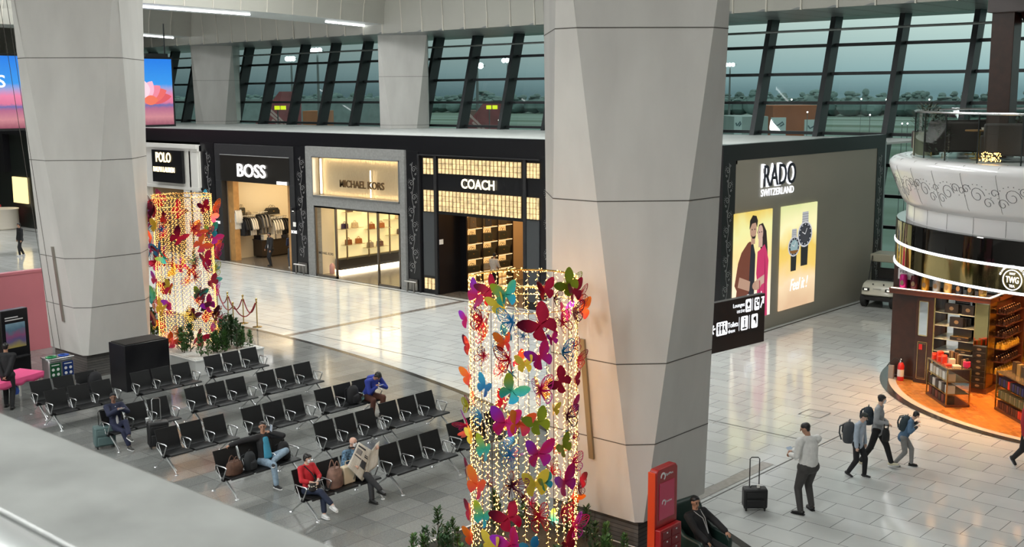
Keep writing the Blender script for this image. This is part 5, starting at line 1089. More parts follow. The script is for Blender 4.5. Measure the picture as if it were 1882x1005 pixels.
# ================================================================ people
def _ik(a, t, l1, l2, pole):
    d = t-a; L = min(d.length, (l1+l2)*.995); u = d.normalized(); x = (l1*l1-l2*l2+L*L)/(2*L); h = sqrt(max(l1*l1-x*x, 0)); p = (Vector(pole)-u*u.dot(Vector(pole))).normalized(); return a+u*x+p*h, a+u*L
class PB(MB):
    def limb(s, p0, p1, r0, r1, A=None, n=14, cap=True):
        # tapered limb with elliptical ends: r = radius or (across, deep)
        p0, p1 = Vector(p0), Vector(p1); t = (p1-p0); L = t.length; t = t.normalized()
        a = Vector(A) if A is not None else t.orthogonal(); a = (a-t*a.dot(t)).normalized(); b = t.cross(a)
        r0 = r0 if isinstance(r0, tuple) else (r0, r0); r1 = r1 if isinstance(r1, tuple) else (r1, r1); rings = []
        for k in range(1, 5): th = pi/2*k/4; rings.append((p0-t*min(r0)*cos(th), r0, sin(th)))
        for k in range(0, 4): th = pi/2*k/4; rings.append((p1+t*min(r1)*sin(th), r1, cos(th)))
        vs = [p0-t*min(r0)]; 
        for c, r, q in rings:
            for k in range(n): an = 2*pi*k/n; vs.append(c+a*(cos(an)*r[0]*q)+b*(sin(an)*r[1]*q))
        vs.append(p1+t*min(r1)); m_ = len(rings); fs = [(0, 1+(k+1) % n, 1+k) for k in range(n)]
        for i in range(m_-1):
            for k in range(n): fs.append((1+i*n+k, 1+i*n+(k+1) % n, 1+(i+1)*n+(k+1) % n, 1+(i+1)*n+k))
        e = len(vs)-1; fs += [(e, 1+(m_-1)*n+k, 1+(m_-1)*n+(k+1) % n) for k in range(n)]
        return s.add(vs, fs)
    def fuse(s, name, m, parent, vox, smooth=4):
        o = s.build(name, m, parent, smooth=False)
        r = o.modifiers.new('fuse', 'REMESH'); r.mode = 'VOXEL'; r.voxel_size = vox; r.use_smooth_shade = True
        sm = o.modifiers.new('soften', 'SMOOTH'); sm.iterations = smooth; sm.factor = .5
        dg = bpy.context.evaluated_depsgraph_get(); me = bpy.data.meshes.new_from_object(o.evaluated_get(dg)); me.name = name
        o.modifiers.clear(); old = o.data; o.data = me; bpy.data.meshes.remove(old); me.materials.clear(); me.materials.append(m); me.shade_smooth(); return o
def clothmat(n, c, **k): return mat('wear_'+n, c, .8, bump=.5, vscale=16, var=k.get('var', .08))
def person(label, loc, rz, H=1.72, pelvis=(0, 0, .93), lean=0, side=0, twist=0, head=(0, 0, 0), LH=None, RH=None, LF=(.05, .10, .085), RF=(-.05, -.10, .085), lpole=(1, .1, .2), rpole=(1, -.1, .2), lel=(-.6, .5, -.6), rel=(-.6, -.5, -.6),
           footyaw=(0, 0), toe=(0, 0), skin=None, hair='short', haircol=None, shirt=None, jacket=None, trousers=None, shoes=None, sleeve=1.0, jsleeve=1.0, trleg=1.0, bulk=1.0, mask=False, cap=None, belly=0, curl=(.6, .6), female=False, vox=.0085, hold=None, jopen=True, beard=False, front=.045):
    k = H/1.75; skin = skin or skinm; root = thing('person', label, 'person', loc, rz); V = Vector
    P = V(pelvis); Rt = Matrix.Rotation(twist, 3, 'Z') @ Matrix.Rotation(lean, 3, 'Y') @ Matrix.Rotation(side, 3, 'X')
    up = Rt @ V((0, 0, 1)); fw = Rt @ V((1, 0, 0)); lf = Rt @ V((0, 1, 0)); c2 = V((0, 1, 0))
    sw = (.175 if female else .195)*k*min(bulk, 1.08)
    waist = P+up*.16*k; chest = P+up*.36*k+fw*.01; sh = P+up*.49*k; nb = P+up*.535*k+fw*.005; 
    Rh = Matrix.Rotation(head[0], 3, 'Z') @ Rt @ Matrix.Rotation(head[1], 3, 'Y') @ Matrix.Rotation(head[2], 3, 'X')
    hu = Rh @ V((0, 0, 1)); hf = Rh @ V((1, 0, 0)); hl = Rh @ V((0, 1, 0)); neck = nb+up*.05*k*.6+hu*.03*k+hf*.012; hc = nb+up*.06*k+hu*.115*k+hf*.03*k
    hips = [P+c2*.09*k+V((0, 0, -.03)), P-c2*.09*k+V((0, 0, -.03))]; feet = [V(LF), V(RF)]; lp = [lpole, rpole]; knees = []; ank = []
    for h, f_, p_ in zip(hips, feet, lp): kn, an = _ik(h, f_, .43*k, .42*k, p_); knees.append(kn); ank.append(an)
    shl = [sh+lf*sw, sh-lf*sw]; hands = []; elb = []; tg = [LH, RH]; ep = [lel, rel]
    for i in (0, 1):
        t = V(tg[i]) if tg[i] is not None else shl[i]+V((.06, .05*(1 if i == 0 else -1), -.54*k)); e, w = _ik(shl[i], t, .29*k, .26*k, ep[i]); elb.append(e); hands.append(w)
    # ---- body: one continuous surface
    b = PB(); q = bulk
    b.limb(hips[0], hips[1], (.095*k*q, .10*k*q), (.095*k*q, .10*k*q), up); b.limb(P, waist, (.145*k*q, .105*k*q), (.125*k*q, .095*k*(q+belly)), lf); b.limb(waist, chest, (.125*k*q, .095*k*(q+belly)), (.15*k*q, .105*k*q), lf); b.limb(chest, sh-up*.02*k, (.15*k*q, .105*k*q), (.13*k*q, .075*k*q), lf)
    b.limb(shl[0], shl[1], .056*k, .056*k); b.limb(sh, neck, .06*k, .052*k); b.limb(neck, hc-hu*.03*k-hf*.02*k, .052*k, .05*k)
    # head
    b.limb(hc-hf*.012*k+hu*.02*k, hc+hf*.012*k+hu*.028*k, (.076*k, .088*k), (.074*k, .086*k), hl); b.limb(hc-hu*.035*k+hf*.012*k, hc-hu*.075*k+hf*.035*k, (.058*k, .06*k), (.030*k, .030*k), hl)
    b.limb(hc+hf*.088*k+hu*.012*k, hc+hf*.105*k-hu*.022*k, .007*k, .013*k, n=8); b.limb(hc+hf*.072*k-hu*.048*k+hl*.018*k, hc+hf*.072*k-hu*.048*k-hl*.018*k, .009*k, .009*k, n=8)
    for s_ in (1, -1): b.limb(hc+hl*s_*.076*k-hu*.018*k, hc+hl*s_*.08*k+hu*.02*k, (.014*k, .008*k), (.016*k, .008*k), hf, n=8); b.limb(hc+hf*.066*k+hl*s_*.012*k+hu*.022*k, hc+hf*.062*k+hl*s_*.04*k+hu*.024*k, .016*k, .014*k, n=8)
    fdirs = []
    for i in (0, 1):
        s_ = 1 if i == 0 else -1
        b.limb(shl[i], elb[i], .050*k*q, .040*k); b.limb(elb[i], hands[i], .040*k, .027*k)
        b.limb(hips[i], knees[i], .084*k*q, .056*k); b.limb(knees[i], ank[i], .056*k, .036*k); b.limb(knees[i]+(ank[i]-knees[i])*.15+V((-.02, 0, 0))*k, knees[i]+(ank[i]-knees[i])*.5, .05*k, .04*k)
        # hand: palm, four bent fingers of different length and a thumb from the side
        d = (hands[i]-elb[i]).normalized(); inn = (-lf*s_); inn = (inn-d*inn.dot(d)).normalized(); pal = d.cross(inn)*(-s_); palmn = inn if abs(d.z) > .6 else V((0, 0, -1)); palmn = (palmn-d*palmn.dot(d)).normalized(); acr = d.cross(palmn).normalized()
        pc = hands[i]+d*.085*k; b.limb(hands[i]+d*.015*k, pc, (.026*k, .016*k), (.036*k, .014*k), acr, n=10); cu = curl[i]
        for j, (off, ln) in enumerate(((-.029, .066), (-.0095, .078), (.0095, .073), (.029, .056))):
            f0 = pc+acr*off*k-d*.005*k; d1 = (d*cos(cu*.6)+palmn*sin(cu*.6)); d2 = (d*cos(cu*1.5)+palmn*sin(cu*1.5)); f1 = f0+d1*ln*.5*k; f2 = f1+d2*ln*.5*k; b.limb(f0, f1, .0095*k, .0088*k, n=8); b.limb(f1, f2, .0088*k, .0075*k, n=8)
        tside = 1 if (acr.dot(fw) > 0 if abs(d.z) > .6 else acr.dot(-lf*s_) > 0) else -1
        t0 = hands[i]+d*.035*k+acr*tside*.026*k; t1 = t0+(d*.7+acr*tside*.6+palmn*.4).normalized()*.036*k; t2 = t1+(d*.85+palmn*.5).normalized()*.030*k; b.limb(t0, t1, .012*k, .010*k, n=8); b.limb(t1, t2, .010*k, .0085*k, n=8)
        fy = footyaw[i]; sh_d = (ank[i]-knees[i]).normalized(); fd = V((cos(fy), sin(fy), 0)); tz = toe[i]; fd = (fd*cos(tz)+V((0, 0, 1))*sin(tz)); fdirs.append(fd)
        fl = fd.cross(V((0, 0, 1))).normalized(); dn = fl.cross(fd).normalized(); dn = dn if dn.z < 0 else -dn
        b.limb(ank[i]+dn*.03*k-fd*.03*k, ank[i]+dn*.05*k+fd*.14*k, (.036*k, .028*k), (.036*k, .018*k), fl, n=10)
    b.fuse('body', skin, root, vox)
    # ---- face details
    m = MB()
    for s_ in (1, -1): m.ball(hc+hf*.083*k+hl*s_*.029*k+hu*.010*k, .0095*k, 8, 6)
    m.build('eye', mat('eye_dark', (.02, .015, .012), .2), root)
    m = MB()
    for s_ in (1, -1): m.tube([hc+hf*.088*k+hl*s_*.014*k+hu*.028*k, hc+hf*.085*k+hl*s_*.034*k+hu*.033*k, hc+hf*.074*k+hl*s_*.050*k+hu*.026*k], [.004*k, .0045*k, .002*k], 6)
    m.build('eyebrow', haircol or hairm, root)
    hm = haircol or hairm
    if hair and hair != 'bald':
        h = PB(); g = .012*k
        h.limb(hc-hf*.03*k+hu*.045*k, hc+hf*.005*k+hu*.05*k, (.080*k, .078*k), (.079*k, .072*k), hl); h.limb(hc-hf*.045*k+hu*.01*k, hc-hf*.045*k-hu*.02*k, (.074*k, .05*k), (.064*k, .042*k), hl)
        if hair in ('bob', 'long', 'bowl', 'full'):
            for s_ in (1, -1): h.limb(hc+hl*s_*.070*k+hu*.03*k+hf*.0*k, hc+hl*s_*.072*k-hu*(.02 if hair != 'bob' else .045)*k-hf*.015*k, .026*k, .022*k)
            h.limb(hc+hf*.055*k+hu*.065*k+hl*.04*k, hc+hf*.055*k+hu*.065*k-hl*.04*k, .028*k, .028*k)
        if hair == 'long': h.limb(hc-hf*.07*k, hc-hf*.085*k-hu*.16*k, .055*k, .03*k)
        if hair == 'bob': h.limb(hc-hf*.06*k, hc-hf*.065*k-hu*.05*k, .06*k, .05*k)
        h.fuse('hair', hm, root, .009, 3)
    if beard:
        h = PB(); h.limb(hc-hu*.06*k+hf*.03*k+hl*.03*k, hc-hu*.06*k+hf*.03*k-hl*.03*k, .037*k, .037*k); h.limb(hc-hu*.05*k+hf*.055*k, hc-hu*.095*k+hf*.05*k, .03*k, .022*k); h.fuse('beard', hm, root, .009, 3)
    if cap:
        h = PB(); h.limb(hc-hf*.02*k+hu*.055*k, hc+hf*.01*k+hu*.06*k, (.086*k, .07*k), (.085*k, .066*k), hl)
        if cap[1]: h.limb(hc+hf*.07*k+hu*.055*k, hc+hf*.14*k+hu*.045*k, (.055*k, .010*k), (.045*k, .008*k), hl)
        h.fuse('cap', cap[0], root, .009, 3)
    if mask:
        h = PB(); h.limb(hc+hf*.065*k-hu*.012*k, hc+hf*.058*k-hu*.066*k, (.052*k, .042*k), (.036*k, .034*k), hl); h.fuse('face_mask', mat('mask_white', (.75, .76, .78), .7), root, .009, 3)
        m = MB()
        for s_ in (1, -1): m.tube([hc+hf*.06*k-hu*.01*k+hl*s_*.05*k, hc+hf*.01*k+hu*.01*k+hl*s_*.085*k, hc-hf*.005*k-hu*.015*k+hl*s_*.088*k], .002*k, 5)
        m.build('mask_strap', MATS['mask_white'], root)
    # ---- clothes
    def top(nm, mt, g, sl, lo, neckh=1, flare=0):
        c = PB(); lo_ = P+up*lo*k
        c.limb(lo_, waist, (.15*k*q+g+flare, .115*k*q+g+flare), (.13*k*q+g, .10*k*(q+belly)+g), lf); c.limb(waist, chest, (.13*k*q+g, .10*k*(q+belly)+g), (.152*k*q+g, .108*k*q+g), lf); c.limb(chest, sh-up*.015*k, (.152*k*q+g, .108*k*q+g), (.13*k*q+g, .078*k*q+g), lf); c.limb(shl[0], shl[1], .058*k+g, .058*k+g)
        if neckh: c.limb(sh-up*.01, sh+up*.035*k*neckh, .066*k+g*.5, .060*k+g*.5)
        for i in (0, 1):
            if sl <= .5: c.limb(shl[i], shl[i]+(elb[i]-shl[i])*sl*2, .053*k*q+g, .050*k+g)
            else: c.limb(shl[i], elb[i], .053*k*q+g, .044*k+g); c.limb(elb[i], elb[i]+(hands[i]-elb[i])*((sl-.5)*2*.97), .044*k+g, .034*k+g)
        return c.fuse(nm, mt, root, .012, 4)
    if shirt: top('shirt', shirt, .014*k, sleeve, .05 if not jacket else .06)
    if jacket: top('jacket', jacket, .022*k, jsleeve, -.06, 1.1, .01)
    if jacket and shirt and jopen:
        c = PB(); c.limb(P+up*.05*k+fw*((.105+(.035 if front > .05 else 0))*k*(q+belly*.6)), sh+fw*(.078+(.03 if front > .05 else 0))*k-up*.02*k, (front*k, .045*k), (front*.67*k, .028*k), lf); c.fuse('shirt_front', shirt, root, .010, 3)
    if trousers:
        c = PB(); g = .013*k; c.limb(hips[0], hips[1], (.10*k*q+g, .105*k*q+g), (.10*k*q+g, .105*k*q+g), up); c.limb(P, P+up*.05*k, (.150*k*q+g*.5, .114*k*q+g*.5), (.146*k*q+g*.3, .112*k*q+g*.3), lf)
        for i in (0, 1):
            c.limb(hips[i], knees[i], .088*k*q+g, .062*k+g); e_ = knees[i]+(ank[i]-knees[i])*(trleg*.97); c.limb(knees[i], e_, .062*k+g, (.046*k if trleg > .9 else .052*k)+g)
        c.fuse('trousers', trousers, root, .012, 4)
    if shoes:
        for i in (0, 1):
            fd = fdirs[i]; fl = fd.cross(V((0, 0, 1))).normalized(); dn = fl.cross(fd).normalized(); dn = dn if dn.z < 0 else -dn; A = ank[i]
            c = PB(); c.limb(A+dn*.028*k-fd*.045*k, A+dn*.048*k+fd*.15*k, (.046*k, .040*k), (.043*k, .026*k), fl, n=12); c.limb(A+dn*.01*k, A+dn*.04*k, .046*k, .046*k); so_ = c.fuse('shoe', shoes[0], root, .010, 3)
            s = MB(); s.prism([(-.085, -.03), (-.06, -.045), (.10, -.047), (.17, -.035), (.195, 0), (.17, .035), (.10, .047), (-.06, .045), (-.085, .03)], lambda u, v, w: A+fd*u*k+fl*v*k+dn*(.066*k+w), .018*k); s.build('sole', shoes[1], so_, bevel=.004)
    root['_'] = 0; del root['_']
    root2 = dict(hands=hands, head=hc, hf=hf, sh=shl, chest=chest, lf=lf, fw=fw, up=up, P=P, k=k); return root, root2
def loc_of(root, v): return Matrix.Translation(root.location) @ Matrix.Rotation(root.rotation_euler.z, 4, 'Z') @ Vector(v)
def phone(lbl, root, J, idx, d=(.10, 0, .01), rot=(0, .9, 0), col=(.015, .015, .02)):
    p = loc_of(root, J['hands'][idx]+Vector(d)); m = MB(); m.box(-.036, .036, -.075, .075, -.004, .004); o = m.build('phone', mat('phone_black', col, .2), bevel=.003)
    m = MB(); m.box(-.033, .033, -.070, .070, .004, .0048); m.build('screen', mat('phone_screen', (.05, .06, .08), .1, 0, (.5, .6, .7), .5), o); o.location = p; o.rotation_euler = (rot[0], rot[1], root.rotation_euler.z+rot[2]); tag(o, lbl, 'phone'); return o
blk = clothmat('black', (.010, .010, .012)); navy = clothmat('navy', (.012, .016, .045)); whsh = clothmat('white', (.66, .65, .63)); greysh = clothmat('charcoal', (.035, .034, .034))
shoeb = (mat('shoe_black', (.01, .01, .01), .3), mat('sole_black', (.012, .012, .012), .6)); shoew = (mat('shoe_white', (.6, .6, .6), .5), mat('sole_white', (.7, .7, .7), .5)); sneak = (mat('sneaker_black', (.015, .015, .017), .5), MATS['sole_white'])
# local frame of every figure: +X forward, +Y to its left
SEAT = .435; SP = SEAT+.10
# 1 standing man in white shirt with phone
p = G(1480, 940)
r_, J = person('man in white long-sleeved shirt and grey trousers, standing with phone near the wheeled case', (p.x+.03, p.y, .0), radians(158), 1.78, (0, 0, .94), lean=.03, head=(.65, .28, 0), LH=(.24, .24, 1.12), RH=(.30, .12, 1.16), LF=(-.05, .20, .085), RF=(.05, -.16, .085), lel=(-.6, .5, -1), rel=(-.6, -.5, -1), footyaw=(.5, -.25), skin=skinm, hair='short', shirt=whsh, trousers=clothmat('slate', (.050, .047, .045)), shoes=shoeb, bulk=1.28, belly=.2, curl=(1.2, 1.2), toe=(0, 0))
phone('white phone in the hands of the man in the white shirt', r_, J, 1, (.09, .03, .03), (0, -.7, .2), (.6, .6, .62))
# 2 woman with mask walking between two boys
skl = skinl
p = G(1622, 858); r_, J = person('woman with face mask in a light grey cardigan, walking between the two boys', (p.x-.12, p.y-.08, 0), radians(14), 1.60, (0, 0, .86), lean=.04, head=(.35, .08, 0), LH=(.16, .16, .98), RH=(.22, -.14, 1.02), LF=(.32, .08, .085), RF=(-.30, -.08, .12), footyaw=(0, 0), toe=(.12, -.5), skin=skl, hair='full', shirt=clothmat('offwhite', (.6, .58, .55)), jacket=clothmat('pale_grey', (.30, .31, .32)), trousers=clothmat('tights', (.008, .008, .009)), shoes=(mat('shoe_cream', (.6, .55, .40), .6), MATS['sole_white']), bulk=.92, mask=True, female=True, curl=(1.1, 1.1))
hb = backpack('dark backpack worn by the woman with the face mask', loc_of(r_, (-.20, 0, .93)), radians(14), .8, (.02, .03, .04))
fb = tote('fluffy black bag hanging from the arm of the masked woman', loc_of(r_, (.22, -.24, .68)), .3, .26, .26, .16, (.008, .008, .008), 'fluffy_bag')
# 3 boy in cap
p = G(1574, 876); r_, J = person('boy in a dark cap and white and blue shirt with a big grey backpack', (p.x+.0, p.y, 0), radians(2), 1.42, (0, 0, .76), lean=.10, head=(.1, .30, 0), LH=(.08, .20, .66), RH=(.06, -.20, .66), LF=(.14, .07, .07), RF=(-.16, -.07, .09), toe=(0, -.4), skin=skl, hair='short', cap=(clothmat('camo', (.03, .035, .03), var=.5), True), shirt=clothmat('offwhite2', (.55, .56, .58)), jacket=clothmat('pale_blue', (.36, .42, .50)), trousers=blk, shoes=sneak, bulk=.95, curl=(.7, .7))
backpack('large dark grey backpack worn by the boy in the cap', loc_of(r_, (-.20, 0, .72)), radians(2), .92, (.045, .05, .055))
# 4 younger boy
p = G(1655, 856); r_, J = person('smaller boy in a blue denim shirt and grey trousers, leaning forward with a small backpack', (p.x+.08, p.y+.05, 0), radians(20), 1.30, (-.06, 0, .68), lean=.38, head=(0, .12, 0), LH=(.20, .16, .96), RH=(.20, -.16, .94), LF=(.12, .07, .07), RF=(-.20, -.07, .085), toe=(0, -.35), skin=skl, hair='bowl', shirt=clothmat('dark_tee', (.06, .055, .05)), jacket=clothmat('denim', (.085, .16, .26)), jsleeve=.8, trousers=clothmat('light_grey', (.22, .22, .215)), shoes=shoeb, lel=(-.5, .6, -.6), rel=(-.5, -.6, -.6), curl=(1.2, 1.2))
backpack('small dark backpack on the back of the smaller boy', loc_of(r_, (-.10, 0, .80)), radians(20), .72, (.03, .05, .06), .3)
# 5 person cut by the right frame edge
p = G(1886, 862); r_, J = person('person in red and white top and black trousers walking out at the right edge', (p.x+.02, p.y, 0), radians(150-180), 1.62, (0, 0, .86), lean=.05, LF=(.22, .08, .085), RF=(-.34, -.08, .16), toe=(0, -.7), skin=skl, hair='bob', shirt=clothmat('white2', (.65, .65, .65)), jacket=clothmat('crimson', (.35, .02, .03)), trousers=blk, shoes=sneak, female=True)
# 6 seated: man in navy with cap
def seated(lbl, bi, n, dx=0, **kw):
    x, y, _ = BN[bi]; d = dict(pelvis=(.22+dx, 0, SP-.02), lean=-.16, LF=(.66, .10, .085), RF=(.66, -.10, .085), lpole=(.3, .1, 1), rpole=(.3, -.1, 1)); d.update(kw); return person(lbl, (x, y+.6*n+.3, 0), 0, **d)
r_, J = seated('elderly man in navy jacket and black cap, seated with legs crossed, hands at his phone', 4, 0, H=1.56, twist=-.1, head=(-.35, .1, 0), LH=(.44, .02, .92), RH=(.44, -.04, .92), lel=(0, 1, -.7), rel=(0, -1, -.7), LF=(.82, -.02, .36), RF=(.74, .02, .085), toe=(-.2, 0), skin=skind, cap=(blk, False), hair='short', shirt=clothmat('white3', (.6, .6, .6)), jacket=navy, trousers=navy, trleg=.85, shoes=(mat('shoe_olive', (.05, .05, .045), .6), MATS['sole_white']), bulk=1.0, curl=(1.2, 1.2))
phone('dark phone held by the man in navy with the cap', r_, J, 0, (.08, -.03, .02), (0, -.7, 0))
# 7 man in turquoise shirt
r_, J = seated('young man in turquoise shirt and jeans, ankle on knee, arm stretched over the seat back', 8, 1.36, dx=.04, H=1.66, twist=-.15, head=(-.45, .05, 0), RH=(-.02, -.70, .90), rel=(-.5, -.2, .3), LH=(.30, .14, 1.06), lel=(.2, 1, -.8), LF=(.62, -.06, .56), RF=(.74, -.10, .085), lpole=(.5, .9, .5), rpole=(.5, 0, 1), toe=(-.15, 0), footyaw=(-.7, 0), skin=skinm, hair='short', shirt=clothmat('turquoise', (.05, .28, .42)), sleeve=.45, jacket=clothmat('soft_black', (.016, .016, .018)), front=.10, trousers=clothmat('jeans', (.24, .33, .42), var=.2), shoes=sneak, curl=(.5, 1.3))
phone('dark phone at the ear of the man in the turquoise shirt', r_, J, 0, (.03, -.02, .10), (pi/2, .2, 0))
# 8 woman in red
r_, J = seated('woman in red sweater with face mask, seated at the bench end with crossed legs', 11, -.06, H=1.47, head=(.15, .35, 0), LH=(.44, .04, .70), RH=(.42, -.06, .68), lel=(-.2, 1, -.6), rel=(-.2, -1, -.6), LF=(.66, .0, .085), RF=(.80, .10, .27), toe=(0, -.25), skin=skinl, hair='bob', mask=True, female=True, shirt=clothmat('red_wool', (.50, .015, .025)), sleeve=.78, trousers=clothmat('navy2', (.014, .022, .05)), trleg=.82, shoes=shoew, curl=(1.1, 1.1))
phone('dark phone held by the woman in red', r_, J, 0, (.09, -.03, .03), (0, -.6, 0))
o = tote('black pouch bag with white flowers on the lap of the woman in red', loc_of(r_, (.42, -.02, .53)), .1, .28, .16, .18, (.012, .010, .010), 'flower_bag', False)
m = MB(); rg = random.Random(2)
for i in range(26):
    a = rg.uniform(0, 2*pi); z_ = rg.uniform(.02, .13); m.ball((.09*cos(a), .14*sin(a), z_), .016, 6, 4, (1, 1, .7))
m.build('flower_print', mat('cream_print', (.65, .6, .5), .8), o)
m = MB(); m.tube([J['sh'][1]+Vector((.06, .05, .06)), J['chest']+Vector((.135, .0, .02)), Vector((.38, .08, .62))], .012, 6, flat=(0, 1, 0)); m.build('bag_strap', blk, r_)
# 9 bald man with newspaper
r_, J = seated('bald man with face mask and blue patterned shirt, reading a newspaper with crossed legs', 11, 1.85, dx=-.0, H=1.60, head=(.10, .35, 0), LH=(.48, .36, 1.0), RH=(.48, -.24, .78), lel=(0, .6, -.8), rel=(0, -.6, -.8), LF=(.70, .02, .085), RF=(.86, .10, .30), toe=(0, -.1), skin=mat('skin_fair', (.60, .36, .27), .5), hair='bald', mask=True, shirt=mat('blue_pattern', (.09, .17, .26), .8, var=.9, vscale=28), sleeve=.5, trousers=clothmat('anthracite', (.03, .032, .036)), shoes=(mat('boot_black', (.012, .012, .012), .5), MATS['sole_black']), curl=(1.2, 1.2))
m = MB(); m.tube([J['head']+Vector((-.02, 0, -.10)) + Vector((.065*cos(a), .075*sin(a), .01*cos(a))) for a in [i*pi/6 for i in range(13)]], .016, 8); m.build('neck_pillow_strap', blk, r_)
prnt = bpy.data.materials.new('newsprint'); prnt.use_nodes = True; nt = prnt.node_tree; b = nt.nodes['Principled BSDF']; b.inputs['Roughness'].default_value = .85; t = nt.nodes.new('ShaderNodeTexCoord'); br = nt.nodes.new('ShaderNodeTexBrick'); mpn = nt.nodes.new('ShaderNodeMapping'); mpn.inputs['Rotation'].default_value = (pi/2, 0, pi/2)
nt.links.new(t.outputs['UV'], br.inputs['Vector']); br.inputs['Scale'].default_value = 1; br.inputs['Brick Width'].default_value = .11; br.inputs['Row Height'].default_value = .022; br.inputs['Mortar Size'].default_value = .008; br.offset = 0; br.inputs['Color1'].default_value = (.34, .32, .28, 1); br.inputs['Color2'].default_value = (.52, .49, .43, 1); br.inputs['Mortar'].default_value = (.68, .65, .57, 1); nt.links.new(br.outputs['Color'], b.inputs['Base Color'])
w0, w1 = J['hands'][1], J['hands'][0]
npr = thing('newspaper', 'open broadsheet newspaper held up by the bald man', 'newspaper', tuple(r_.location)); 
def sheet(a_, b_, c_, d_, nm, mt, bend=.03):
    N = 8; vs = []; fs = []
    for i in range(N+1):
        for j in range(N+1):
            u, v = i/N, j/N; p = (Vector(a_)*(1-u)+Vector(b_)*u)*(1-v)+(Vector(d_)*(1-u)+Vector(c_)*u)*v; p = p+Vector((1, -.4, 0)).normalized()*(bend*sin(pi*u)*(1-.4*v)+.012*sin(u*9+v*5)); vs.append(p)
    for i in range(N):
        for j in range(N): k0 = i*(N+1)+j; fs.append((k0, k0+N+1, k0+N+2, k0+1))
    m = MB(); m.add(vs, fs); o = m.build(nm, mt, npr, fixn=False); uv = o.data.uv_layers.new(); 
    for l in o.data.loops: i, j = divmod(l.vertex_index, N+1); uv.data[l.index].uv = (i/N*.55, j/N*.55)
    s = o.modifiers.new('thick', 'SOLIDIFY'); s.thickness = .003; return o
A_ = Vector((.46, -.30, .66)); B_ = Vector((.56, .02, .56)); C_ = Vector((.50, .12, 1.12)); D_ = Vector((.44, -.22, 1.10))
FP = [(.50, -.42, .83), (.58, -.12, .46), (.50, .22, 1.00), (.44, -.06, 1.22)]
sheet(*FP, 'front_page', prnt); sheet((.58, -.12, .46), (.54, .34, .68), (.48, .44, 1.14), (.50, .22, 1.00), 'back_page', prnt, -.03)
def patch(u0, u1, v0, v1, nm, mt):
    N = 6; vs = []; a_, b_, c_, d_ = [Vector(q) for q in FP]
    for i in range(N+1):
        for j in range(N+1):
            u, v = u0+(u1-u0)*i/N, v0+(v1-v0)*j/N; p = (a_*(1-u)+b_*u)*(1-v)+(d_*(1-u)+c_*u)*v; vs.append(p+Vector((1, -.4, 0)).normalized()*(.03*sin(pi*u)*(1-.4*v)+.012*sin(u*9+v*5)+.005))
    m = MB(); m.add(vs, [(i*(N+1)+j, (i+1)*(N+1)+j, (i+1)*(N+1)+j+1, i*(N+1)+j+1) for i in range(N) for j in range(N)]); o = m.build(nm, mt, npr, fixn=False); s_ = o.modifiers.new('thick', 'SOLIDIFY'); s_.thickness = .001
ink = mat('print_ink', (.05, .05, .055), .8); gyp = mat('print_grey', (.22, .21, .20), .8)
for q in ((.08, .60, .86, .92), (.66, .92, .66, .70), (.66, .90, .72, .75), (.08, .5, .52, .555)): patch(*q, 'headline', ink)
patch(.55, .93, .32, .56, 'news_photo', ink); patch(.10, .42, .62, .80, 'news_photo', gyp)
# 10 blue hoodie
r_, J = seated('person in blue hoodie and brown trousers, bent over a phone on the last seat', 7, 2, dx=.06, H=1.72, lean=.50, twist=0, head=(0, .45, 0), LH=(.62, .10, .80), RH=(.62, .0, .78), lel=(0, .9, -.5), rel=(0, -.9, -.5), LF=(.66, .12, .085), RF=(.60, -.14, .085), skin=skinm, hair='full', shirt=clothmat('royal_blue', (.025, .045, .30)), sleeve=1, trousers=clothmat('brown_cloth', (.10, .035, .022)), shoes=shoeb, curl=(1.1, 1.1), bulk=1.08)
c = PB(); c.limb(J['sh'][0]*.5+J['sh'][1]*.5+Vector((-.07, .07, .05)), J['sh'][0]*.5+J['sh'][1]*.5+Vector((-.07, -.07, .05)), .075, .075); c.fuse('hood', MATS['wear_royal_blue'], r_, .012, 4)
phone('phone with bright screen held by the person in the blue hoodie', r_, J, 0, (.09, -.04, .02), (0, -.6, 0))
# 11 guard in armchair
r_, J = person('guard in black suit with a lanyard, lounging in the green armchair', (-10.30, 15.95, 0), -.15, H=1.66, pelvis=(.36, 0, .49), lean=-.42, head=(-.25, .45, 0), LH=(.68, .24, .66), RH=(.56, -.16, .58), lel=(-.1, 1, -.4), rel=(-.1, -1, -.4), LF=(1.02, .22, .085), RF=(.96, -.14, .085), lpole=(.4, .2, 1), rpole=(.4, -.2, 1), skin=skinm, hair='short', shirt=clothmat('black2', (.012, .012, .013)), jacket=blk, trousers=blk, shoes=shoeb, curl=(.5, .5), bulk=1.05)
m = MB(); ch = J['chest']; f_ = J['fw']; u_ = J['up']; m.tube([J['sh'][0]*.3+J['sh'][1]*.7+f_*.05+u_*.05, ch+f_*.155+u_*.03-J['lf']*.03, J['P']+f_*.16+u_*.10], .007, 6); m.tube([J['sh'][0]*.7+J['sh'][1]*.3+f_*.05+u_*.05, ch+f_*.155+u_*.03+J['lf']*.02, J['P']+f_*.16+u_*.10], .007, 6); m.build('lanyard', mat('lanyard_grey', (.45, .45, .45), .6), r_)
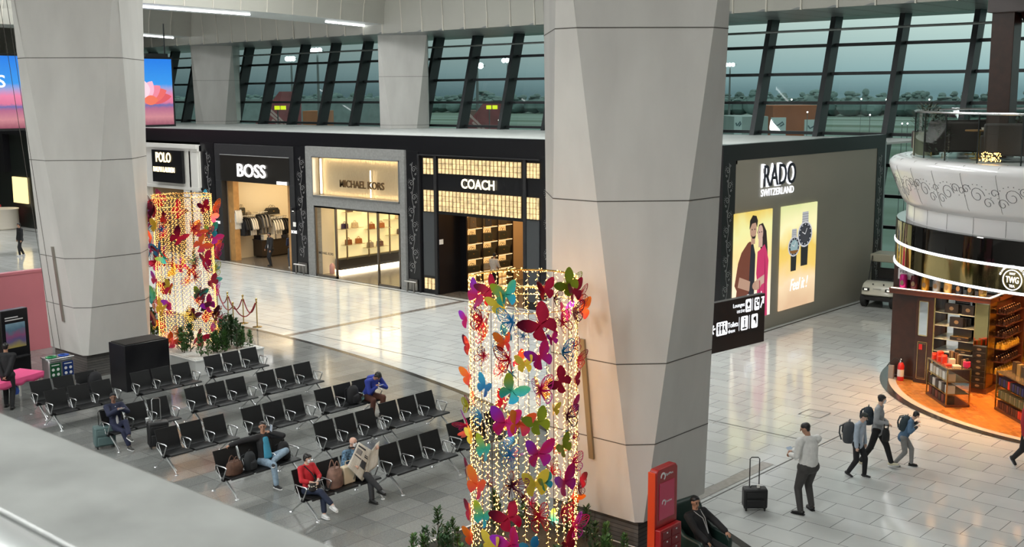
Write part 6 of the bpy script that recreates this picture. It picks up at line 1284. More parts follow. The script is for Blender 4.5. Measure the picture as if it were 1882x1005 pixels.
# 12 man in black by the pink table (back to us, hands behind)
p = G(18, 750); r_, J = person('man in black suit standing with hands behind his back by the pink table', (p.x, p.y, 0), radians(140), 1.72, (0, 0, .92), LH=(-.17, .05, .86), RH=(-.17, -.02, .90), lel=(-.4, .8, 0), rel=(-.4, -.8, 0), LF=(.12, .11, .085), RF=(-.14, -.10, .085), skin=skinm, hair='short', shirt=whsh, jacket=blk, trousers=blk, shoes=shoeb, jopen=False, curl=(.8, .8))
m = MB(); m.lathe([(0, 0), (.10, .02), (.13, .10), (.09, .22), (.03, .28), (0, .28)], n=14, T=Matrix.Diagonal((.6, 1, 1, 1))); o = m.build('plastic_bag', mat('blue_plastic', (.03, .08, .35), .35)); o.location = loc_of(r_, (.18, -.1, .30)); tag(o, 'bright blue plastic bag held low by the man in black', 'bag')
# 13 guard at the clothing shop, 14 customer, 15 shop assistant, 16 passer-by
p = G(497, 490); r_, J = person('man in black suit standing at the threshold of the clothing shop', (p.x, p.y+.05, 0), radians(-100), 1.62, (0, 0, .87), head=(-.4, .1, 0), LH=(.12, .24, .82), RH=(.16, -.20, .86), LF=(.05, .12, .085), RF=(-.05, -.14, .085), footyaw=(.5, -.5), skin=skinm, hair='short', beard=True, shirt=whsh, jacket=blk, trousers=blk, shoes=shoeb, bulk=1.12, belly=.1, vox=.011)
p = AY(535, 492, 32.25); r_, J = person('person in dark top, jeans and white trainers just inside the clothing shop', (-43.0, 32.45, 0.012), radians(160), 1.68, (0, 0, .90), head=(0, .3, 0), LH=(.30, .08, 1.05), RH=(.28, -.08, 1.0), skin=skinm, hair='full', shirt=navy, trousers=clothmat('jeans2', (.05, .07, .10)), shoes=shoew, vox=.011, curl=(1, 1))
r_, J = person('shop assistant with dark hair behind the butterfly column, inside the glass block shop', (-31.3, 33.7, 0.012), radians(100), 1.62, (0, 0, .87), head=(0, .3, 0), LH=(.3, .1, 1.0), RH=(.3, -.1, 1.0), skin=skinm, hair='full', shirt=clothmat('ivory', (.6, .55, .5)), trousers=blk, shoes=shoeb, female=True, vox=.011)
p = G(38, 470); r_, J = person('person in dark robe walking far left behind the big pillar', (p.x+.1, p.y, 0), radians(-90), 1.68, (0, 0, .90), LF=(.12, .08, .085), RF=(-.15, -.08, .085), skin=skinm, hair='full', shirt=blk, jacket=blk, trousers=blk, shoes=shoew, vox=.012, jopen=False)
# ================================================================ round tea shop with terrace above
CX, CY = -7.45, 32.99
def ringmesh(r0, r1, z, m, nm, n=96):
    s = MB(); s.lathe([(r0, z), (r1, z)] if r0 > 0 else [(r1, z), (.01, z)], (CX, CY, 0), n); return struct(s.build(nm, m, smooth=False))
woodf = brickmat('orange_wood_floor', (.55, .22, .045), (.42, .15, .03), (.20, .07, .02), 1.1, .09, .5, .002, .28, (0, 0, 0), .5, .25, 6, rot=(0, 0, .9))
ringmesh(0, 6.0, .018, woodf, 'floor_tea_shop'); ringmesh(6.0, 6.2, .016, mat('cream_stone', (.62, .54, .44), .2), 'floor_tea_shop_kerb'); ringmesh(6.2, 6.43, .012, dkstripe, 'floor_tea_shop_ring')
def lathe_obj(nm, prof, m, n=96, parent=None, smooth=True):
    s = MB(); s.lathe(prof, (CX, CY, 0), n); return s.build(nm, m, parent, smooth=smooth)
gloss_w = mat('gloss_white_parapet', (.82, .80, .80), .22, coat=.4)
par = lathe_obj('round_terrace', [(4.5, 4.62), (5.93, 4.62), (5.93, 5.02), (6.0, 5.06), (6.12, 5.25), (6.40, 5.95), (6.44, 6.08), (6.42, 6.18), (6.33, 6.27), (6.18, 6.31), (5.9, 6.31), (5.9, 6.27), (.01, 6.27)], gloss_w)
tag(par, 'glossy white round terrace parapet with incised scrolls above the tea shop', 'terrace')
fin = lambda r, z: None
# incised scrolls and joints on the sloping face
def pf(u, v, w=0):   # u along arc (m), v up the slope 0..1
    t = v; r = 6.12+(6.40-6.12)*t+w; z = 5.25+.70*t; a = u/6.3; return Vector((CX+r*cos(a), CY+r*sin(a), z))
sc = MB(); U0 = 6.3*radians(-172)
for i in range(17):
    u = U0+i*.95; s_ = 1 if i % 2 else -1
    for (cu, cv, R_, turns) in ((0, .5, .22, 1.3), (.28*s_, .25, .15, 1.2), (-.3*s_, .68, .14, 1.1), (.5, .6, .12, 1.0)):
        sc.ribbon([(u+cu+R_*(1-k/20)*cos(k/15*turns*2*pi*s_), cv+R_/.75*(1-k/20)*sin(k/15*turns*2*pi)) for k in range(16)], .016, pf, .004)
    for k in range(10): q = (u+.38*cos(k*.35), .45+.42*sin(k*.35)); sc.prism([(q[0]+.013*cos(j*pi/3), q[1]+.018*sin(j*pi/3)) for j in range(6)], pf, .004)
sc.build('incised_scroll', mat('scroll_grey', (.10, .10, .11), .5), par, smooth=False)
for k in range(40):
    jn = MB()
    a = radians(-178+k*9); pts = [(5.935, 4.64), (5.935, 5.02), (6.125, 5.25), (6.405, 5.95), (6.445, 6.08), (6.335, 6.275), (6.0, 6.315)]; jn.tube([(CX+(r+.001)*cos(a), CY+(r+.001)*sin(a), z) for r, z in pts], .004, 4); jn.build('panel_joint', jointm, par, smooth=False)
# mirrored bands with light lines
dkm = mat('dark_mirror', (.03, .028, .026), .04, .85); gdm = mat('gold_mirror', (.45, .36, .16), .06, 1)
b1 = lathe_obj('mirror_band', [(5.9, 4.62), (6.17, 4.62), (6.19, 4.60), (6.19, 4.06)], dkm); tag(b1, 'dark mirrored band curving above the tea shop sign', 'sign band')
b2 = lathe_obj('mirror_band', [(6.18, 3.98), (6.18, 3.46)], gdm); tag(b2, 'golden mirrored band with the round white tea crest, between two white light lines', 'sign band')
l1 = lathe_obj('light_line', [(6.17, 4.05), (6.21, 4.05), (6.21, 3.99), (6.17, 3.99)], emis('band_led', (.95, .98, 1), 2.6)); tag(l1, 'upper glowing white line around the tea shop band', 'light')
l2 = lathe_obj('light_line', [(6.17, 3.45), (6.21, 3.45), (6.21, 3.39), (6.0, 3.39)], MATS['band_led']); tag(l2, 'lower glowing white line around the tea shop band', 'light')
s_ = lathe_obj('ceiling_tea_shop', [(6.1, 3.385), (.01, 3.385)], mat('warm_soffit', (.30, .20, .12), .5), smooth=False); struct(s_)
v = CAM+ray(1749, 499)*((Vector((CX, CY, 0))-CAM).dot(Fv)-5.6); a = atan2(v.y-CY, v.x-CX)
def cf(u, v_, w=0): r = 6.185+w; t = a+u/6.185; return Vector((CX+r*cos(t), CY+r*sin(t), 3.72+v_))
crest = MB(); ringp = [(.23*cos(t), .23*sin(t)) for t in [i*2*pi/36 for i in range(37)]]; crest.ribbon(ringp, .022, cf, .008); o = crest.build('round_crest', emis('crest_white', (.9, .9, .95), 2.2), b2, smooth=False)
text('TWG', lambda u, v_, w=0: cf(-.16+u, -.07+v_, w), .32, .15, MATS['crest_white'], o, 'lettering', .008, .01); text('TEA', lambda u, v_, w=0: cf(-.07+u, -.17+v_, w), .14, .06, MATS['crest_white'], o, 'lettering', .008, .005); text('1837', lambda u, v_, w=0: cf(-.07+u, .12+v_, w), .14, .05, MATS['crest_white'], o, 'lettering', .008, .005)
for r_, st in ((.30, 'GRANDS CRUS PRESTIGE'),):
    for i, ch in enumerate(st):
        if ch == ' ': continue
        t = pi*.90-(pi*.8)*i/(len(st)-1); text(ch, lambda u, v_, w=0, t=t: cf(r_*cos(t)+(u-.015)*sin(t)+(v_)*cos(t), r_*sin(t)-(u-.015)*cos(t)+v_*sin(t), w), .032, .045, MATS['crest_white'], o, 'lettering', .008)
# glass guard, rail, terrace furniture
gg = glassmat('guard_glass', (.72, .80, .78), .10); g = lathe_obj('glass_guard', [(5.82, 6.31), (5.82, 7.46)], gg, 72, smooth=True); tag(g, 'curved clear glass guard around the round terrace', 'guard')
m = MB()
for k in range(30): an = radians(-180+k*12+4); m.box(-.012, .012, -.012, .012, 6.31, 7.46, Matrix.Translation((CX+5.83*cos(an), CY+5.83*sin(an), 0)) @ Matrix.Rotation(an, 4, 'Z'))
m.build('glass_joint', mat('joint_black', (.01, .015, .015), .4), g, smooth=False)
m = MB(); m.tube([(CX+5.82*cos(2*pi*k/96), CY+5.82*sin(2*pi*k/96), 7.49) for k in range(97)], .03, 8); m.build('top_rail', chrome, g)
def TP(px, Y): d = ray(px, 250); return d.x/d.y*Y, Y
m = MB(); m.box(-.28, .28, -.28, .28, 6.31, 12.3); o = m.build('terrace_column', darkwood, bevel=.01); o.location = (*TP(1838, 30.6), 0); tag(o, 'dark brown square column rising from the round terrace', 'column')
m = MB(); zc_ = AY(1850, 22, 30.2).z; m.box(-.35, 4.5, -.45, 4.0, zc_, zc_+1.2); m.build('canopy', mat('grey_brown_canopy', (.10, .085, .085), .4), o, bevel=.02); m = MB(); m.lathe([(1.0, 0), (.9, -.25), (.2, -.35), (0, -.36)], (1.2, .5, zc_), 24); m.build('pendant_shade', mat('red_brown_shade', (.09, .02, .015), .4), o)
sofam = mat('brown_sofa', (.040, .030, .026), .7, bump=.3)
def sofa(x, y, rz, lb, w=1.4, nm='sofa'):
    r = thing(nm, lb, nm.replace('_', ' '), (x, y, 6.31), rz)
    m = MB(); m.box(-.4, .4, -w/2, w/2, .12, .42); m.build('seat', sofam, r, bevel=.04); m = MB(); m.box(-.45, -.25, -w/2, w/2, .12, .92); m.build('backrest', sofam, r, bevel=.06)
    for s in (-1, 1): m = MB(); m.box(-.42, .4, s*w/2-.08, s*w/2+.08, .12, .62); m.build('arm', sofam, r, bevel=.04)
    for sx in (-.35, .35):
        for sy in (-w/2+.1, w/2-.1): m = MB(); m.cyl((sx, sy, 0), (sx, sy, .12), .02, n=8); m.build('leg', brass, r)
    return r
sofa(*TP(1752, 30.6), 2.0, 'brown high-backed seat nearest the glass at the left of the terrace', 1.3, 'armchair'); sofa(*TP(1745, 32.4), 2.6, 'brown sofa behind the first seat on the terrace', 1.8); sofa(*TP(1868, 29.6), 1.9, 'dark sofa right of the brown column base on the terrace', 1.5); sofa(*TP(1830, 34.0), 2.4, 'dark sofa deeper on the terrace, right of the column', 1.6)
for (x, y, lb) in ((*TP(1800, 29.8), 'small round table with white cup on the terrace near the glass'), (*TP(1790, 31.6), 'small round table deeper on the terrace behind the column')):
    r = thing('cafe_table', lb, 'table', (x, y, 6.31)); m = MB(); m.cyl((0, 0, .70), (0, 0, .73), .35, n=24); m.build('table_top', walnut, r); m = MB(); m.cyl((0, 0, .02), (0, 0, .7), .03, n=10); m.cyl((0, 0, 0), (0, 0, .03), .22, n=20); m.build('base', brass, r)
    m = MB(); m.lathe([(0, 0), (.02, 0), (.04, .05), (.042, .06), (.03, .055)], n=14); o = m.build('cup', mat('cup_white', (.75, .75, .75), .5)); o.location = (x+.1, y-.05, 7.04); tag(o, 'white cup on the %s terrace table' % ('nearer' if y < 30.5 else 'deeper'), 'cup')
m = MB(); m.box(-.26, .26, -.26, .26, 0, .62); o = m.build('cube_planter', mat('olive_cream', (.40, .38, .26), .5), bevel=.01); o.location = (*TP(1703, 30.7), 6.31); tag(o, 'cream square planter with a bushy plant at the left end of the terrace', 'planter')
def bush(lb, loc, h, seed, parent=None, fl=False, nm='potted_plant'):
    rnd = random.Random(seed); f = MB()
    for k in range(340):
        a = rnd.uniform(0, 2*pi); z = rnd.random()*h; r_ = .1+.32*sin(pi*min(1, z/h*.8+.15))*rnd.random()**.5; p = Vector((r_*cos(a), r_*sin(a), z)); d = Vector((cos(a), sin(a), rnd.uniform(-.3, 1))).normalized(); sd = d.cross(Vector((0, 0, 1))).normalized()*.03; L_ = .14; f.add([p-sd*.3, p+d*L_*.5-sd, p+d*L_, p+d*L_*.5+sd], [(0, 1, 2, 3)])
    o = f.build(nm if not parent else 'foliage', mat('olive_leaf', (.07, .085, .055), .6, var=.4), parent, smooth=False); o.location = loc
    if not parent: tag(o, lb, 'plant')
bush('', (0, 0, .6), .75, 3, o); bush('leafy plant standing behind the glass beside the first terrace seat', (*TP(1728, 30.3), 6.32), 1.0, 4); bush('leafy plant right of the brown column on the terrace', (*TP(1876, 31.2), 6.32), 1.1, 5)
m = MB(); rg = random.Random(4)
for i in range(90): a_ = rg.uniform(0, 2*pi); r_ = .25*sqrt(rg.random()); m.ball((r_*cos(a_), r_*sin(a_), .03+.22*rg.random()), .012, 5, 4)
o = m.build('fairy_light_bundle', emis('fairy_amber', (1, .5, .12), 10)); v = G(1823, 300, 6.31); o.location = (*TP(1822, 28.3), 6.31); o['kind'] = 'stuff'; tag(o, 'bundle of amber fairy lights on the terrace floor behind the glass', 'lights')
# ---- tea shop interior
for i, (x, y) in enumerate([(-11.9, 29.4), (-11.0, 28.7), (-10.0, 28.2), (-9.0, 27.9), (-8.0, 27.7), (-11.2, 29.9), (-10.1, 29.5), (-9.0, 29.4), (-7.8, 29.3), (-9.6, 31.2), (-8.4, 31.2), (-9.3, 32.6), (-7.8, 32.6)]):
    l = bpy.data.lights.new('tea_shop_downlight', 'AREA'); l.shape = 'DISK'; l.size = .22; l.energy = 30; l.color = (1, .50, .17); l.spread = radians(140); lo = bpy.data.objects.new('tea_shop_downlight', l); COL.objects.link(lo); lo.location = (x, y, 3.35)
# dark wall block and cabinets
m = MB(); m.box(-13.2, -12.42, 30.72, 33.5, .018, 3.38); m.box(-13.22, -12.40, 30.68, 33.5, .018, .10); o = tag(m.build('tea_shop_wall_unit', darkwood, bevel=.01), 'dark wood wall unit at the left end of the tea shop', 'wall unit')
m = MB(); m.box(-13.05, -12.6, 30.67, 30.70, 2.85, 3.15); k = tag(m.build('gate_plate', mat('white_plate', (.55, .55, .55), .5)), 'small white number plate high on the dark tea shop wall', 'sign')
text('PIER', FRONT((-13.0, 30.67, 3.02)), .22, .08, charcoal, k, 'lettering', .004); text('17B', FRONT((-13.0, 30.67, 2.89)), .2, .08, charcoal, k, 'lettering', .004)
C_ = thing('tea_cabinet', 'tall dark wood tea cabinet with glass shelves, mirrored corner and tin topped cornice', 'cabinet', (-12.42, 30.5, .018))
m = MB(); m.box(0, .5, 0, .5, 0, 2.45); m.build('side_panel', darkwood, C_, bevel=.01)
m = MB(); m.box(.43, 1.98, .45, .5, .10, .85); m.build('back_panel', darkwood, C_)
m = MB(); m.box(.10, .34, -.015, 0, 1.35, 2.30); p_ = m.build('mirror_panel', mat('pale_mirror', (.75, .78, .80), .05, 1), C_)
m = MB(); m.box(.52, 1.62, .47, .50, .86, 2.44); m.build('added_mirror', MATS['pale_mirror'], C_)  # mirror added so the cabinet back picks up the bright floor
m = MB(); 
for q in ((.09, .35, 1.34, 1.355), (.09, .35, 2.295, 2.31), (.09, .105, 1.34, 2.31), (.335, .35, 1.34, 2.31), (.13, .31, 1.36, 1.37)): m.box(q[0], q[1], -.02, 0, q[2], q[3])
m.build('mirror_frame', gold, C_, smooth=False)
m = MB()
for q in ((.09, .35, .12, .13), (.09, .35, 1.16, 1.17), (.09, .10, .12, 1.17), (.34, .35, .12, 1.17), (.12, .32, .16, .165), (.12, .32, 1.12, 1.125)): m.box(q[0], q[1], -.01, 0, q[2], q[3])
m.build('inlay', gold, C_, smooth=False)
m = MB(); m.box(.13, .22, -.012, 0, .95, 1.10); m.build('fire_label', redm, C_)
m = MB(); m.box(-.75, 2.03, -.10, .75, 2.45, 2.56); m.box(-.75, 2.06, -.14, .75, 2.56, 2.60); m.box(1.55, 2.06, .5, 2.4, 2.45, 2.60); m.build('cornice', mat('red_brown_wood', (.10, .03, .015), .3), C_, bevel=.008)
m = MB(); m.box(-.7, 2.0, -.10, -.07, 2.60, 2.62); m.box(1.96, 2.0, -.1, 2.3, 2.60, 2.62); m.build('cornice_light', emis('cornice_led', (1, .86, .62), 3.5), C_, smooth=False)
for x in (.50, 1.60): m = MB(); m.box(x, x+.03, 0, .03, .1, 2.45); m.build('brass_upright', brass, C_)
for i, z in enumerate((.98, 1.33, 1.70, 2.06)):
    m = MB(); m.box(.5, 1.62, .02, .45, z-.018, z-.004); m.build('glass_shelf', mat('shelf_glass', (.5, .6, .58), .1, 0), C_)
m = MB(); m.box(1.62, 1.98, -.01, .02, 1.30, 2.42); m.build('gold_mirror', gdm, C_); m = MB(); m.box(1.96, 1.99, -.01, .5, .1, 2.45); m.build('corner_post', brass, C_)
m = MB(); m.box(1.60, 2.02, -.04, .5, 0, .14); m.box(1.6, 2.02, .5, 2.2, 0, .14); m.build('plinth', mat('red_brown_wood', (.1, .03, .015), .3), C_)
blackbox = mat('tea_box_black', (.015, .013, .012), .35)
def tea_box(lbl, x, y, z, w, d, h, rz=0, grp=None, open_=False, c=None):
    r = thing('tea_box', lbl, 'box', (x, y, z), rz, grp); m = MB(); m.box(-w/2, w/2, -d/2, d/2, 0, h); m.build('carton', c or blackbox, r, bevel=.004)
    m = MB(); m.prism(ell(0, h*.5, min(w*.22, .06), h*.2, 14), FRONT((0, -d/2-.001, 0)), .002); m.build('crest', mat('crest_tan', (.20, .15, .09), .5), r)
    if open_:
        m = MB(); m.box(-w/2, w/2, d/2-.01, d/2, h, h+d*.8); m.build('lid', blackbox, r); m = MB(); m.box(-w/2+.01, w/2-.01, -d/2+.01, d/2-.01, h, h+.006); m.build('gold_tray', mat('gold_foil', (.8, .5, .12), .25, .8), r)
    return r
for (px, y_, z, w, n_, lb) in ((-11.42, 30.66, 2.06+.018, .46, 3, 'top shelf, left'), (-10.98, 30.66, 2.06+.018, .40, 2, 'top shelf, right'), (-11.27, 30.66, 1.70+.018, .46, 3, 'second shelf')):
    for k_ in range(n_): tea_box('black crested tea box, %s of the glass cabinet, %s of its stack' % (lb, ['front', 'middle', 'back'][k_]), px-.05+k_*.05, y_-.06+k_*.11, z, w*.8, .10, .26-.02*k_)
tea_box('open black tea box with golden tray on the third cabinet shelf', -11.22, 30.66, 1.33+.018, .5, .24, .10, open_=True); tea_box('open black tea box with golden tray on the lowest cabinet shelf', -11.1, 30.66, .98+.018, .44, .24, .10, open_=True)
for k_ in range(7): tea_box('black crested tea box in the tall corner stack, %s from the floor' % ['first', 'second', 'third', 'fourth', 'fifth', 'sixth', 'seventh'][k_], -10.62, 30.45+.02, .018+.14+k_*.165, .34, .14, .155)
tins = [(.55, .02, .22), (.10, .02, .03), (.55, .28, .03), (.30, .34, .40), (.65, .50, .22), (.015, .02, .04), (.03, .03, .02), (.3, .2, .05)]
for i, c in enumerate(tins):
    r = thing('tea_tin', '%s tea tin on the lit cornice, %s from the left' % (['pink', 'dark red', 'amber', 'grey blue', 'cream gold', 'navy', 'black', 'olive gold'][i], ['first', 'second', 'third', 'fourth', 'fifth', 'sixth', 'seventh', 'eighth'][i]), 'tin', (-12.85+i*.31, 30.58, 2.62))
    m = MB(); m.lathe([(0, 0), (.10, 0), (.105, .01), (.105, .30), (.09, .34), (.09, .38), (0, .39)], n=18); m.build('canister', mat('tin_%d' % i, c, .25, .5), r); m = MB(); m.prism(ell(0, .16, .05, .07, 14), FRONT((0, -.106, 0)), .003); m.build('tin_label', mat('crest_tan', (.20, .15, .09), .5), r)
# side shelves along +X side with bottles / tins
def small_tin(nm, col, col2, lbl, grp, h=.12, r_=.045, lab='tin'):
    r = thing(nm, lbl, lab, group=grp); m = MB(); m.lathe([(0, 0), (r_, 0), (r_, h*.75), (r_*.6, h*.86), (r_*.6, h), (0, h)], n=10); m.build('body', mat('stn_%d_%d' % (int(col[0]*99), int(col[2]*99)), col, .25, .3), r); m = MB(); m.ball((0, 0, h*1.02), r_*.5, 8, 5); m.build('knob', mat('stk_%d_%d' % (int(col2[0]*99), int(col2[2]*99)), col2, .25, .4), r); return r
t_y = small_tin('tea_jar', (.75, .48, .06), (.85, .62, .2), 'x', 'golden tea jars on the back shelves of the tea shop', .14, .055); t_d = small_tin('tea_jar', (.05, .025, .02), (.6, .35, .2), 'x', 'dark tea jars on the side shelves of the tea shop', .12, .045)
S1 = thing('side_shelving', 'dark shelving of tea jars on the right side of the tea cabinet', 'shelving', (-10.47, 31.0, .018)); m = MB(); m.box(-.02, .0, 0, 1.35, .14, 2.45); m.build('back_panel', mat('red_brown_wood', (.1, .03, .015), .3), S1)
m = MB(); m.box(0, .34, 1.33, 1.38, 0, 2.45); m.build('upright', MATS['red_brown_wood'], S1)
k_ = 0
for z in (.45, .80, 1.15, 1.48, 1.80, 2.12):
    m = MB(); m.box(0, .32, .0, 1.33, z-.02, z); m.build('shelf', MATS['red_brown_wood'], S1)
    for j in range(8):
        for q in range(2):
            src = t_y if z in (.45, 1.15) else t_d; o = copy_tree(src); o.location = (-10.47+.09+q*.14, 31.08+j*.16, z+.018)
            o['label'] = ('golden' if src is t_y else 'dark')+' tea jar, %s side shelf, %s row' % ({.45: 'lowest', .80: 'second', 1.15: 'third', 1.48: 'fourth', 1.80: 'fifth', 2.12: 'top'}[z], ['inner', 'outer'][q]); o['group'] = '%s tea jars on the side shelving' % ('golden' if src is t_y else 'dark')
S2 = thing('back_shelving', 'amber lit back shelving full of golden tea jars', 'shelving', (-10.6, 33.1, .018)); m = MB(); m.box(0, 4.2, .4, .44, 0, 2.75); m.build('back_panel', mat('amber_panel', (.65, .35, .10), .5), S2)
for x in (1.2, 2.6): m = MB(); m.box(x, x+.05, 0, .4, 0, 2.2); m.build('upright', blackm, S2)
for z in (.40, .78, 1.15, 1.58, 1.98):
    m = MB(); m.box(0, 4.2, .0, .4, z-.025, z); m.build('shelf', oak, S2)
    for j in range(13):
        for q in range(2): o = copy_tree(t_y); o.location = (-10.5+j*.17, 33.2+q*.16, z+.018); o['label'] = 'golden tea jar, %s amber back shelf, %s row' % ({.40: 'lowest', .78: 'second', 1.15: 'third', 1.58: 'fourth', 1.98: 'top'}[z], ['front', 'rear'][q])
for o in (t_y, t_d):
    for c in list(o.children): bpy.data.objects.remove(c)
    bpy.data.objects.remove(o)
# counters with merchandise
def vitrine(lbl, A_, B_, C_, h, nm='display_case'):
    A_, B_, C_ = Vector(A_), Vector(B_), Vector(C_); L_ = (B_-A_).length; wd = (C_-B_).length; ang = atan2((B_-A_).y, (B_-A_).x)
    r = thing(nm, lbl, 'display case', (A_.x, A_.y, .018), ang)
    m = MB(); m.box(0, L_, 0, wd, 0, .06); m.build('base', mat('red_brown_wood', (.1, .03, .015), .3), r)
    for x in (0, L_-.03):
        for y in (0, wd-.03): m = MB(); m.box(x, x+.03, y, y+.03, .06, h); m.build('post', brass, r)
    for z in (.34, .66): m = MB(); m.box(.02, L_-.02, .02, wd-.02, z-.015, z); m.build('shelf', brass, r)
    m = MB(); m.box(0, L_, 0, wd, h-.02, h+.01); m.build('top', mat('brass_glass_top', (.25, .20, .12), .1, .5), r)
    m = MB(); m.add([(L_, .03, .06), (L_, wd-.03, .06), (L_, wd-.03, h-.02), (L_, .03, h-.02)], [(0, 1, 2, 3)]); m.build('glass_end', lit_glass, r, smooth=False)
    return r, (lambda u, v, z: Matrix.Translation(r.location) @ Matrix.Rotation(ang, 4, 'Z') @ Vector((u, v, z))), L_, wd, ang
vc, vf, L_, wd, ang = vitrine('brass framed glass display case with boxes on three levels, left case', (-11.63, 29.47, 0), (-10.71, 28.48, 0), (-10.24, 28.89, 0), 1.0)
rg = random.Random(5)
def boxat(f_, u, v, z, w, d, h, c, lbl, grp, an, nm='gift_box'):
    m = MB(); m.box(-w/2, w/2, -d/2, d/2, 0, h); o = m.build(nm, mat('gift_%d_%d_%d' % tuple(int(q*99) for q in c), c, .4), bevel=.004); o.location = f_(u, v, z); o.rotation_euler = (0, 0, an); tag(o, lbl, 'box', grp); return o
lev = {0: .06, 1: .34, 2: .66}
pal = [[(.12, .03, .03), (.5, .45, .38), (.02, .02, .02), (.45, .06, .03)], [(.45, .42, .36), (.03, .03, .03), (.03, .03, .03), (.5, .47, .42)], [(.42, .36, .28), (.3, .2, .12), (.6, .56, .5), (.5, .42, .3)]]
for lv in range(3):
    for j in range(6):
        c = pal[lv][(j*2+lv) % 4]; boxat(vf, .14+j*.21, .16, lev[lv], .17, .2, .20, c, 'gift box on the %s level of the left display case' % ['bottom', 'middle', 'top'][lv], 'gift boxes on the %s level of the left case' % ['bottom', 'middle', 'top'][lv], ang)
reds = (.65, .04, .02)
for j, (u, v, w, h, c) in enumerate(((.10, .15, .10, .14, reds), (.22, .10, .10, .12, reds), (.20, .28, .11, .20, reds), (.35, .18, .11, .22, reds), (.50, .12, .10, .14, reds), (.62, .2, .12, .20, reds), (.76, .14, .12, .20, reds), (.88, .3, .14, .16, (.65, .6, .5)), (1.0, .15, .16, .05, reds), (1.10, .32, .20, .04, (.6, .55, .45)))):
    boxat(vf, u, v, 1.01, w, w, h, c, '%s tea packet on top of the left display case, %s from the left end' % ('red' if c == reds else 'cream', ['first', 'second', 'third', 'fourth', 'fifth', 'sixth', 'seventh', 'eighth', 'ninth', 'tenth'][j]), None, ang, 'tea_packet')
for j in range(9): boxat(vf, .25+j*.13, .52, 1.01, .07, .07, .16+.1*rg.random(), [(.12, .07, .03), (.3, .22, .1), (.04, .03, .02)][j % 3], 'small brown tea carton on the left display case', 'brown tea cartons on the left case', ang, 'tea_carton')
m = MB(); m.lathe([(0, 0), (.05, 0), (.05, .02), (.09, .05), (.09, .17), (0, .2)], n=14); o = m.build('round_tin', mat('hot_pink', (.6, .02, .10), .4)); o.location = vf(1.28, .52, 1.01); tag(o, 'pink round tin at the right end of the left display case', 'tin')
vc, vf2, L2_, wd2, an2 = vitrine('brass framed display case with dark and red boxes at the right edge', (-9.72, 29.14, 0), (-8.35, 27.80, 0), (-7.9, 28.3, 0), 1.0)
pal2 = [[(.10, .03, .02), (.05, .02, .02)], [(.10, .11, .05), (.16, .15, .08)], [(.02, .03, .12), (.03, .03, .04)]]
for lv in range(3):
    n_ = 16
    for j in range(n_):
        c = pal2[lv][j % 2] if not (lv == 0 and 9 <= j <= 11) and not (lv == 2 and j == 4) else (.7, .05, .02)
        boxat(vf2, .10+j*.113, .14, lev[lv], .09, .18, .19, c, ('red' if c[0] > .5 else 'dark')+' slim tea box, %s level of right display case' % ['bottom', 'middle', 'top'][lv], '%s tea boxes on the %s level of the right case' % ('red' if c[0] > .5 else 'dark', ['bottom', 'middle', 'top'][lv]), an2, 'tea_box_slim')
for j in range(6): boxat(vf2, .35+j*.22, .34, 1.01, .18, .14, .30-.02*j, [(.05, .03, .015), (.25, .17, .06), (.03, .03, .03)][j % 3], 'dark crested box standing on top of the right display case', 'dark boxes on top of the right case', an2, 'tall_box')
# fire extinguisher
e_ = G(1659, 697); r = thing('fire_extinguisher', 'red fire extinguisher at the foot of the dark tea shop wall', 'fire extinguisher', (-12.75, 30.45, .018)); m = MB(); m.lathe([(0, 0), (.085, 0), (.09, .03), (.09, .42), (.06, .50), (.03, .52), (0, .53)], n=18); m.build('cylinder', redm, r)
m = MB(); m.box(-.02, .02, -.05, .05, .52, .58); m.tube([(0, 0, .55), (.02, -.09, .62)], .008, 6); m.ball((0, 0, .60), .025); m.build('valve', chrome, r); m = MB(); m.tube([(0, .04, .55), (-.2, .05, .60), (-.34, .0, .45), (-.40, -.02, .35)], .012, 8); m.build('hose', rubber, r); m = MB(); m.lathe([(.091, .12), (.091, .32)], n=18); m.build('label_band', whitew, r, smooth=False)
m = MB(); m.box(-.06, .09, -.05, .05, 0, .38); o = m.build('grey_bin', mat('warm_grey_plastic', (.32, .28, .25), .5), bevel=.01); o.location = (-13.06, 30.5, .018); tag(o, 'small grey box left of the fire extinguisher', 'bin')
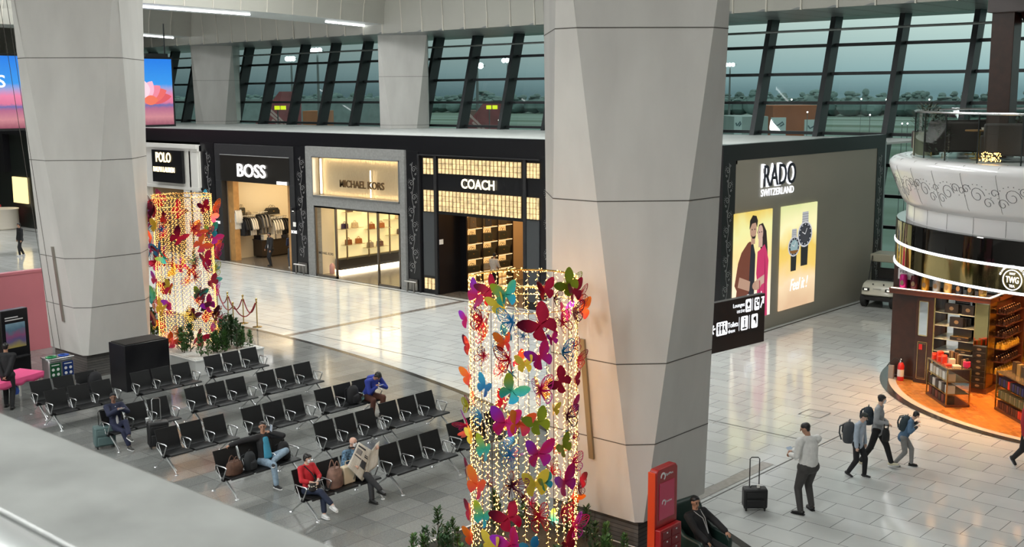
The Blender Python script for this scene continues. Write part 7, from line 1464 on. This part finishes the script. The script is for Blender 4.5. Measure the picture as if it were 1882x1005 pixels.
# ---- golf cart
def cart(x, y, rz):
    r = thing('golf_cart', 'cream electric golf cart parked beside the end of the shop block', 'golf cart', (x, y, 0), rz); crm = mat('cart_cream', (.62, .60, .50), .3, coat=.5); bk = mat('cart_black', (.012, .012, .013), .5)
    prof = [(-.02, .50), (.0, .60), (.06, .80), (.20, .92), (.55, .98), (.62, .95), (.60, .60), (.72, .50), (.74, .46), (.30, .46), (.10, .44)]
    m = MB(); N = [-.60, -.57, -.45, .45, .57, .60]; vs = []
    for j, y_ in enumerate(N):
        s = [.86, .95, 1, 1, .95, .86][j]
        for (a, b) in prof: vs.append((.35+(a-.35)*(1 if 0 else s), y_, .62+(b-.62)*s))
    K = len(prof); fs = [(j*K+i, j*K+(i+1) % K, (j+1)*K+(i+1) % K, (j+1)*K+i) for j in range(5) for i in range(K)]+[tuple(range(K)), tuple(5*K+i for i in range(K))]
    m.add(vs, fs); m.build('front_cowl', crm, r, bevel=.02)
    m = MB(); m.box(.55, 2.3, -.58, .58, .26, .36); m.build('floor_pan', bk, r, bevel=.02); m = MB(); m.box(.03, .25, -.5, .5, .28, .44); m.build('bumper', bk, r, bevel=.03)
    m = MB(); m.box(1.2, 2.4, -.60, .60, .36, .78); m.build('rear_body', crm, r, bevel=.06); m = MB(); m.box(1.15, 1.75, -.55, .55, .76, .90); m.box(1.70, 1.85, -.55, .55, .85, 1.30); m.build('seat', mat('cart_seat', (.03, .03, .03), .5), r, bevel=.04)
    for s in (-1, 1):
        m = MB(); m.box(-.035, .05, s*.42-.12, s*.42+.12, .66, .76); hl = m.build('headlight', bk, r, bevel=.01); m = MB(); m.box(-.05, -.035, s*.42-.06, s*.42+.05, .68, .74); m.build('lens', mat('lens_glow', (.8, .8, .7), .1, 0, (1, 1, .9), .8), hl)
        for x_ in (.30, 2.0):
            m = MB(); T_ = Matrix.Translation((x_, s*.54, .28)) @ Matrix.Rotation(pi/2, 4, 'X'); m.lathe([(.12, -.10), (.24, -.11), (.28, -.08), (.28, .08), (.24, .11), (.12, .10)], n=22, T=T_); w = m.build('wheel', rubber, r); m = MB(); m.lathe([(0, .06*-s), (.10, .07*-s), (.13, .085*-s), (.14, .03*-s)], n=16, T=T_); m.build('rim', alu, w)
        m = MB(); m.tube([(.60, s*.52, .95), (.95, s*.52, 1.85)], .02, 8); m.build('roof_post', bk, r); m = MB(); m.tube([(1.85, s*.52, .8), (1.85, s*.52, 1.85)], .02, 8); m.build('roof_post', bk, r)
    m = MB(); m.box(1.0, 2.1, -.62, .62, 1.62, 1.92); m.build('roof', mat('cart_roof_tan', (.35, .33, .25), .5), r, bevel=.03); m = MB(); m.lathe([(.15, 0), (.165, .01), (.15, .02)], n=20, T=Matrix.Translation((.95, -.25, 1.05)) @ Matrix.Rotation(-.9, 4, 'Y')); m.tube([(.75, -.25, .9), (.95, -.25, 1.05)], .015, 6); m.build('steering_wheel', bk, r)
    text('Speedy', XY((0, -1, 0), (-1, 0, 0), (.028, .18, .70)), .34, .07, silver, r, 'badge', .006, shear=.3)
    m = MB()
    for y_ in (-.2, .2): m.ball((.12, y_, .90), .03, 8, 5)
    m.build('cap_studs', bk, r)
cart(-17.95, 40.35, radians(97))
m = MB(); m.box(-18.6, -17.0, 46.2, 46.6, 0, 1.9); m.box(-18.65, -16.95, 46.15, 46.2, .9, 1.85); tag(m.build('service_crate', mat('tan_crate', (.30, .28, .22), .5), bevel=.01), 'tan service box by the window behind the golf cart', 'box')
# ================================================================ airfield outside the glass
GZ = -4.0
tar = bpy.data.materials.new('apron'); tar.use_nodes = True; nt = tar.node_tree; b = nt.nodes['Principled BSDF']; b.inputs['Roughness'].default_value = .9; b.inputs['Specular IOR Level'].default_value = .1
t = nt.nodes.new('ShaderNodeTexCoord'); mpn = nt.nodes.new('ShaderNodeMapping'); mpn.inputs['Scale'].default_value = (.002, .03, 1); nz = nt.nodes.new('ShaderNodeTexNoise'); nz.inputs['Scale'].default_value = 1; nz.inputs['Detail'].default_value = 4; nt.links.new(t.outputs['Object'], mpn.inputs[0]); nt.links.new(mpn.outputs[0], nz.inputs[0])
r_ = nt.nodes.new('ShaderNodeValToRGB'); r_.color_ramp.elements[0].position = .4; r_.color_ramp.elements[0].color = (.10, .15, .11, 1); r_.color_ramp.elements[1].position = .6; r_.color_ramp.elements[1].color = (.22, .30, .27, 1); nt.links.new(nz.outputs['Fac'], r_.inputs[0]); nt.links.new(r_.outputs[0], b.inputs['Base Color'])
m = MB(); m.add([(-1400, 55, GZ), (1200, 55, GZ), (1200, 1500, GZ), (-1400, 1500, GZ)], [(0, 1, 2, 3)]); o = m.build('ground', tar, smooth=False); o['kind'] = 'structure'
# tree belt on the far side of the field, haze put into its colour
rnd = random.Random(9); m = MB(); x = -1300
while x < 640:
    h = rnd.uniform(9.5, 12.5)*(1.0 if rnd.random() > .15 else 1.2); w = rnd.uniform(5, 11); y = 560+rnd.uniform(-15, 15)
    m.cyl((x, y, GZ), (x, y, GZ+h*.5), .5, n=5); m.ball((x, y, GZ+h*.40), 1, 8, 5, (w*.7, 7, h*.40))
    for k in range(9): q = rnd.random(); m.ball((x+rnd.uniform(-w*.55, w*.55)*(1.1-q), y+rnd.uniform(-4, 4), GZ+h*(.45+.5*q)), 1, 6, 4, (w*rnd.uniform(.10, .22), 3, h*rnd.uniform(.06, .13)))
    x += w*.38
o = m.build('tree_belt', mat('haze_tinted_trees', (.13, .20, .19), .9, var=.3, vscale=.05)); tag(o, 'hazy belt of trees along the far edge of the airfield', 'trees', kind='stuff')
# light masts
for i, (px, py, D) in enumerate(((877, 121, 170), (933, 111, 230), (583, 93, 190), (535, 108, 210), (1342, 119, 260))):
    p = CAM+ray(px, py)*D; r = thing('floodlight_mast', 'apron floodlight mast %s' % ['seen right of the second rear pillar, nearer one', 'with a tall thin pole, seen left of the near pillar', 'seen between the rear pillars, brightest', 'seen between the rear pillars, left of the brightest', 'at the left edge of the right windows'][i], 'floodlight mast', (p.x, p.y, GZ))
    m = MB(); m.cyl((0, 0, 0), (0, 0, p.z-GZ), .35, .15, 8); m.build('pole', mat('mast_grey', (.10, .12, .12), .6), r)
    m = MB(); m.tube([(-1.5, 0, p.z-GZ), (1.5, 0, p.z-GZ)], .12, 6); m.build('crossbar', MATS['mast_grey'], r)
    for s in (-1.1, 0, 1.1): m = MB(); m.ball((s*.8, -.2, p.z-GZ), .45, 8, 6); m.build('lamp', emis('mast_lamp', (.85, 1, .97), 12), r)
# airliners with red striped fins
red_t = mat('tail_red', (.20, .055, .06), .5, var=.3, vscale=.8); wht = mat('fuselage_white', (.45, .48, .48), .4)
def airliner(lbl, px, py, D, rz):
    p = CAM+ray(px, py)*D; r = thing('airliner', lbl, 'airliner', (p.x, p.y, GZ), rz); H_ = p.z-GZ
    k = H_/12.0
    m = MB(); m.tube([(-.2*k, 0, 3.6*k), (6*k, 0, 3.2*k), (14*k, 0, 2.9*k), (30*k, 0, 2.9*k), (34*k, 0, 2.7*k), (36.5*k, 0, 2.3*k)], [.3*k, 1.2*k, 1.95*k, 1.95*k, 1.5*k, .3*k], 20); m.build('fuselage', wht, r)
    m = MB(); m.prism([(6.5, 4.3), (9.2, 4.9), (3.6, 12), (.9, 12), (1.0, 4.3)], lambda u, v, w: Vector((u*k, (w-.15)*k, v*k)), .3); f = m.build('tail_fin', red_t, r)
    m = MB()
    for j in range(6): m.prism([(1.3, 4.8+j*.3), (3.2+j*.5, 5.4+j*1.0), (3.0+j*.5, 5.6+j*1.0), (1.3, 5.0+j*.3)], lambda u, v, w: Vector((u*k, (w-.18)*k, v*k)), .36)
    m.build('fin_stripe', mat('fin_stripe', (.42, .30, .28), .5), f, smooth=False)
    for s in (-1, 1):
        m = MB(); m.prism([(5, 0), (2, s*6), (.8, s*6), (1.5, 0)], lambda u, v, w: Vector((u*k, v*k, (4.2+w)*k)), .15); m.build('tailplane', wht, r); m = MB(); m.prism([(22, 0), (11, s*17), (9.5, s*17), (15, 0)], lambda u, v, w: Vector((u*k, v*k, (2.2+w)*k)), .3); m.build('wing', wht, r)
        m = MB(); m.tube([(21*k, s*5.5*k, 1.6*k), (17.5*k, s*5.5*k, 1.6*k)], [1.0*k, .7*k], 14); m.build('engine', wht, r); m = MB(); m.cyl((17*k, s*2.3*k, 0), (17*k, s*2.3*k, 2.6*k), .3*k, n=8); m.build('landing_gear', steel, r)
airliner('parked airliner with red striped tail fin, seen between the two rear pillars', 566, 168, 150, radians(222))
airliner('parked airliner with red striped tail fin, seen left of the near pillar', 945, 186, 130, radians(222))
# terracotta sheds and white fuel signs
def shed(lbl, px0, px1, ptop, D, col, nm='shed', dep=8):
    a = CAM+ray(px0, ptop)*D; b_ = CAM+ray(px1, ptop)*D; d = Vector((b_.x-a.x, b_.y-a.y, 0)); L_ = d.length; m = MB(); m.box(0, L_, 0, dep, 0, a.z-GZ); o = m.build(nm, mat('shed_%d' % int(col[0]*100), col, .8, var=.15, vscale=.4), bevel=.05); o.location = (a.x, a.y, GZ); o.rotation_euler = (0, 0, atan2(d.y, d.x)); tag(o, lbl, 'building'); return o, L_, a.z-GZ
o, L_, h_ = shed('terracotta coloured building outside, seen above the shop block corner', 1421, 1515, 194, 120, (.30, .10, .045)); shed('grey container outside, left of the terracotta building', 1352, 1412, 214, 110, (.26, .33, .32)); shed('dull orange shed outside between the rear pillars', 556, 600, 204, 200, (.28, .11, .05)); shed('dull brown shed outside left of the near pillar', 862, 905, 203, 200, (.14, .09, .08)); shed('low grey terminal building outside, behind the rear pillars', 300, 760, 183, 420, (.16, .21, .21), dep=20)
for i, (px0, px1, py, D) in enumerate(((1480, 1507, 220, 100), (1418, 1445, 216, 104), (1350, 1364, 215, 100))):
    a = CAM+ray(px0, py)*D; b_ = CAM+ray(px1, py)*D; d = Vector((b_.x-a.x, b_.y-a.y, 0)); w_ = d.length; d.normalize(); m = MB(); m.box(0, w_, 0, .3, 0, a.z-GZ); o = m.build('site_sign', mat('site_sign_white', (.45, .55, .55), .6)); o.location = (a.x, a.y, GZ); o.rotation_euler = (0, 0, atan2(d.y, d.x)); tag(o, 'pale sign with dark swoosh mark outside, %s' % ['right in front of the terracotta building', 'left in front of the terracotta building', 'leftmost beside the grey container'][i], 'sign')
    m = MB(); zt = a.z-GZ; m.ribbon([(w_*.2, zt-.5), (w_*.35, zt-.75), (w_*.55, zt-.6), (w_*.75, zt-.4), (w_*.85, zt-.6), (w_*.6, zt-.8)], .10, FRONT((0, -.01, 0)), .02); m.build('swoosh_mark', mat('mark_dark', (.05, .10, .12), .6), o, smooth=False)
for i, (px, py) in enumerate(((515, 198), (904, 197))):  # reflections of indoor yellow signs, added as glowing boxes on posts outside
    p = CAM+ray(px, py)*90; m = MB(); m.cbox((-.24, 0, 0), (.40, .15, .30)); m.cbox((.24, 0, 0), (.40, .15, .30)); o = m.build('sign_reflection', emis('yellow_reflection', (.75, .85, .02), 1.4)); m = MB(); m.cyl((-.2, 0, -(p.z-GZ)), (-.2, 0, -.15), .05, n=6); m.build('post', MATS['mast_grey'], o); o.location = p; o.rotation_euler = (0, 0, YAW); tag(o, 'yellow reflection of an indoor sign, modelled outside, %s' % ['left of the first tail fin', 'left of the second tail fin'][i], 'sign')
for i, (px, py) in enumerate(((1455, 183), (1484, 206), (1583, 182), (1629, 183), (1599, 211), (1658, 227), (1668, 227), (1708, 183), (925, 217), (917, 221), (586, 222), (597, 222))):
    p = CAM+ray(px, py)*(200 if py < 190 else 95); m = MB(); m.ball((0, 0, 0), .14 if py < 190 else .07, 8, 6); o = m.build('airfield_lamp', emis('field_lamp', (1, .92, .85), 5)); m = MB(); m.cyl((0, 0, GZ-p.z), (0, 0, -.05), .03, n=5); m.build('pole', MATS['mast_grey'], o); o.location = p; tag(o, 'small white airfield lamp outside the windows', 'lamp', 'airfield lamps')

# ================================================================ look-alikes get their place in the row
bpy.context.view_layer.update()
ORD = ['first', 'second', 'third', 'fourth', 'fifth', 'sixth', 'seventh', 'eighth', 'ninth', 'tenth', 'eleventh', 'twelfth', 'thirteenth', 'fourteenth', 'fifteenth', 'sixteenth', 'seventeenth', 'eighteenth', 'nineteenth', 'twentieth']+['twenty-'+w for w in ('first', 'second', 'third', 'fourth', 'fifth', 'sixth', 'seventh', 'eighth', 'ninth')]+['thirtieth']+['thirty-'+w for w in ('first', 'second', 'third', 'fourth', 'fifth', 'sixth', 'seventh', 'eighth', 'ninth')]
by = {}
for o in COL.objects:
    if o.parent is None and 'label' in o: by.setdefault(o['label'], []).append(o)
def scr_x(o):
    if o.type == 'MESH' and len(o.data.vertices): c = sum((Vector(v) for v in o.bound_box), Vector())/8; p = o.matrix_world @ c
    else: p = o.matrix_world.translation
    d = p-CAM; return d.dot(Rv)/max(d.dot(Fv), .1)
for lb, os_ in by.items():
    if 1 < len(os_) <= 39:
        for i, o in enumerate(sorted(os_, key=scr_x)): o['label'] = lb+', '+ORD[i]+' from the left'
